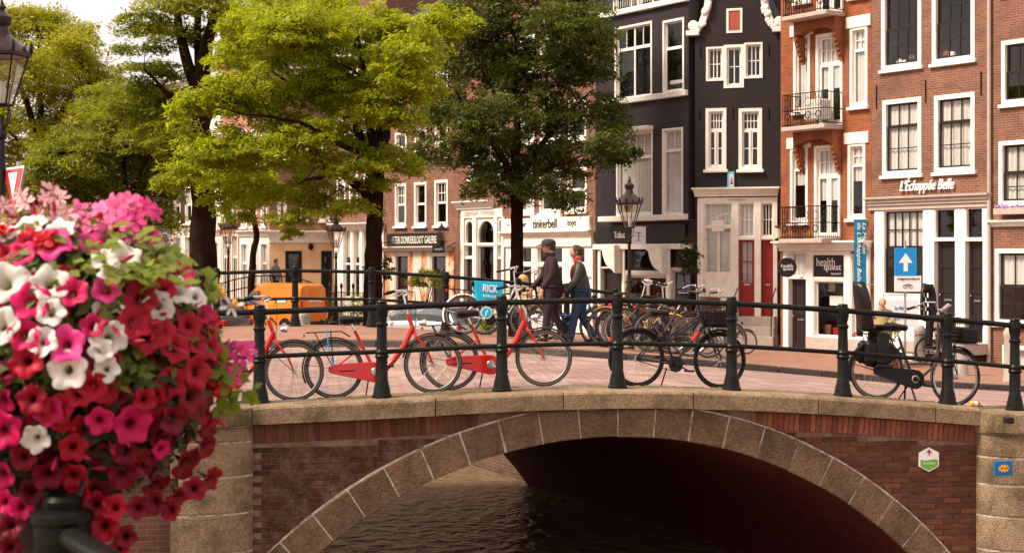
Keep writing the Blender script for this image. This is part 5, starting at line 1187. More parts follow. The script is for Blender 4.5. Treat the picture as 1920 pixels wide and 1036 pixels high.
def blue_crate(t, H1, H0, wb, r, Ht):
    mb = MB(); x0, x1, z0, z1 = .19, .64, .56, .93; b_ = mb.prism([(x0, z0+.06), (x0+.05, z0-.04), (x1, z0+.06), (x1, z1+.02), (x0-.06, z1)], -.13, .13, .006).build('crate', M['cyan'], t)
    lettering('lettering', 'RICK', b_, M['sign_white'], ((x0+x1)/2, -.136, z1-.11), .26, .13, bold=.02); lettering('lettering', 'bikes', b_, M['sign_white'], ((x0+x1)/2, -.136, z1-.24), .22, .05)
Yn = lambda X: 16.88+.158*X
def place(px, Yoff):     # rear axle column of a bicycle standing behind the near railing
    u = (px-CX)/F; Y = (16.88+Yoff)/(1-.158*u); return u*Y, Y
def bike_near(label, rear_px, Yoff, heading, **k):
    x, y = place(rear_px, Yoff); wb = k.get('wb', 1.14); x2, y2 = x+wb*cos(heading), y+wb*sin(heading); g0, g1 = gz(x, y), gz(x2, y2)
    return bike(label, (x, y, g0+.004), heading, zf=atan2(g1-g0, wb), **k)
GN = 'bicycles parked at the near bridge railing'
bike_near('red city bicycle at the left end of the near railing, rear half hidden by flowers', 360, .26, R(8), frame='bike_red', lean=R(-2), group=GN)
bike_near('red city bicycle with a blue strap on its rear rack, at the near bridge railing', 628, .36, R(8), frame='bike_red', strap=True, lean=R(-3), group=GN)
bike_near('red city bicycle whose rear wheel overlaps the strapped one, in front of the walking men', 846, .62, R(10), frame='bike_red', lean=R(-2), group=GN, wb=1.12, steer=R(-6))
kb = bike_near('black bicycle with a red band on its tube and a large black front basket', 1194, .42, R(16), frame='bike_black', style='sport', tyre='black', fend='black_plastic', rack=False, guard=False, bars='flat', basket=wire_basket, lean=R(-3), group=GN, wb=1.06, r=.345)
H0 = Vector((1.06-.215, 0, .76)); Bq = Vector((.47, 0, .285)); MB().tube([tuple(Bq+(H0-Bq)*.60), tuple(Bq+(H0-Bq)*.82)], .0235, 8).build('red_band', M['bike_red'], kb, smooth=True)
MB().cbox(-.36, -.03, .50, -.33, .03, .58, .008).build('rear_light', M['lens_red'], kb)
def child_seats(t, H1, H0, wb, r, Ht):
    for (x, z, sc, tilt, nm) in ((-.10, .78, 1.15, -.25, 'rear_child_seat'), (H1.x-.12, .98, .92, .05, 'front_child_seat')):
        mb = MB(); n, m = 9, 12; vs = []
        for i in range(m+1):      # curved shell: back rest then seat pan
            v = i/m; hw = (.13+.045*sin(pi*min(1, v*1.25)))*sc
            if v < .7: q = v/.7; cx_, cz_ = -.13-.05*(1-q)+tilt*.25*(1-q), .52*(1-q)+.02
            else: q = (v-.7)/.3; cx_, cz_ = -.13+.26*q, .02+.02*q
            for j in range(n+1):
                w_ = -1+2*j/n; edge = .09*(abs(w_)**3); vs.append((x+sc*(cx_+edge), hw*w_*(1 if v > .12 else .72+.28*v/.12), z+sc*(cz_+(.07*abs(w_)**3 if v > .7 else 0))))
        fs = []
        for i in range(m):
            for j in range(n):
                if nm == 'front_child_seat' and 2 <= i <= 6 and (i+j) % 2 == 0 and 2 <= j <= 6: continue
                a = i*(n+1)+j; fs.append((a, a+1, a+n+2, a+n+1))
        mb.add(vs, fs); so = mb.build(nm, M['black_plastic'], t, smooth=True, ang=60); sm_ = so.modifiers.new('solid', 'SOLIDIFY'); sm_.thickness = .02
        mb = MB()
        for s_ in (-1, 1): mb.cbox(x+.02*sc, s_*.13*sc-.035, z-.30*sc, x+.12*sc, s_*.13*sc+.035, z+.04, .015); mb.cbox(x+.02*sc, s_*.13*sc-.04, z-.34*sc, x+.20*sc, s_*.13*sc+.04, z-.30*sc, .01)
        mb.build('leg_rest', M['black_plastic'], so)
        MB().cbox(x-.06, -.10*sc, z+.03, x+.10, .10*sc, z+.06, .015).build('cushion', M['cloth_dark'], so)
    wire_basket(t, H1+Vector((.06, 0, .02)), H0, wb, r, Ht)
    mb = MB()   # pannier and child foot wells make the dark mass over the rear wheel
    mb.cbox(-.22, -.15, .42, .12, -.075, .70, .04); mb.cbox(-.22, .075, .42, .12, .15, .70, .04); mb.build('pannier', M['black_plastic'], t)
    mb = MB()
    for s_ in (-1, 1): mb.tube([(.40, s_*.05, .26), (.46, s_*.17, .01)], .012, 6)
    mb.build('double_stand', M['black_plastic'], t)
mk('frame_brown', (.07, .05, .045), .35)
bike_near('dark mother bicycle with two black child seats and a front basket, at the right railing', 1640, .34, R(9), frame='frame_brown', style='dutch', fend='black_plastic', guard='black_plastic', bars='high', basket=child_seats, skirt=True, lean=R(-2), group=GN, wb=1.02, r=.35, steer=R(-60))
# ---- bicycles in front of the far railing
GF = 'bicycles parked at the far bridge railing'
def bike_far(label, px, Y, heading, **k):
    x = (px-CX)/F*Y; wb = k.get('wb', 1.14); g0, g1 = gz(x, Y), gz(x+wb*cos(heading), Y+wb*sin(heading)); return bike(label, (x, Y, g0+.004), heading, zf=atan2(g1-g0, wb), detail=False, **k)
wbk = bike_far('bicycle with white fenders and a bright blue crate behind the red bicycles', 866, 25.4, R(12), frame='white', style='dutch', fend='white', guard=False, bars='high', crate=blue_crate, group=GF, lean=R(-3))
MB().lathe([(.105, -.006), (.105, .006)], 24, (.37, -.16, .40), ax='y').build('round_badge', M['sign_white'], wbk, smooth=True); MB().lathe([(.088, -.009), (.088, -.0065)], 24, (.37, -.16, .40), ax='y').build('badge_field', M['cyan'], wbk); MB().prism([(.34, .33), (.355, .33), (.40, .45), (.375, .45)], -.172, -.1695).build('badge_mark', M['sign_white'], wbk)
bike_far('yellow bicycle just right of the man in jeans', 1255, 25.6, R(176), frame='bike_yellow', style='dutch', fend='bike_yellow', guard=False, bars='flat', rack=False, group=GF, lean=R(2))
bike_far('dark old bicycle beside the yellow one, nearest of its row', 1290, 24.9, R(174), frame='frame_brown', style='diamond', fend='black_plastic', guard='black_plastic', bars='swept', group=GF, lean=R(3))
bike_far('black bicycle with chrome swept bars in the middle of the far row', 1168, 25.3, R(35), frame='bike_black', style='diamond', guard=False, bars='high', group=GF, lean=R(-4))
bike_far('black bicycle with a brown wicker basket on its handlebar in the far row', 1216, 25.0, R(22), frame='bike_black', style='dutch', guard='black_plastic', bars='high', basket=wicker_basket, group=GF, lean=R(-3))
bike_far('dark bicycle at the right end of the far row, under the wide saddle', 1150, 25.9, R(8), frame='frame_brown', style='dutch', guard='black_plastic', bars='swept', group=GF, lean=R(-3))
bike_far('brown framed bicycle tucked between the wicker basket and the far railing', 1252, 26.1, R(14), frame='wicker', style='diamond', guard=False, bars='high', fend='steel', group=GF)
bike_far('blue bicycle behind the legs of the two walking men', 1000, 26.15, R(10), frame='bike_blue', style='dutch', guard=False, bars='swept', group=GF)
bike_far('dark bicycle with raised handlebars left of the man in the cap', 905, 26.1, R(14), frame='bike_black', style='diamond', guard=False, bars='high', group=GF)
# ---- bicycles on the quay beyond, and on the left end of the bridge
proto = bike_far('black bicycle leaning with others beside the orange van', 628, 42.0, R(6), frame='bike_black', style='diamond', guard=False, bars='swept', group='bicycles on the quay beyond the bridge')
def far_copy(label, px, Y, hd, src, group):
    x = (px-CX)/F*Y; c = copy_tree(src); c.location = (x, Y, gz(x, Y)+.004); c.rotation_euler = (random.uniform(-.06, .06), 0, hd); c['label'] = label; c['group'] = group; return c
GQ = 'bicycles on the quay beyond the bridge'
for px, Y, hd, lab in ((650, 41.0, R(24), 'black bicycle standing among the quay bicycles right of the orange van'), (668, 42.6, R(170), 'black bicycle behind the others between the orange van and the light green tree'), (612, 40.2, R(40), 'black bicycle at the left of the quay bicycles, in front of the orange van tail'), (1738, 37.0, R(20), 'bicycle standing behind the mother bicycle near the brown brick house'), (1325, 41.0, R(10), 'thin bicycle parked below the cream shop window of the black gabled house')):
    far_copy(lab, px, Y, hd, proto, GQ)
GL = 'bicycles crowded on the quay left of the orange van'
for px, Y, hd, lab in ((436, 49.0, R(20), 'black bicycle right of the pale star flowers, seen through the far railing'), (380, 53, R(160), 'black bicycle at the foot of the thick trunk'), (405, 51.0, R(35), 'black bicycle under the left street lamp'), (412, 54.0, R(12), 'black bicycle just behind the left lamp pole'), (458, 51, R(150), 'black bicycle left of the orange van nose'), (470, 53.5, R(30), 'black bicycle beside the thin young tree')):
    far_copy(lab, px, Y, hd, proto, GL)
# ================================================================ street furniture and vehicles
def street_lamp(label, x, y, H=4.75, k=1., z=None, group='crown street lamps'):
    z = gz(x, y) if z is None else z; t = thing('street_lamp', label, 'street lamp', (x, y, z), .2, group)
    zl = H-1.10*k
    MB().lathe([(.15, 0), (.15, .06), (.12, .10), (.13, .55), (.10, .62), (.085, .70), (.09, .78), (.065, .84), (.055, 1.6), (.065, 1.65), (.05, 1.72), (.038, zl-.40), (.055, zl-.38), (.06, zl-.32), (.035, zl-.28), (.03, zl-.12)], 14).build('pole', M['iron_black'], t, smooth=True)
    mb = MB()
    for i in range(4):
        a = pi/4+pi/2*i; c, s = cos(a), sin(a)
        mb.tube([(.03*c, .03*s, zl-.30), (.09*c, .09*s, zl-.20), (.12*c, .12*s, zl-.10), (.10*c, .10*s, zl)], .010, 5)
    mb.build('lamp_bracket', M['iron_black'], t, smooth=True)
    r0, r1, h = .105*k, .265*k, .50*k; n = 6; mb = MB(); gl = []
    for i in range(n):
        a, b = 2*pi*i/n, 2*pi*(i+1)/n; mb.tube([(r0*cos(a), r0*sin(a), zl), (r1*cos(a), r1*sin(a), zl+h)], .011, 5)
        mb.tube([(r0*cos(a), r0*sin(a), zl), (r0*cos(b), r0*sin(b), zl)], .014, 5); mb.tube([(r1*cos(a), r1*sin(a), zl+h), (r1*cos(b), r1*sin(b), zl+h)], .016, 5)
    lf = mb.build('lamp_frame', M['iron_black'], t)
    for i in range(n):
        a, b = 2*pi*i/n, 2*pi*(i+1)/n; q = .97; MB().quad((r0*q*cos(a), r0*q*sin(a), zl), (r0*q*cos(b), r0*q*sin(b), zl), (r1*q*cos(b), r1*q*sin(b), zl+h), (r1*q*cos(a), r1*q*sin(a), zl+h)).build('pane', M['glass_lamp'], lf)
    rf = MB().lathe([(r1*1.12, zl+h), (r1*1.12, zl+h+.03*k), (r1*.9, zl+h+.09*k), (.12*k, zl+h+.20*k), (.09*k, zl+h+.22*k), (.07*k, zl+h+.30*k), (.095*k, zl+h+.33*k), (.10*k, zl+h+.40*k), (.06*k, zl+h+.44*k), (.03*k, zl+h+.47*k), (.045*k, zl+h+.50*k), (.02*k, zl+h+.55*k), (.004, zl+h+.60*k)], 18).build('lamp_roof', M['lamp_metal'], t, smooth=True)
    mb = MB()
    for i in range(n):
        for f, hh in ((0, .11), (.5, .07)):
            a = 2*pi*(i+f)/n; rr = r1*1.1*(1 if f == 0 else .95); mb.ell((rr*cos(a), rr*sin(a), zl+h+hh*.75*k), (.022*k, .022*k, hh*.6*k), 6, 4)
    mb.build('crown_ornament', M['iron_black'], rf, smooth=True)
    MB().lathe([(.02, zl), (.04, zl+.05), (.055, zl+.15*k), (.03, zl+.24*k)], 10).build('bulb', M['paper'], t, smooth=True)
    return t
mk('lamp_metal', (.035, .018, .018), .32, metal=.2, var=.15)
LM = street_lamp('crown street lamp before the dark slate house with its hanging signs', (1180-CX)/F*35, 35, 4.62, 1.12)
def lamp_at(label, px, Y, H, k=1.): street_lamp(label, (px-CX)/F*Y, Y, H, k)
lamp_at('crown street lamp before the white pillared house right of the orange van', 630, 52, 4.3, 1.15)
lamp_at('crown street lamp farthest down the quay, before the pink house', 428, 58, 4.5, 1.15)
lamp_at('nearest crown street lamp, cut off by the left edge above the triangular sign', 3, 16.95, 4.70, 1.12)
# triangular give way sign under the near lamp, one corner seen edge on
t = thing('give_way_sign', 'red bordered white triangular give way sign pointing down, beside the nearest street lamp', 'traffic sign', tuple(W(2, 395, 13.6)), 0)
Rr = .30
def tri(r, y0, y1, c=0.): 
    a = [(-r*1.15, r*.95), (r*1.15, r*.95), (0, -r*1.05)]; return MB().prism(a, y0, y1, c)
t.rotation_euler = (0, 0, R(-52)); t.location = W(27, 358, 16.75); t.scale = (1.4, 1.4, 1.4)
tri(.33*.62, 0, .02).build('sign_board', M['galvanised'], t); 
tri(.33*.62, -.006, 0, ).build('white_edge', M['sign_white'], t); tri(.30*.62, -.010, -.005).build('red_border', M['lens_red'], t); MB().prism([(-.17*.62, .24*.62), (.17*.62, .24*.62), (0, -.10*.62)], -.014, -.009).build('white_field', M['sign_white'], t)
zg_ = gz(t.location.x, t.location.y); MB().tube([(0, .04, (zg_-t.location.z)/1.4), (0, .04, .24)], .022, 8).build('pole', M['galvanised'], t, smooth=True)
# one way sign
x, Y = (1697-CX)/F*36.5, 36.5; z = gz(x, Y); t = thing('one_way_sign', 'square blue sign with a white upward arrow above a white text plate', 'traffic sign', (x, Y, z), .02)
MB().tube([(0, 0, 0), (0, 0, EZ-(450-HY)*Y/F-z)], .030, 10).build('pole', M['galvanised'], t, smooth=True)
zc = EZ-(491-HY)*Y/F-z; hs_ = 21/F*Y
MB().cbox(-hs_, -.055, zc-.345, hs_, -.035, zc+.345, .008).build('sign_board', M['sign_blue'], t)
mb = MB(); mb.prism([(-.05, zc-.23), (.05, zc-.23), (.05, zc-.02), (.17, zc-.02), (0, zc+.22), (-.17, zc-.02), (-.05, zc-.02)], -.062, -.056); mb.build('arrow', M['sign_white'], t)
mb = MB()
for a, b, c, d in ((-hs_+.012, zc+.322, hs_-.012, zc+.332), (-hs_+.012, zc-.332, hs_-.012, zc-.322), (-hs_+.012, zc-.322, -hs_+.022, zc+.322), (hs_-.022, zc-.322, hs_-.012, zc+.322)): mb.box(a, -.060, b, c, -.056, d)
mb.build('sign_edge', M['cyan'], t)
zp = EZ-(532-HY)*Y/F-z; pl = MB().cbox(-hs_, -.055, zp-.19, .39, -.035, zp+.20, .006).build('text_plate', M['sign_white'], t)
lettering('lettering', 'uitgezonderd', pl, M['sign_black'], (.06, -.060, zp+.125), .54, .075)
mb = MB()
for cx_ in (-.02, .12): mb.tube([(cx_+.045*cos(a), -.06, zp-.06+.045*sin(a)) for a in np.linspace(0, 6.28, 14)[:-1]], .006, 4, closed=True)
mb.tube([(-.02, -.06, zp-.06), (.03, -.06, zp+.0), (.10, -.06, zp+.0), (.12, -.06, zp-.06)], .006, 4); mb.tube([(.03, -.06, zp), (.05, -.06, zp-.06), (.10, -.06, zp)], .006, 4); mb.build('bicycle_symbol', M['sign_black'], pl)
# bollards
bm_ = MB().lathe([(.16, 0), (.16, .04), (.145, .08), (.135, .80), (.15, .84), (.145, .92), (.10, .99), (.004, 1.02)], 18).mesh('bollard', M['concrete'], True)
for px, Y, k, lab in ((1724, 37.2, 1.0, 'grey stone bollard behind the mother bicycle'), (1803, 33.2, 1.0, 'grey stone bollard seen through the front wheel at the right'), (1897, 30.0, 1.12, 'grey stone bollard at the right edge of the picture'), (571, 31, .9, 'grey stone bollard beside the far railing below the orange van')):
    x = (px-CX)/F*Y; tag(inst('bollard', bm_, None, (x, Y, gz(x, Y)-.01), None, (k, k, k)), lab, 'bollard', 'stone bollards')
# white advertising board with blue script, and a drinks can on the coping
x, Y = (1690-CX)/F*37.6, 37.6; t = thing('advertising_board', 'white board with blue script behind the mother bicycle', 'sign board', (x, Y, gz(x, Y)), -.05)
MB().cbox(-.62, 0, .95, .42, .04, 1.62, .01).build('sign_board', M['sign_white'], t); lettering('lettering', "L'Échappée Belle", t, M['sign_blue'], (-.05, -.006, 1.2), .80, .20, shear=.3); lettering('lettering', 'La Maison', t, M['sign_blue'], (.0, -.006, 1.42), .34, .09, shear=.3)
mb = MB()
for x_ in (-.55, .36): mb.tube([(x_, .02, 0), (x_, .02, .96)], .02, 6)
mb.build('leg', M['steel'], t)
s_ = (5.45-1.26)/cos(PHI); p_ = BL(s_+.07, -.10, cop(s_)+.033); t = thing('drinks_can', 'orange and white drinks can lying on the coping near the right pier', 'can', p_, PHI)
MB().lathe([(.024, -.06), (.032, -.05), (.032, .05), (.024, .06)], 16, ax='x').build('can_body', M['bike_yellow'], t, smooth=True); MB().lathe([(.0325, -.02), (.0325, .02)], 16, ax='x').build('can_label', M['sign_white'], t, smooth=True); MB().lathe([(.0327, .028), (.0327, .045)], 16, ax='x').build('can_band', M['lens_red'], t, smooth=True)
# hexagonal plate and blue tile on the stonework
def on_front(px, py, y):
    u = (px-CX)/F; nx, ny = -sin(PHI), cos(PHI); bx, by = B0.x+nx*y, B0.y+ny*y; s = (u*by-bx)/(cos(PHI)-u*sin(PHI)); p = BL(s, y); return s, EZ-(py-HY)*p.y/F
s_, z_ = on_front(1740.5, 861, YF); t = thing('hexagonal_plate', 'white and green hexagonal plate with a red arrow on the brick spandrel', 'plate', BL(s_, YF-.012, z_), PHI)
hx = [(0, .146), (.124, .085), (.124, -.075), (0, -.14), (-.124, -.075), (-.124, .085)]
MB().prism(hx, -.012, .01, .002).build('plate', M['sign_white'], t); mk('sign_green', (.16, .36, .05), .5)
MB().prism([(-.108, .008), (-.06, -.002), (0, .0), (.05, .01), (.108, .004), (.108, -.068), (0, -.122), (-.108, -.068)], -.016, -.0125).build('green_field', M['sign_green'], t)
MB().prism([(-.008, .055), (.008, .055), (.008, .095), (.03, .08), (.03, .095), (0, .125), (-.03, .095), (-.03, .08), (-.008, .095)], -.016, -.0125).build('arrow', M['lens_red'], t)
lettering('lettering', 'Grachten', t, M['sign_white'], (-.0, -.018, -.035), .15, .032, ext=.001)
s_, z_ = on_front(1881, 877, YF-.42); t = thing('street_tile', 'small blue tile with a jagged yellow figure on the right pier', 'tile', BL(s_, YF-.425, z_), PHI+.02)
MB().cbox(-.115, -.012, -.085, .11, .012, .085, .004).build('tile', M['blue_tile'] if 'blue_tile' in M else mk('blue_tile', (.01, .13, .38), .4), t)
random.seed(5); pts = []
for i in range(22): a = 2*pi*i/22; rr = .9 if i % 2 else .62; pts.append((.085*cos(a)*rr*(1.0), .055*sin(a)*rr))
MB().prism(pts, -.017, -.011).build('yellow_figure', M['bike_yellow'], t)
mb = MB()
for a in (-.035, -.015, .02, .04): mb.box(a-.006, -.021, -.0, a+.006, -.0165, .012)
mb.build('dark_spots', M['sign_black'], t)
s_, z_ = on_front(1888, 787, YF-.42); MB().cbox(s_-.04, YF-.50, z_-.035, s_+.05, YF-.40, z_+.035, .006).build('iron_plate', M['dark'], bridge)
# gull on the water
p = W(915, 878, 30.2); t = thing('gull', 'small white gull floating on the canal seen through the arch', 'bird', (p.x, p.y, 0), .8)
mb = MB().ell((0, 0, .05), (.16, .07, .065), 12, 8); mb.ell((.12, 0, .12), (.035, .03, .06), 8, 6); mb.ell((.14, 0, .17), (.045, .035, .035), 10, 6); mb.build('body', M['white'], t, smooth=True); MB().lathe([(.012, 0), (.003, .05)], 6, (.18, 0, .165), ax='x').build('beak', M['bike_yellow'], t)
MB().ell((-.06, 0, .085), (.13, .075, .03), 10, 5).build('wing', M['concrete'], t, smooth=True)
# ---------------------------------------------------------------- vehicles
def loft(secs, mat, name, par, closed=True, ang=35):
    """secs: list of (x, [(y, z) ...]) cross-sections"""
    mb = MB(); n = len(secs[0][1])
    for x, pts in secs: mb.v += [(x, a, b) for a, b in pts]
    for i in range(len(secs)-1):
        for k in range(n): mb.f.append((i*n+k, (i+1)*n+k, (i+1)*n+(k+1) % n, i*n+(k+1) % n))
    mb.f.append(tuple(range(n))); mb.f.append(tuple((len(secs)-1)*n+k for k in range(n-1, -1, -1)))
    return mb.build(name, mat, par, smooth=True, ang=ang)
def sect(hw, z0, z1, ht=None, r=.12):
    ht = hw if ht is None else ht
    return [(-hw+r*.5, z0), (-hw, z0+r), (-hw, (z0+z1)/2), (-ht, z1-r), (-ht+r, z1), (ht-r, z1), (ht, z1-r), (hw, (z0+z1)/2), (hw, z0+r), (hw-r*.5, z0)]
def car_wheel(t, x, y, r=.31):
    w_ = MB().lathe([(r*.6, -.09), (r*.93, -.10), (r, -.06), (r, .06), (r*.93, .10), (r*.6, .09)], 22, ax='y').build('wheel', M['rubber'], t, smooth=True, loc=(x, y, r)); MB().lathe([(.05, -.10), (r*.6, -.085), (r*.62, .085), (.05, .10)], 16, ax='y').build('rim', M['steel'], w_, smooth=True)
mk('car_silver', (.62, .62, .66), .3, metal=.5, var=.03, coat=.6); mk('van_orange', (.80, .23, .012), .35, var=.04, coat=.5); mk('car_glass', (.09, .10, .11), .06, var=.3, spec=1.); mk('car_grey', (.12, .12, .13), .3, metal=.4, coat=.5)
def hatchback(label, px, Y, hd, paint, cat='car', name='parked_car', L_=3.9):
    x = (px-CX)/F*Y; t = thing(name, label, cat, (x, Y, gz(x, Y)), hd)
    k = L_/3.9
    S = [(-1.95*k, sect(.62, .42, .72)), (-1.90*k, sect(.74, .30, .80)), (-1.7*k, sect(.81, .22, .88)), (-1.0*k, sect(.83, .20, .93)), (0, sect(.83, .20, .92)), (.9*k, sect(.82, .20, .88)), (1.5*k, sect(.79, .22, .80)), (1.85*k, sect(.70, .28, .68)), (1.95*k, sect(.58, .38, .60))]
    b = loft(S, paint, 'body', t)
    C = [(-1.82*k, sect(.68, .80, .92, .62, .05)), (-1.45*k, sect(.72, .84, 1.32, .56, .10)), (-.9*k, sect(.73, .86, 1.42, .56, .10)), (0, sect(.73, .86, 1.43, .56, .10)), (.35*k, sect(.73, .86, 1.36, .57, .10)), (1.0*k, sect(.70, .84, .93, .66, .04))]
    g = loft(C, M['car_glass'], 'window_glass', t)
    R_ = [(x_*.97, [(a*(1.012), max(b_, 1.30)+.012) for a, b_ in pts]) for x_, pts in C[1:5]]
    loft([(-1.50*k, sect(.60, 1.30, 1.335, .57, .02)), (-.9*k, sect(.60, 1.385, 1.445, .56, .02)), (0, sect(.60, 1.39, 1.45, .56, .02)), (.38*k, sect(.60, 1.33, 1.385, .57, .02))], paint, 'roof', t)
    mb = MB()
    for s_ in (-1, 1):
        mb.tube([(-.35*k, s_*.745, .88), (-.38*k, s_*.585, 1.40)], .03, 5); mb.tube([(.42*k, s_*.60, 1.36), (1.02*k, s_*.70, .92)], .03, 5); mb.tube([(-1.42*k, s_*.60, 1.33), (-1.78*k, s_*.70, .90)], .045, 5)
    mb.build('pillar', paint, t)
    for x_ in (-1.2*k, 1.18*k):
        for s_ in (-1, 1): car_wheel(t, x_, s_*.76)
    for s_ in (-1, 1):
        MB().ell((1.86*k, s_*.52, .60), (.07, .13, .07), 10, 6).build('headlight', M['lens_clear'], t, smooth=True); MB().cbox(-1.96*k, s_*.60-.09, .62, -1.86*k, s_*.60+.09, .80, .02).build('tail_light', M['lens_red'], t)
        MB().ell((.62*k, s_*.90, .95), (.06, .09, .06), 8, 5).build('mirror', paint, t, smooth=True)
    MB().cbox(-1.99*k, -.25, .42, -1.93*k, .25, .52, .008).build('number_plate', M['bike_yellow'], t)
    return t
hatchback('silver hatchback parked on the quay below the gallery sign', 796, 43.5, R(140), M['car_silver'], L_=3.9).scale = (1, 1, .94)
hatchback('dark grey car parked on the quay in front of the thick tree trunk', 352, 46, R(150), M['car_grey'], L_=4.1)
# orange post van
x, Y = (520-CX)/F*52, 52; t = thing('delivery_van', 'small orange delivery van parked beyond the far railing', 'van', (x, Y, gz(x, Y)), R(146))
S = [(-1.95, sect(.70, .35, 1.55, .62)), (-1.90, sect(.80, .28, 1.78, .70)), (-1.7, sect(.84, .25, 1.86, .74)), (.15, sect(.84, .25, 1.88, .74)), (.45, sect(.84, .25, 1.82, .72)), (.8, sect(.84, .25, 1.50, .76)), (1.15, sect(.83, .25, 1.10, .80)), (1.75, sect(.80, .28, .95, .74)), (2.0, sect(.68, .35, .75, .62))]
loft(S, M['van_orange'], 'body', t)
for s_ in (-1, 1):
    y0, y1 = sorted((s_*.80, s_*.86)); MB().prism([(.20, 1.10), (1.02, 1.10), (.55, 1.58), (.20, 1.60)], y0-.0, y1, .0).build('side_window', M['car_glass'], t)
MB().add([(1.18, -.70, 1.10), (1.18, .70, 1.10), (.60, .62, 1.72), (.60, -.62, 1.72), (1.05, -.7, 1.05), (1.05, .7, 1.05)], [(0, 1, 2, 3), (0, 4, 5, 1)]).build('windscreen', M['car_glass'], t)
for x_ in (-1.2, 1.25):
    for s_ in (-1, 1): car_wheel(t, x_, s_*.78, .32)
for s_ in (-1, 1):
    MB().ell((1.90, s_*.56, .68), (.08, .12, .09), 10, 6).build('headlight', M['lens_clear'], t, smooth=True); MB().cbox(-1.97, s_*.70-.06, .80, -1.88, s_*.70+.06, 1.25, .02).build('tail_light', M['lens_red'], t); MB().ell((.95, s_*.93, 1.12), (.05, .09, .10), 8, 5).build('mirror', M['black_plastic'], t, smooth=True)
for s_, nm in ((1, 'emblem'), (-1, 'emblem')):
    MB().lathe([(.20, -.008), (.20, .008)], 20, (-.5, s_*.845, 1.25), ax='y').build(nm, M['bike_yellow'], t)
    MB().box(-1.25, s_*.846-.01, 1.18, -.80, s_*.846+.01, 1.32).build('lettering_band', M['sign_white'], t)
MB().box(-1.965, -.45, 1.20, -1.93, .30, 1.32).build('lettering_band', M['sign_white'], t); MB().cbox(-2.0, -.84, .32, -1.90, .84, .50, .03).build('bumper', M['black_plastic'], t)
t.scale = (.88, .90, .96)
# the next bridge, far down by the yellow house
t = thing('far_bridge', 'distant low bridge with a thin iron railing before the yellow house', 'bridge', (0, 0, 0))
mb = MB(); n = 20; A0, A1 = W(375, 500, 64.5), W(626, 500, 65.5)
def deck(f): return 1.60+.85*sin(pi*f)**.7 if 0 < f < 1 else 1.6
for i in range(n):
    f0, f1 = i/n, (i+1)/n; a, b = A0.lerp(A1, f0), A0.lerp(A1, f1); za, zb = deck(f0), deck(f1)
    mb.add([(a.x, a.y, .5), (b.x, b.y, .5), (b.x, b.y, zb), (a.x, a.y, za), (a.x, a.y+2.4, za), (b.x, b.y+2.4, zb)], [(0, 1, 2, 3), (3, 2, 5, 4)])
mb.build('deck', M['stone_trim'], t); mb = MB()
for i in range(0, n+1): f = i/n; a = A0.lerp(A1, f); mb.tube([(a.x, a.y+.1, deck(f)), (a.x, a.y+.1, deck(f)+1.0)], .022, 5)
for hh in (.55, 1.0): mb.tube([(A0.lerp(A1, i/n).x, A0.lerp(A1, i/n).y+.1, deck(i/n)+hh) for i in range(n+1)], .028, 5)
mb.build('railing', M['iron_black'], t)

# iron stoop fence before the white pillared house
t = thing('iron_fence', 'black iron stoop fence with ball topped posts before the white pillared house', 'fence', (0, 0, 0)); pp = [((px-CX)/F*Y, Y) for px, Y in ((618, 59), (640, 58.6), (662, 58.2), (684, 57.8), (704, 57.4))]
for x_, y_ in pp:
    z_ = gz(x_, y_); MB().lathe([(.06, 0), (.06, .1), (.035, .14), (.03, 1.45), (.05, 1.48), (.065, 1.56), (.04, 1.64), (.01, 1.68)], 10, (x_, y_, z_)).build('post', M['iron_black'], t, smooth=True)
for (a, b) in zip(pp[:-1], pp[1:]):
    mb = MB(); za, zb = gz(*a), gz(*b)
    for hh in (.25, 1.3): mb.tube([(*a, za+hh), (*b, zb+hh)], .018, 5)
    for i in range(1, 8): f = i/8; x_, y_ = a[0]+(b[0]-a[0])*f, a[1]+(b[1]-a[1])*f; mb.tube([(x_, y_, za+.25), (x_, y_, za+1.3)], .010, 4)
    mb.build('fence_panel', M['iron_black'], t)
# ================================================================ people
def skin(name, pts, edges, mat, par, sub=2, root=0):
    """one continuous surface grown round a skeleton: pts = [(x, y, z, rx, ry)]"""
    me = bpy.data.meshes.new('sk'); me.from_pydata([p[:3] for p in pts], edges, []); o = bpy.data.objects.new('sk', me); COL.objects.link(o)
    m_ = o.modifiers.new('s', 'SKIN'); m_.use_smooth_shade = True; m_.branch_smoothing = .3
    lay = me.skin_vertices[0].data if me.skin_vertices else None
    if lay is None:
        bm = __import__('bmesh').new(); bm.from_mesh(me); bm.verts.layers.skin.verify(); bm.to_mesh(me); bm.free(); lay = me.skin_vertices[0].data
    for i, p in enumerate(pts): lay[i].radius = (p[3], p[4] if len(p) > 4 else p[3]); lay[i].use_root = (i == root)
    s_ = o.modifiers.new('u', 'SUBSURF'); s_.levels = sub; s_.render_levels = sub
    dg = bpy.context.evaluated_depsgraph_get(); m2 = bpy.data.meshes.new_from_object(o.evaluated_get(dg)); bpy.data.objects.remove(o); bpy.data.meshes.remove(me)
    m2.materials.clear(); m2.materials.append(mat); m2.polygons.foreach_set('use_smooth', [True]*len(m2.polygons)); m2.name = name
    return inst(name, m2, par)
def mirror(p): return tuple((a, -b, *c) for (a, b, *c) in p)
mk('skin', (.52, .27, .18), .55, var=.05); mk('hair_brown', (.045, .022, .012), .6, vscale=60, var=.4, bump=.4); mk('hair_blond', (.48, .30, .12), .6, vscale=60, var=.3)
mk('jacket_dark', (.028, .009, .012), .75, var=.35, vscale=9, bump=.3, bscale=14); mk('jacket_grey', (.034, .030, .033), .45, var=.35, vscale=9, bump=.3, bscale=14); mk('trousers_dark', (.022, .014, .016), .8, var=.2)
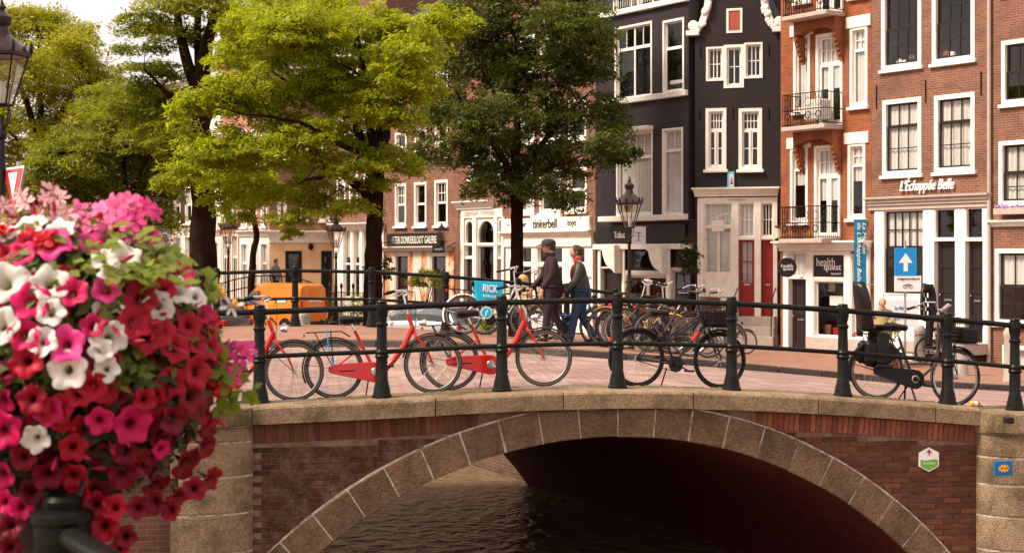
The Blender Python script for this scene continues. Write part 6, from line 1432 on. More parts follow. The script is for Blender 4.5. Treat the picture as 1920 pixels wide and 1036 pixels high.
mk('jeans', (.022, .045, .095), .85, var=.35, vscale=12, bump=.3); mk('shirt_red', (.42, .03, .02), .8); mk('cap_olive', (.035, .030, .018), .8, var=.2); mk('shirt_tan', (.36, .26, .14), .8); mk('shirt_grey', (.22, .22, .23), .8)
def head(par, hx, hz, k, cap=None, hair='hair_brown', nod=0.):
    """face towards +x; part of the body mesh is the skull, features are built on it"""
    h = MB(); s = k
    n, m_ = 18, 14; vs = []
    for i in range(m_+1):
        t = pi*i/m_; zz = cos(t); r = sin(t)
        for j in range(n):
            q = 2*pi*j/n; x_, y_ = cos(q)*r, sin(q)*r; X = .098*x_; Y = .076*y_*(1 if zz > -.2 else 1-.35*(-zz-.2)); Z = .118*zz
            if zz < -.25 and x_ > 0: X += .012*(-zz)       # chin
            if x_ > .85 and -.28 < zz < .12: X += .022*(1-abs(zz+.10)/.22)*max(0, 1-abs(y_)*5)    # nose
            if x_ > .8 and .05 < zz < .30 and .15 < abs(y_) < .6: X -= .008     # eye sockets
            if x_ > .8 and -.52 < zz < -.38: X += .004
            vs.append((hx+X*s, Y*s, hz+Z*s))
    h.add(vs, [(i*n+j, (i+1)*n+j, (i+1)*n+(j+1) % n, i*n+(j+1) % n) for i in range(m_) for j in range(n)])
    for s_ in (-1, 1): h.ell((hx-.005*s, s_*.078*s, hz-.005*s), (.018*s, .010*s, .030*s), 8, 6)
    ho = h.build('head', M['skin'], par, smooth=True, ang=180)
    mb = MB()
    for s_ in (-1, 1): mb.ell((hx+.088*s, s_*.030*s, hz+.020*s), (.008*s, .012*s, .006*s), 8, 5)
    mb.build('eyes', M['sign_black'], ho); MB().ell((hx+.096*s, 0, hz-.060*s), (.006*s, .022*s, .005*s), 8, 4).build('mouth', M['lens_red'], ho)
    mb = MB(); vs = []; n2, m2 = 18, 8
    for i in range(m2+1):
        t = (pi*.60)*i/m2
        for j in range(n2):
            q = 2*pi*j/n2; fx = cos(q); drop = 1 if fx < .25 else max(.42, 1-(fx-.25)*1.0); tt = t*drop*(1.12 if fx < -.2 else 1); rr = 1.10+.03*sin(7*q+i)
            vs.append((hx+(-.006+.100*cos(q)*sin(tt)*rr)*s, .080*sin(q)*sin(tt)*rr*s, hz+.118*cos(tt)*rr*s))
    mb.add(vs, [(i*n2+j, (i+1)*n2+j, (i+1)*n2+(j+1) % n2, i*n2+(j+1) % n2) for i in range(m2) for j in range(n2)]); mb.build('hair', M[hair], ho, smooth=True, ang=180)
    if cap:
        mb = MB().lathe([(.113*s, .0), (.116*s, .03*s), (.108*s, .065*s), (.075*s, .098*s), (.01, .108*s)], 18, (hx-.006*s, 0, hz+.030*s)); n3 = 9; vs = []
        for k2, (r, dz) in enumerate(((.105, .015), (.195, -.012))):
            for i in range(n3): a = R(-62+124*i/(n3-1)); vs += [(hx+(r*cos(a))*s, r*.72*sin(a)*s, hz+(.030+dz)*s)]
        b = len(mb.v); mb.add(vs+[(a, c, d-.008) for a, c, d in vs], [(i, i+1, n3+i+1, n3+i) for i in range(n3-1)]+[(2*n3+i, 3*n3+i, 3*n3+i+1, 2*n3+i+1) for i in range(n3-1)]+[(n3+i, n3+i+1, 3*n3+i+1, 3*n3+i) for i in range(n3-1)])
        mb.build('cap', M[cap], ho, smooth=True)
    return ho
def hand(pts, edges, w, d, s_, k=1.):
    """palm and five separate fingers grown from the wrist vertex w"""
    px, py, pz = pts[w][:3]; d = Vector(d).normalized(); b = len(pts)
    side = Vector((1, 0, 0)) if abs(d.x) < .7 else Vector((0, 0, 1)); pal = Vector((px, py, pz))+d*.06*k
    pts.append((*pal, .034*k, .016*k)); edges.append((w, b))
def man(label, px, Y, hd, jacket, trousers, cap=None, hair='hair_brown', H=1.78, phase=1., shirt=None, arms=((.18, -.1), (-.10, .1)), group='men walking over the bridge', lean=.03):
    x = (px-CX)/F*Y; t = thing('person', label, 'person', (x, Y, gz(x, Y)), hd, group); k = H/1.78
    f = phase; hipz = .92
    legL = [(.02, .10, .90, .095, .10), (.10*f+.02, .10, .50, .062, .065), (.22*f-.02, .10, .10, .042, .045)]
    legR = [(-.02, -.10, .90, .095, .10), (.0-.02*f, -.10, .50, .062, .065), (-.26*f, -.10, .15, .042, .045)]
    sh = 1.46
    def arm(s_, sw):
        a, e = sw; return [(0.0+lean, s_*.20, sh-.03, .058), (a*.5+lean-.03, s_*.26, 1.16, .046), (a+e*.5+lean+.03, s_*.27, .91, .030)]
    aL, aR = arm(1, arms[0]), arm(-1, arms[1])
    body = [(0, 0, .95, .13, .10), (lean*.4, 0, 1.15, .12, .095), (lean*.8, 0, 1.36, .15, .10), (lean+.005, 0, sh+.04, .07, .06), (lean+.02, 0, 1.56, .052, .05), (lean+.035, 0, 1.66, .085, .07)]
    pts = list(body)+legL+[(.24*f+.02, .10, .05, .035, .03), (.24*f+.15, .10, .035, .035, .025)]+legR+[(-.30*f, -.10, .07, .035, .03), (-.18*f-.02, -.10, .03, .035, .025)]+aL+aR
    E = [(0, 1), (1, 2), (2, 3), (3, 4), (4, 5), (0, 6), (6, 7), (7, 8), (8, 9), (9, 10), (0, 11), (11, 12), (12, 13), (13, 14), (14, 15), (2, 16), (16, 17), (17, 18), (2, 19), (19, 20), (20, 21)]
    for w_, s_ in ((18, 1), (21, -1)):       # palm, four bent fingers, thumb
        wx, wy, wz = pts[w_][:3]; b = len(pts); pts.append((wx+.005, wy, wz-.085, .034, .018)); E.append((w_, b))
        for i, (dx, ln) in enumerate(((.030, .075), (.011, .085), (-.010, .080), (-.029, .062))):
            c = len(pts); pts.append((wx+dx+.008, wy, wz-.11, .0095)); pts.append((wx+dx+.010, wy-s_*.006, wz-.11-ln*.55, .0088)); pts.append((wx+dx+.004, wy-s_*.022, wz-.11-ln, .0078)); E += [(b, c), (c, c+1), (c+1, c+2)]
        c = len(pts); pts.append((wx+.040, wy-s_*.008, wz-.055, .012)); pts.append((wx+.058, wy-s_*.016, wz-.095, .010)); E += [(b, c), (c, c+1)]
    for i_ in (0, 1, 2, 16, 17, 19, 20): q_ = pts[i_]; pts[i_] = (*q_[:3], *[v*.66 for v in q_[3:]])
    bd = skin('body', pts, E, M['skin'], t, 1)
    # clothes: surfaces of their own a little outside the body
    tp = [(0, 0, .93, .155, .125)]+[(a, b, c, d*1.16, e*1.16) for a, b, c, d, e in legL]+[(a, b, c, d*1.16, e*1.16) for a, b, c, d, e in legR]
    tp[3] = (legL[2][0], .10, .07, .060, .065); tp[6] = (legR[2][0]-.01, -.10, .11, .060, .065)
    skin('trousers', tp, [(0, 1), (1, 2), (2, 3), (0, 4), (4, 5), (5, 6)], M[trousers], t, 2)
    jp = [(-.0, 0, .80, .195, .172), (0, 0, .98, .188, .165), (lean*.5, 0, 1.20, .170, .142), (lean*.8, 0, 1.37, .185, .140), (lean+.0, 0, sh+.05, .085, .08), (lean+.01, 0, sh+.10, .062, .062)]
    jp += [(a, b, c, r*1.35, r*1.35) for a, b, c, r in aL]+[(a, b, c, r*1.35, r*1.35) for a, b, c, r in aR]
    jp[8] = (aL[2][0], aL[2][1], aL[2][2]+.01, .046, .046); jp[11] = (aR[2][0], aR[2][1], aR[2][2]+.01, .046, .046)
    skin('jacket', jp, [(0, 1), (1, 2), (2, 3), (3, 4), (4, 5), (3, 6), (6, 7), (7, 8), (3, 9), (9, 10), (10, 11)], M[jacket], t, 2, root=1)
    if shirt: MB().ell((lean+.055, 0, 1.26), (.088, .024, .20), 14, 10).build('shirt', M[shirt], t, smooth=True); MB().lathe([(.060, 0), (.070, .05), (.062, .08)], 14, (lean+.02, 0, 1.485)).build('collar', M[shirt], t, smooth=True)
    else: MB().lathe([(.078, 0), (.085, .05), (.078, .08)], 14, (lean+.01, 0, 1.48)).build('collar', M[jacket], t, smooth=True)
    for (a, b, z0) in ((.24*f, .10, 0), (-.28*f, -.10, .035)):
        mb = MB(); S = [(-.09, .030, .07), (-.06, .042, .10), (.0, .044, .105), (.07, .046, .075), (.14, .048, .055), (.18, .036, .040), (.195, .018, .03)]; vs = []
        for (x_, hw, hh) in S:
            for q in range(8): an = 2*pi*q/8; vs.append((a+x_, b+hw*cos(an), z0+hh*.5+hh*.5*sin(an)))
        mb.add(vs, [(i*8+q, i*8+(q+1) % 8, (i+1)*8+(q+1) % 8, (i+1)*8+q) for i in range(6) for q in range(8)]+[tuple(range(7, -1, -1)), tuple(48+q for q in range(8))]); mb.build('shoe', M['sign_black'], t, smooth=True)
    head(t, lean+.045, 1.665, 1.0, cap, hair)
    t.scale = (k*1.14, k*1.10, k); return t
man('man in a cap and dark jacket walking left across the bridge', 1037, 25.5, R(186), 'jacket_dark', 'trousers_dark', cap='cap_olive', H=1.76, arms=((.10, .1), (.22, .05)), phase=.75)
man('bareheaded man in grey leather jacket, red shirt and jeans walking behind the capped man', 1089, 25.7, R(182), 'jacket_grey', 'jeans', H=1.72, shirt='shirt_red', arms=((.20, .1), (-.05, .1)), phase=.9)
q = W(515, 500, 66.2); pm = man('dark haired figure in a grey top on the distant bridge above the van', 515, 66.2, R(-20), 'shirt_grey', 'trousers_dark', H=1.75, group='bystanders'); pm.location.z = 2.42
pm = man('blond person half hidden behind the far railing beside the slim trunk', 987, 30.5, R(200), 'shirt_tan', 'trousers_dark', hair='hair_blond', H=1.64, group='bystanders', phase=.3)
pm = man('blond person behind the rear child seat, in front of the white board', 1653, 36.8, R(-90), 'shirt_tan', 'jeans', hair='hair_blond', H=1.66, group='bystanders', phase=.3); pm.location.z = gz((1653-CX)/F*36.8, 36.8)+.02
# ================================================================ trees
def leaf_object(name, mat, cen, nor, size, tint, parent, asp=.62):
    """one small folded leaf blade (4 corners) per centre; tint = colour of each leaf"""
    n = len(cen); nor = nor/np.linalg.norm(nor, axis=1)[:, None]
    rnd = np.random.normal(size=(n, 3)); u = np.cross(nor, rnd); u /= np.linalg.norm(u, axis=1)[:, None]; v = np.cross(nor, u)
    s = size[:, None]; V = np.stack([cen-u*s, cen+v*s*asp*.5*1.0+nor*s*.12, cen+u*s, cen-v*s*asp*.5+nor*s*.12], 1).reshape(-1, 3).astype(np.float32)
    me = bpy.data.meshes.new(name); me.vertices.add(4*n); me.vertices.foreach_set('co', V.ravel()); me.loops.add(4*n); me.loops.foreach_set('vertex_index', np.arange(4*n, dtype=np.int32))
    me.polygons.add(n); me.polygons.foreach_set('loop_start', np.arange(0, 4*n, 4, dtype=np.int32)); me.polygons.foreach_set('loop_total', np.full(n, 4, dtype=np.int32)); me.update(calc_edges=True)
    a = me.attributes.new('tint', 'FLOAT', 'FACE'); a.data.foreach_set('value', tint.astype(np.float32)); me.materials.append(mat)
    return inst(name, me, parent)
def crown(name, base, Y, clumps, n, size, mat, parent, flat=.32, dy=2.2, tilt=.45, spray=.5, dens=1.):
    k = Y/F; cen, nor, tn = [], [], []
    area = sum(c[2]*c[3] for c in clumps)
    for (px, py, rx, ry, *o) in clumps:
        d = o[0] if o else random.uniform(-dy, dy)*.6; C = np.array(W(px, py, Y+d))-np.array(base); RX, RZ = rx*k, ry*k; RY = (RX+RZ)*.5
        m = max(3, int(n*rx*ry/area)); ns = max(3, int(m/70)); per = m//ns+1
        for _ in range(ns):
            q = np.random.normal(size=3); q /= np.linalg.norm(q); q *= np.random.uniform(.10, 1.0)**.5*(1.35 if random.random() < .14 else 1.03); c = C+q*[RX, RY, RZ]
            r = spray*random.uniform(.6, 1.25)*min(1, (RX+RZ)/1.2+.3); a = np.random.uniform(0, 2*pi, per); rr = r*np.sqrt(np.random.uniform(0, 1, per))
            dirx = q[:2]/(np.linalg.norm(q[:2])+1e-6); x = rr*np.cos(a); y = rr*np.sin(a); out_ = x*dirx[0]+y*dirx[1]
            z = np.random.normal(0, flat*r*.30, per)-.28*out_*(out_ > 0)-.12*rr**2/r+.0
            cen.append(np.stack([c[0]+x, c[1]+y, c[2]+z], 1)); nn = np.random.normal(0, tilt, (per, 3)); nn[:, 2] += 1; nn[:, :2] += dirx*.25; nor.append(nn)
            tn.append(np.clip(np.random.normal(random.uniform(.25, .75), .16, per), 0, 1))
    cen, nor, tn = np.concatenate(cen), np.concatenate(nor), np.concatenate(tn)
    o = leaf_object('crown', mat, cen, nor, size*np.random.uniform(.65, 1.3, len(cen)), tn, parent); return o
def tree(label, px, Y, trunk, limbs, clumps, n, size, mat, r0, group=None, name='tree', **k):
    x = (px-CX)/F*Y; z = gz(x, Y); t = thing(name, label, 'tree', (x, Y, z), 0, group); b = Vector((x, Y, z))
    def pt(a, c, d=0): return tuple(W(a, c, Y+d)-b)
    top = trunk[-1]; pts = [(0, 0, -.1), (0, 0, .15)]+[pt(*p[:2]) for p in trunk]; m = len(pts); rr = [r0*1.5, r0*1.18]+[p[2] for p in trunk]
    # a little bend and burr in the bark
    P2, R2 = [], []
    for i in range(m-1):
        s = 4 if i else 1
        for j in range(s): f = j/s; a, c = Vector(pts[i]), Vector(pts[i+1]); P2.append(a.lerp(c, f)+Vector((random.gauss(0, r0*.05), random.gauss(0, r0*.05), 0))); R2.append((rr[i]*(1-f)+rr[i+1]*f)*random.uniform(.94, 1.07))
    P2.append(Vector(pts[-1])); R2.append(rr[-1]); MB().tube(P2, R2, 12).build('trunk', M['bark'], t, smooth=True, ang=60)
    for L_ in limbs:
        q = [Vector(pt(a, c, d)) for a, c, d, r in L_]; rr = [p[3] for p in L_]; P2, R2 = [], []
        for i in range(len(q)-1):
            for j in range(3): f = j/3; P2.append(q[i].lerp(q[i+1], f)+Vector([random.gauss(0, .03) for _ in range(3)])*(1 if i+j else 0)); R2.append(rr[i]*(1-f)+rr[i+1]*f)
        P2.append(q[-1]); R2.append(rr[-1]); mb = MB().tube(P2, R2, 8)
        for _ in range(5):    # side twigs
            i = random.randrange(len(P2)//2, len(P2)); d = Vector((random.gauss(0, .6), random.gauss(0, .6), random.uniform(.1, .8))); mb.tube([P2[i], P2[i]+d*.5+Vector((0, 0, .05)), P2[i]+d], [R2[i]*.5, R2[i]*.3, .008], 5)
        mb.build('limb', M['bark'], t, smooth=True, ang=60)
    crown('crown', b, Y, clumps, n, size, mat, t, **k); return t
LF = {'lime': leafmat('leaf_lime', (.165, .195, .004), (.36, .38, .008), .50), 'dark': leafmat('leaf_dark', (.022, .030, .004), (.120, .140, .008), .36), 'mid': leafmat('leaf_mid', (.095, .118, .005), (.25, .26, .010), .46), 'yellow': leafmat('leaf_yellow', (.18, .19, .006), (.36, .33, .012), .48), 'deep': leafmat('leaf_deep', (.018, .026, .007), (.045, .055, .010), .25)}
# light green maple in the middle
tree('bright lime green tree with several upright stems standing in the middle of the picture', 700, 38, [(700, 500, .23), (701, 420, .215), (703, 365, .20), (708, 300, .17)],
     [[(700, 385, 0, .15), (665, 345, -.5, .12), (640, 325, -1, .09), (600, 330, -1.5, .05), (560, 345, -2, .02)], [(702, 360, 0, .15), (690, 290, .3, .13), (660, 220, .8, .10), (625, 150, 1, .05), (600, 90, 1.2, .02)],
      [(706, 330, 0, .14), (697, 240, -.4, .12), (688, 150, -.6, .08), (672, 60, -.8, .03)], [(708, 310, 0, .14), (714, 220, .2, .12), (712, 120, .3, .08), (706, 20, .4, .04)], [(708, 330, 0, .12), (722, 260, .6, .11), (733, 180, .9, .08), (757, 140, 1.2, .05), (790, 110, 1.5, .02)],
      [(690, 290, 0, .09), (640, 270, -1.4, .07), (560, 230, -2, .05), (480, 215, -2.4, .03), (400, 200, -2.5, .015)], [(700, 240, 0, .07), (600, 200, 1, .05), (520, 140, 1.4, .03), (470, 90, 1.6, .015)]],
     [(640, 55, 90, 40), (705, 45, 60, 35), (560, 60, 90, 50), (480, 110, 90, 50), (450, 50, 45, 36), (405, 185, 65, 38), (355, 205, 35, 20), (500, 185, 80, 38), (590, 150, 75, 40), (700, 105, 75, 38), (775, 95, 45, 50), (420, 262, 75, 30), (345, 325, 55, 20), (305, 345, 25, 12), (430, 330, 80, 30), (515, 285, 80, 36), (600, 255, 65, 30), (650, 310, 55, 26), (560, 355, 80, 26), (610, 388, 50, 17), (495, 365, 55, 22), (752, 210, 38, 40), (752, 300, 38, 22), (650, 195, 55, 28), (545, 405, 45, 17), (543, 438, 18, 14), (800, 150, 30, 40), (450, 400, 40, 14), (470, 160, 70, 40), (540, 235, 70, 38), (455, 300, 60, 30), (640, 150, 60, 50), (742, 150, 50, 50), (700, 200, 45, 36), (655, 250, 55, 28), (700, 290, 55, 25), (430, 372, 50, 18), (580, 300, 60, 28), (380, 290, 50, 26), (540, 60, 70, 40), (665, 385, 40, 14), (520, 20, 90, 30), (600, 10, 80, 25), (820, 40, 60, 35), (700, 345, 45, 16)],
     100000, .080, LF['lime'], .24, flat=.60, spray=.33, tilt=.7, dy=2.6)
tree('dense dark green round crowned tree in front of the toy shop', 970, 45, [(969, 520, .21), (970, 440, .195), (968, 380, .19), (970, 320, .17)],
     [[(969, 350, 0, .14), (930, 280, -.5, .1), (880, 210, -1, .05), (840, 160, -1.2, .02)], [(970, 340, 0, .14), (1010, 280, .5, .1), (1060, 220, 1, .06), (1110, 170, 1.2, .02)], [(970, 330, 0, .16), (965, 230, .2, .11), (970, 120, .3, .06), (960, 40, .2, .02)], [(970, 350, 0, .1), (1040, 310, -1, .06), (1100, 290, -1.4, .02)], [(969, 370, 0, .1), (900, 320, 1, .06), (850, 290, 1.4, .02)]],
     [(960, 30, 130, 45), (850, 35, 60, 40), (1070, 45, 75, 45), (885, 115, 95, 55), (1010, 120, 105, 60), (1105, 110, 50, 50), (835, 195, 55, 40), (805, 235, 32, 30), (915, 215, 90, 50), (1035, 215, 90, 45), (1130, 205, 42, 32), (860, 280, 58, 34), (950, 300, 80, 45), (1065, 290, 75, 40), (1145, 265, 42, 28), (905, 345, 38, 22), (1010, 350, 52, 26), (1065, 372, 35, 18), (960, 160, 60, 40), (1150, 300, 30, 18), (930, -40, 150, 40), (1080, -30, 80, 40), (975, 375, 30, 12), (1175, 285, 24, 14), (1115, 60, 42, 28), (785, 155, 28, 34), (1160, 235, 30, 18), (790, 290, 26, 22), (800, 60, 30, 30)],
     85000, .085, LF['dark'], .24, flat=.7, spray=.42, tilt=.75, dy=2.6)
GT = 'tall trees along the canal on the left'
tree('old tree with the thickest dark trunk, left of the lime green tree', 380, 52, [(380, 470, .46), (381, 380, .42), (379, 280, .38), (378, 200, .34), (376, 150, .30)],
     [[(378, 190, 0, .26), (352, 120, .2, .2), (335, 50, .4, .15), (320, -20, .5, .10)], [(376, 155, 0, .28), (392, 80, -.2, .22), (405, 20, -.3, .16), (415, -60, -.4, .1)], [(378, 170, 0, .2), (370, 90, .5, .16), (372, 0, .6, .1)], [(379, 230, 0, .18), (440, 160, 1, .12), (480, 100, 1.4, .05)], [(378, 220, 0, .15), (320, 180, -1, .1), (270, 130, -1.4, .04)]],
     [(275, 40, 55, 22), (235, 90, 26, 10), (320, 60, 60, 24), (440, 40, 40, 30), (255, 125, 32, 10), (300, 130, 48, 18), (445, 110, 32, 30), (295, 215, 48, 42), (330, 265, 44, 40), (300, 170, 38, 20), (335, 185, 26, 20), (330, 10, 80, 18), (440, 180, 36, 36), (265, 255, 40, 36), (350, 330, 36, 24), (385, -20, 90, 25), (290, 88, 36, 8), (225, 200, 30, 26), (215, 165, 26, 16), (250, 160, 34, 18), (320, 220, 40, 30)],
     34000, .10, LF['mid'], .50, name='tree', group=GT, flat=.4, spray=.6, dy=3)
tree('yellowish willow like tree at the far left edge behind the nearest lamp', 70, 78, [(72, 470, .4), (76, 380, .36), (80, 300, .30), (74, 230, .24)],
     [[(76, 300, 0, .2), (110, 220, 1, .14), (150, 150, 1.5, .06)], [(76, 280, 0, .2), (50, 190, -1, .14), (20, 110, -1.5, .06)], [(75, 240, 0, .2), (80, 150, .4, .14), (70, 60, .6, .05)], [(80, 320, 0, .15), (40, 270, 2, .1), (-20, 200, 2, .04)]],
     [(60, 55, 85, 32), (135, 75, 40, 24), (40, 130, 80, 45), (120, 150, 85, 48), (60, 225, 90, 50), (172, 130, 26, 44), (60, 30, 90, 22), (150, 60, 34, 26), (190, 165, 30, 30), (20, 310, 60, 55), (140, 105, 70, 28), (-30, 100, 60, 60), (-30, 220, 60, 80), (160, 215, 50, 40), (110, 270, 60, 40), (30, 30, 60, 16), (95, 95, 60, 36), (180, 190, 50, 36), (200, 150, 30, 24)],
     62000, .125, LF['yellow'], .42, group=GT, flat=.6, spray=.8, tilt=.7, dy=4)
tree('mid green bushy tree above the flowers, between the old trunk and the far left tree', 230, 64, [(232, 500, .26), (232, 430, .22), (235, 350, .18)], [[(232, 400, 0, .14), (200, 330, .6, .08), (170, 270, 1, .03)], [(233, 380, 0, .14), (270, 310, -.6, .08), (300, 260, -1, .03)], [(235, 350, 0, .12), (230, 280, .2, .06), (225, 210, .2, .02)]],
     [(205, 230, 50, 34), (160, 290, 55, 46), (240, 290, 65, 50), (175, 365, 60, 46), (265, 370, 65, 46), (300, 250, 42, 42), (225, 205, 42, 28), (320, 320, 38, 40), (130, 345, 40, 40), (220, 430, 70, 28), (300, 415, 36, 26), (265, 215, 30, 24), (120, 270, 30, 30), (185, 180, 40, 26), (250, 175, 30, 22), (300, 300, 50, 50), (90, 300, 40, 40)],
     56000, .11, LF['mid'], .28, group=GT, flat=.5, spray=.65, tilt=.6, dy=3)
tree('dark shadowy tree low behind the give way sign at the far left', 60, 88, [(62, 500, .3), (60, 440, .26), (58, 380, .2)], [[(60, 420, 0, .15), (20, 360, 1, .06)], [(60, 410, 0, .15), (110, 350, -1, .06)]],
     [(30, 370, 60, 55), (95, 360, 55, 60), (120, 430, 70, 45), (20, 440, 70, 45), (-50, 380, 60, 70), (90, 300, 50, 40), (190, 440, 60, 35), (230, 470, 60, 30), (60, 480, 90, 30), (140, 320, 50, 60), (-20, 310, 60, 50), (150, 400, 60, 50)],
     15000, .16, LF['deep'], .32, group=GT, flat=.6, spray=1.0, tilt=.7, dy=4)
tree('thin young tree with a crooked trunk before the white corner house', 476, 60, [(470, 540, .15), (474, 480, .13), (482, 440, .12), (474, 400, .11), (477, 350, .09)], [[(476, 360, 0, .06), (450, 330, .3, .04), (430, 310, .3, .01)], [(476, 370, 0, .06), (500, 335, -.3, .04), (520, 320, -.3, .01)]],
     [(470, 330, 45, 22), (440, 350, 30, 14), (505, 345, 30, 14), (475, 370, 30, 10)], 4500, .10, LF['yellow'], .17, flat=.5, spray=.5)
tree('tall background tree rising over the roofs between the old tree and the houses', 560, 84, [(560, 420, .3), (562, 300, .25), (560, 180, .2)], [[(560, 250, 0, .15), (500, 120, 1, .06)], [(560, 220, 0, .15), (620, 60, -1, .06)]],
     [(560, 110, 60, 60), (470, 30, 70, 50), (540, 20, 70, 50), (610, 30, 70, 50), (680, 20, 60, 40), (740, 30, 60, 40), (500, 90, 60, 50)], 20000, .16, LF['mid'], .35, group=GT, flat=.5, spray=.9, tilt=.6, dy=3)
# the wood that closes the view far down the canal
ca = [(x_, random.uniform(400, 440), 95, random.uniform(70, 120), random.uniform(-8, 12)) for x_ in range(-1500, 330, 62)]
o = crown('distant_trees', (0, 0, 0), 125, ca, 42000, .34, LF['deep'], None, flat=.8, spray=1.8, tilt=.8); tag(o, 'dark mass of distant trees closing the view at the left', None, None, 'stuff')
# shrubs and pots on the quay
def shrub(label, px, py, Y, rx, ry, mat, n=900, size=.05, name='shrub', pot=False, grp=None):
    x = (px-CX)/F*Y; z = gz(x, Y); t = thing(name, label, 'plant', (x, Y, z), 0, grp); b = Vector((x, Y, z)); c = W(px, py, Y)-b
    mb = MB()
    for i in range(6): mb.tube([(0, 0, 0), (random.uniform(-.1, .1), random.uniform(-.1, .1), c.z*.5), (random.uniform(-.3, .3), random.uniform(-.2, .2), c.z)], [.02, .015, .008], 5)
    mb.build('stem', M['bark'], t)
    crown('crown', b, Y, [(px, py, rx, ry, 0.), (px-rx*.5, py+ry*.3, rx*.6, ry*.6, .1), (px+rx*.5, py+ry*.2, rx*.5, ry*.6, -.1)], n, size, mat, t, flat=.8, spray=.25, tilt=.8)
    if pot: MB().lathe([(.20, 0), (.28, .35), (.30, .37), (.26, .36)], 14).build('pot', M['wicker'], t, smooth=True)
    return t
shrub('leafy shrub in front of the gallery window', 800, 520, 44, 30, 18, LF['mid'], 1300, .06); shrub('dark green shrub left of the gallery beneath the hanging basket', 715, 500, 48, 26, 16, LF['deep'], 1000, .07)
shrub('low green shrub between the white pillars and the silver car', 690, 575, 44, 30, 22, LF['mid'], 1100, .06); shrub('climbing plant on the corner between the dark slate and black gabled houses', 1291, 480, 45.0, 13, 44, LF['deep'], 2200, .05)
shrub('yellow green tuft of grass under the blue crate bicycle', 918, 600, 27.2, 14, 24, LF['lime'], 700, .035); shrub('small potted plant behind the mother bicycle', 1672, 610, 36.2, 12, 14, LF['lime'], 500, .04, pot=True); shrub('bushy green plant between orange van and white pillars', 615, 575, 56, 16, 26, LF['mid'], 700, .08)
for px, Y, lab in ((792, 45.5, 'dark planter standing under the gallery window shrub'),):
    x = (px-CX)/F*Y; t = thing('planter', lab, 'planter', (x, Y, gz(x, Y)), -.9); MB().cbox(-1.0, -.25, 0, 1.0, .25, 1.15, .03).build('planter_box', M['dark'], t); MB().cbox(-1.03, -.28, 1.15, 1.03, .28, 1.2, .01).build('rim', M['iron_black'], t)
# ================================================================ the flower basket in front
random.seed(11); np.random.seed(11)
FC = W(112, 668, 2.92); FR = Vector((.305, .27, .285))
fb = thing('flower_basket', 'overflowing basket of magenta, crimson and white petunias topped with pink geraniums', 'flowers', tuple(FC))
def petal_mat(name, edge, mid, throat, tr=.3):
    m = bpy.data.materials.new(name); m.use_nodes = True; nt = m.node_tree; nt.nodes.clear(); L = nt.links.new
    o = _n(nt, 'ShaderNodeOutputMaterial'); tc = _n(nt, 'ShaderNodeTexCoord'); sp = _n(nt, 'ShaderNodeSeparateXYZ'); L(tc.outputs['Object'], sp.inputs[0]); cb = _n(nt, 'ShaderNodeCombineXYZ'); L(sp.outputs[0], cb.inputs[0]); L(sp.outputs[1], cb.inputs[1])
    ln = _n(nt, 'ShaderNodeVectorMath', operation='LENGTH'); L(cb.outputs[0], ln.inputs[0]); nz = _n(nt, 'ShaderNodeTexNoise'); nz.inputs['Scale'].default_value = 5; L(tc.outputs['Object'], nz.inputs[0])
    ad = _n(nt, 'ShaderNodeMath', operation='MULTIPLY_ADD'); L(nz.outputs[0], ad.inputs[0]); ad.inputs[1].default_value = .25; L(ln.outputs['Value'], ad.inputs[2])
    rp = _n(nt, 'ShaderNodeValToRGB'); e = rp.color_ramp.elements; e[0].position = .22; e[0].color = (*throat, 1); e[1].position = .95; e[1].color = (*edge, 1); k = e.new(.45); k.color = (*mid, 1); L(ad.outputs[0], rp.inputs[0])
    oi = _n(nt, 'ShaderNodeObjectInfo'); mr = _n(nt, 'ShaderNodeMapRange'); mr.inputs[3].default_value = .72; mr.inputs[4].default_value = 1.12; L(oi.outputs['Random'], mr.inputs[0]); hs = _n(nt, 'ShaderNodeHueSaturation'); L(mr.outputs[0], hs.inputs['Value']); L(rp.outputs[0], hs.inputs['Color'])
    p = _n(nt, 'ShaderNodeBsdfPrincipled'); p.inputs['Roughness'].default_value = .55; p.inputs['Specular IOR Level'].default_value = .3; L(hs.outputs[0], p.inputs['Base Color']); t = _n(nt, 'ShaderNodeBsdfTranslucent'); L(hs.outputs[0], t.inputs[0])
    ms = _n(nt, 'ShaderNodeMixShader'); ms.inputs[0].default_value = tr; L(p.outputs[0], ms.inputs[1]); L(t.outputs[0], ms.inputs[2]); L(ms.outputs[0], o.inputs[0]); return m
PM_ = {'m': petal_mat('petal_magenta', (.66, .006, .12), (.56, .004, .07), (.08, .001, .010)), 'c': petal_mat('petal_crimson', (.46, .003, .027), (.38, .002, .016), (.02, .0005, .001)),
       'd': petal_mat('petal_shaded', (.21, .001, .015), (.155, .001, .009), (.02, .001, .002)), 'w': petal_mat('petal_white', (.86, .80, .74), (.84, .78, .70), (.40, .36, .14), .25), 'p': petal_mat('petal_pink', (.80, .06, .30), (.70, .03, .18), (.30, .01, .04))}
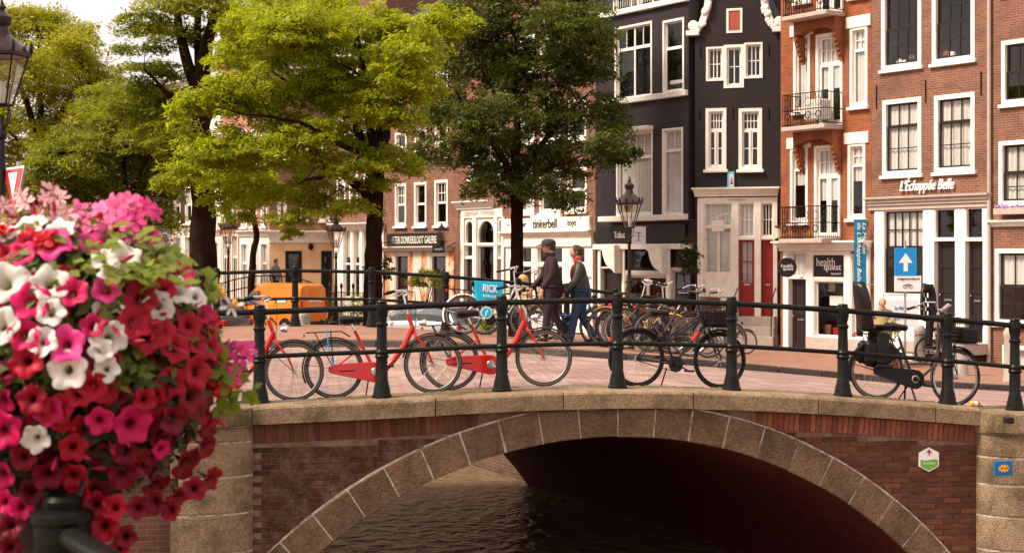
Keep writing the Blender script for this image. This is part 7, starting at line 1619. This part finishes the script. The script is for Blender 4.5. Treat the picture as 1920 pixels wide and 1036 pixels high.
def petunia(seed, key):
    rs = random.Random(seed); n = 30; vs = []; rings = [(.06, -.85), (.14, -.50), (.24, -.20), (.46, -.05), (.72, .02), (.90, .0), (1.0, -.06)]
    ph = rs.uniform(0, 6); cup = rs.uniform(.0, .30)
    for k, (r, h) in enumerate(rings):
        f = max(0, (r-.2)/.8)
        for i in range(n):
            q = 2*pi*i/n; lobe = 1-.17*f*(abs(sin(2.5*q+ph))**6) - .06*f*sin(5*q+ph*2); ruff = f*f*(.11*sin(5*q+ph)+.05*sin(11*q+ph*3)+.04*rs.uniform(-1, 1)); crease = -.05*f*(1-f)*4*abs(cos(2.5*q+ph))**8
            vs.append((r*lobe*cos(q), r*lobe*sin(q), h+ruff+cup*f*r+crease))
    mb = MB(); mb.add(vs, [(k*n+i, k*n+(i+1) % n, (k+1)*n+(i+1) % n, (k+1)*n+i) for k in range(len(rings)-1) for i in range(n)]); mb.lathe([(.05, -1.2), (.06, -.8)], 6)
    return mb.mesh('petunia', PM_[key], True, 180)
PT = {k: [petunia(i+ord(k), k) for i in range(5)] for k in 'mcdwp'}
def face_quat(nrm, spin): return (nrm.to_track_quat('Z', 'Y').to_matrix().to_4x4() @ Matrix.Rotation(spin, 4, 'Z')).to_euler()
LAB = {'w': 'white petunia', 'c': 'crimson petunia', 'd': 'dark red petunia, shade put into its colour', 'm': 'magenta petunia', 'p': 'hot pink petunia'}
placed = []
def put(p, nrm, r, key):
    e = face_quat(nrm, random.uniform(0, 6)); o = inst('petunia', random.choice(PT[key]), fb, tuple(p), e, r); o['label'] = LAB[key]; placed.append((Vector(p), r)); return o
def hit(px, py):
    d = Vector(((px-CX)/F, 1, -(py-HY)/F)); o = Vector((0, 0, EZ))-FC; a = sum((d[i]/FR[i])**2 for i in range(3)); b = 2*sum(d[i]*o[i]/FR[i]**2 for i in range(3)); c = sum((o[i]/FR[i])**2 for i in range(3))-1; D = b*b-4*a*c
    if D < 0: t = -b/(2*a)
    else: t = (-b-sqrt(D))/(2*a)
    p = o+d*t; n = Vector([p[i]/FR[i]**2 for i in range(3)]).normalized(); return p, n
KEY = [('w', 18, 535, 46), ('w', 10, 612, 38), ('w', 97, 535, 38), ('w', 100, 588, 28), ('w', 205, 632, 36), ('w', 130, 692, 38), ('w', 73, 815, 28), ('w', 84, 640, 30), ('w', 296, 574, 33), ('w', 333, 548, 30), ('w', 362, 558, 24), ('w', 232, 488, 36), ('w', 196, 492, 26), ('w', 206, 520, 23), ('w', 200, 690, 26), ('w', 60, 432, 34), ('w', 118, 438, 26), ('w', 15, 445, 24), ('w', 190, 655, 24),
       ('m', 64, 568, 38), ('p', 127, 645, 37), ('m', 140, 552, 30), ('m', 52, 628, 32), ('m', 45, 482, 30), ('p', 100, 462, 40), ('m', 175, 612, 24), ('p', 200, 548, 28), ('m', 330, 520, 32), ('m', 12, 800, 38), ('m', 245, 790, 38), ('m', 188, 783, 27), ('m', 95, 765, 30), ('m', 10, 880, 30), ('m', 375, 590, 26), ('p', 40, 940, 26), ('m', 300, 835, 20),
       ('c', 263, 560, 36), ('c', 250, 606, 34), ('c', 274, 628, 38), ('c', 55, 675, 34), ('c', 112, 762, 30), ('c', 140, 832, 28), ('c', 65, 745, 30), ('c', 300, 620, 30), ('c', 60, 460, 26), ('c', 20, 480, 24), ('c', 325, 650, 32), ('c', 365, 695, 34), ('c', 175, 720, 30), ('c', 150, 735, 26), ('c', 305, 545, 26), ('c', 140, 885, 30), ('c', 190, 985, 27), ('c', 270, 745, 24), ('c', 390, 650, 26), ('c', 350, 610, 26), ('c', 220, 1030, 20), ('d', 385, 790, 30), ('d', 345, 860, 36), ('d', 390, 890, 28), ('d', 320, 780, 30), ('d', 355, 740, 34), ('d', 290, 900, 30), ('d', 230, 880, 32), ('d', 180, 910, 30), ('d', 235, 840, 26), ('d', 380, 830, 26), ('d', 95, 880, 30), ('d', 50, 850, 26), ('d', 330, 920, 26)]
TRAIL = [('c', 195, 985, 30), ('c', 215, 950, 26), ('d', 235, 1005, 24), ('c', 222, 1030, 20), ('d', 180, 945, 26), ('d', 260, 950, 24), ('d', 290, 940, 26), ('m', 40, 950, 24), ('d', 20, 985, 26), ('m', 8, 940, 24), ('d', 60, 920, 26), ('d', 320, 955, 22), ('d', 365, 915, 24), ('c', 150, 925, 22), ('d', 20, 1025, 24)]
for key, px, py, r in TRAIL: put(W(px, py, 2.74)-FC, Vector((random.uniform(-.3, .4), -.9, random.uniform(-.1, .3))).normalized(), r/F*2.74, key)
for key, px, py, r in KEY:
    p, n = hit(px, py); n = (n*1.0+Vector((random.uniform(-.25, .35), -.55, .25))).normalized(); Yd = (FC+p).y; put(p*1.03+Vector((0, -.012, 0)), n, r/F*Yd, key)
tries = 0
while len(placed) < 280 and tries < 16000:
    tries += 1; q = Vector([random.gauss(0, 1) for _ in range(3)]).normalized()
    if q.z < -.80 or q.y > .75: continue
    if q.z > .55 and random.random() < .3: continue
    p = Vector([q[i]*FR[i]*random.uniform(.93, 1.03) for i in range(3)]); r = random.uniform(.019, .034)
    if any((p-a).length < (r+b)*.52 for a, b in placed): continue
    lowright = -q.z*.7+q.x*.5; key = random.choice('ddcdc') if lowright > .15 else random.choice('cmcmmpdw')  # low right blooms: the shade there is put into darker petal colours
    n = (Vector([q[i]/FR[i] for i in range(3)]).normalized()+Vector((random.uniform(-.55, .55), -.15, random.uniform(-.35, .45)))).normalized(); put(p, n, r, key)
# leaves between the blooms
def shell_leaves(n, lo, hi, size, mat, cond, name):
    q = np.random.normal(size=(n*3, 3)); q /= np.linalg.norm(q, axis=1)[:, None]; q = q[cond(q)][:n]; rad = np.random.uniform(lo, hi, len(q))[:, None]; c = q*rad*np.array(FR); nr = q+np.random.normal(0, .5, q.shape)+np.array([0, -.2, .35])
    o = leaf_object(name, mat, c, nr, size*np.random.uniform(.5, 1.25, len(q)), np.clip(np.random.normal(.5, .25, len(q)), 0, 1), fb, asp=1.0); tag(o, kind='stuff')
LG = leafmat('leaf_petunia', (.070, .095, .012), (.15, .18, .020), .35); LD = leafmat('leaf_shade', (.02, .022, .006), (.05, .055, .012), .25)  # second green is for lower leaves, their shade put into the colour
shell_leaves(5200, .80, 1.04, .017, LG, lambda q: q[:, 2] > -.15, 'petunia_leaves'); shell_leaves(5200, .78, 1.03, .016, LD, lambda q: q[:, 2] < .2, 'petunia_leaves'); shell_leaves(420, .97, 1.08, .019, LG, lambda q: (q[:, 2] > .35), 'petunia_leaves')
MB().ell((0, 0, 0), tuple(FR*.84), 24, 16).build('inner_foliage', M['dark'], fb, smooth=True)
MB().lathe([(.08, -.40), (.12, -.22), (.13, -.20), (.11, -.19)], 24).build('pot', M['dark'], fb, smooth=True)
mb = MB()        # closed buds and spent blooms between the open ones
for _ in range(150):
    q = Vector([random.gauss(0, 1) for _ in range(3)]).normalized()
    if q.y > .5 or q.z < -.7: continue
    p = Vector([q[i]*FR[i]*random.uniform(1.0, 1.10) for i in range(3)]); n = (q+Vector((random.gauss(0, .5), -.2, random.gauss(.2, .5)))).normalized(); L_ = random.uniform(.018, .034); mb.tube([tuple(p-n*L_*.6), tuple(p), tuple(p+n*L_*.5), tuple(p+n*L_)], [.0016, .0030, .0046, .0012], 6)
tag(mb.build('flower_buds', MATS.get('bud') or mk('bud', (.42, .02, .06), .6, trans=.2), fb, smooth=True), kind='stuff')
# geranium heads: umbels of little five petalled florets
mk('geranium_pink', (.80, .17, .36), .55, rnd=.12, trans=.3); mk('geranium_magenta', (.76, .06, .27), .55, rnd=.12, trans=.3); mk('geranium_red', (.62, .015, .010), .55, rnd=.12, trans=.25); mk('gaura_pale', (.84, .50, .50), .55, trans=.35); mk('stem_green', (.12, .12, .03), .6); mk('stem_red', (.16, .045, .03), .6)
def umbel(px, py, Y, r, mat, n=16, fl=.0165, stem_to=None):
    n = int(n*.42); r *= .92
    c = W(px, py, Y)-FC; mb = MB()
    for i in range(n):
        q = Vector([random.gauss(0, 1) for _ in range(3)]).normalized(); q.z = abs(q.z)*.9 if random.random() < .8 else q.z
        fc = c+q*r*random.uniform(.6, 1); nn = (q+Vector((0, -.7, .1))).normalized(); T = Matrix.Translation(fc) @ nn.to_track_quat('Z', 'Y').to_matrix().to_4x4() @ Matrix.Rotation(random.uniform(0, 6), 4, 'Z'); st = len(mb.v)
        for k in range(5):
            a = 2*pi*k/5+random.uniform(-.12, .12); w_ = .30; L_ = fl*random.uniform(1.1, 1.5); ca, sa = cos(a), sin(a)
            pts = [(.08, 0, 0), (.5, -w_, .12), (.92, -w_*.8, .20), (1.05, 0, .16), (.92, w_*.8, .20), (.5, w_, .12)]; mb.add([((x_*ca-y_*sa)*L_, (x_*sa+y_*ca)*L_, z_*L_) for x_, y_, z_ in pts], [(0, 1, 2, 3, 4, 5)])
        mb.xf(T, st)
    o = mb.build('geranium_head', M[mat], fb); sx = MB().tube([tuple(c*.55+Vector((0, 0, -.02))), tuple(c*.8+Vector((.01, 0, 0))), tuple(c)], .0022, 5); sx.build('stem', M['stem_green'], fb, smooth=True); return o
for px, py, Y, r, mt, n in ((232, 395, 2.86, .034, 'geranium_pink', 22), (262, 402, 2.9, .036, 'geranium_magenta', 26), (200, 410, 2.88, .032, 'geranium_pink', 20), (248, 425, 2.84, .030, 'geranium_magenta', 18), (150, 425, 2.85, .030, 'geranium_pink', 18), (175, 445, 2.82, .028, 'geranium_pink', 14), (272, 455, 2.88, .026, 'geranium_magenta', 18), (240, 450, 2.84, .022, 'geranium_pink', 10), (215, 430, 2.84, .022, 'geranium_pink', 12), (80, 462, 2.74, .022, 'geranium_red', 12), (58, 448, 2.76, .018, 'geranium_red', 9), (8, 440, 2.74, .018, 'geranium_red', 9), (150, 400, 2.92, .024, 'geranium_pink', 12), (95, 455, 2.74, .020, 'geranium_red', 10), (110, 420, 2.9, .026, 'geranium_pink', 14),
                         (452, 668, 2.95, .026, 'geranium_magenta', 30), (418, 705, 2.93, .022, 'geranium_magenta', 18), (410, 735, 2.92, .022, 'geranium_red', 16), (388, 606, 2.9, .016, 'geranium_red', 12)): umbel(px, py, Y, r, mt, n)
def spider(px, py, Y, r, mat, n=7, wf=.16):
    c = W(px, py, Y)-FC; mb = MB(); nn = Vector((random.uniform(-.5, .5), -.9, random.uniform(0, .6))).normalized(); T = Matrix.Translation(c) @ nn.to_track_quat('Z', 'Y').to_matrix().to_4x4()
    for k in range(n):
        a = 2*pi*k/n+random.uniform(-.25, .25); L_ = r*random.uniform(.7, 1.15); ca, sa = cos(a), sin(a); dz = random.uniform(-.1, .35)
        pts = [(.05, 0, 0), (.45, -wf, dz*.4), (.8, -wf*1.1, dz*.8), (1, 0, dz), (.8, wf*1.1, dz*.8), (.45, wf, dz*.4)]; mb.add([((x_*ca-y_*sa)*L_, (x_*sa+y_*ca)*L_, z_*L_) for x_, y_, z_ in pts], [(0, 1, 2, 3, 4, 5)])
    for k in range(6): a = random.uniform(0, 6); mb.tube([(0, 0, 0), (r*.5*cos(a), r*.5*sin(a), r*.7)], .0007, 3)
    mb.xf(T, 0); mb.build('star_blossom', M[mat], fb)
for px, py, r in ((98, 358, .024), (112, 372, .020), (84, 372, .018), (48, 380, .026), (40, 366, .018), (8, 386, .022), (108, 395, .022), (124, 402, .024), (100, 410, .018), (58, 395, .016), (60, 418, .022), (130, 425, .020), (20, 420, .018), (75, 405, .015)): spider(px, py, 2.84+random.uniform(-.05, .05), r, 'gaura_pale')
for px, py in ((100, 362), (48, 380), (110, 392), (8, 388), (85, 350), (130, 400), (30, 385), (70, 400)):
    c = W(px, py, 2.85)-FC; b = W(px*.7+30, 470, 2.85)-FC; mb = MB().tube([tuple(b), tuple(b.lerp(c, .6)+Vector((.006, 0, 0))), tuple(c)], .0014, 5)
    for k in range(7): f = random.random(); p_ = b.lerp(c, .3+.7*f); mb.ell((p_.x+random.uniform(-.008, .008), p_.y, p_.z), (.0025, .0025, .006), 5, 4)
    mb.build('stem', M['stem_red'], fb)
for px, py, r in ((405, 545, .026), (412, 556, .018), (434, 574, .024)):
    spider(px, py, 2.95, r, 'white', 6, .12); MB().ell(tuple(W(px+6, py-6, 2.94)-FC), (.006, .006, .008), 8, 5).build('blossom_centre', M['bike_yellow'], fb)
    c = W(px, py, 2.95)-FC; b = W(355, 610, 2.92)-FC; MB().tube([tuple(b), tuple(b.lerp(c, .5)+Vector((0, 0, .01))), tuple(c)], .0014, 5).build('stem', M['stem_green'], fb)
# trailing stems on the right side
cen, nor, tn = [], [], []
for (a, b_, c_, d_) in ((395, 700, 470, 745), (395, 740, 445, 760), (400, 660, 462, 715), (385, 560, 398, 520), (330, 500, 300, 470)):
    p, q = W(a, b_, 2.9)-FC, W(c_, d_, 2.96)-FC; MB().tube([tuple(p), tuple(p.lerp(q, .5)+Vector((0, 0, .008))), tuple(q)], .0016, 5).build('stem', M['stem_green'], fb)
    for i in range(16): f = random.random(); cc = p.lerp(q, f)+Vector([random.gauss(0, .010) for _ in range(3)]); cen.append(tuple(cc)); nor.append((random.gauss(0, .5), -1, random.gauss(.5, .4))); tn.append(random.random())
for (px, py, n_) in ((265, 505, 40), (230, 520, 16), (160, 505, 14), (300, 505, 24), (270, 445, 16), (180, 475, 12)):
    for i in range(n_): cc = W(px+random.gauss(0, 28), py+random.gauss(0, 14), 2.72+random.uniform(-.05, .1))-FC; cen.append(tuple(cc)); nor.append((random.gauss(0, .4), -.5, 1)); tn.append(random.random())
mk('x', (1, 1, 1)); tag(leaf_object('geranium_leaves', leafmat('leaf_bright', (.13, .17, .012), (.21, .24, .02), .4), np.array(cen), np.array(nor), np.full(len(cen), .017)*np.random.uniform(.7, 1.3, len(cen)), np.array(tn), fb, asp=1.2), kind='stuff')
# near railing post and bar that carry the basket
p_ = W(117, 1000, 2.72); t = thing('railing_post', 'thick dark green iron railing post with a sloping round bar under the flowers', 'railing', (p_.x, p_.y, 2.72))
zt = EZ-(930-HY)*2.72/F-2.72
MB().lathe([(.062, 0), (.062, .25), (.052, .30), (.047, zt-.14), (.052, zt-.13), (.052, zt-.05), (.057, zt-.042), (.057, zt-.030), (.048, zt-.024), (.034, zt-.020), (.037, zt-.006), (.030, zt+.003), (.004, zt+.006)], 28).build('post', M['iron'], t, smooth=True, ang=30)
zr = EZ-(1000-HY)*2.72/F-2.72; MB().tube([(-.25, .42, zr+.01), (0, 0, zr), (.13, -.205, zr), (.9, -1.4, zr)], .021, 14).build('bar', M['iron'], t, smooth=True)
for s in (-.03, .03): MB().tube([(s, 0, zt), (s*1.5, .05, zt+.08)], .006, 6).build('basket_hook', M['iron_black'], t)
tag(MB().box(-6, -4, 2.3, 6, 3.15, 2.72).build('near_bridge_deck', M['granite']), kind='structure')
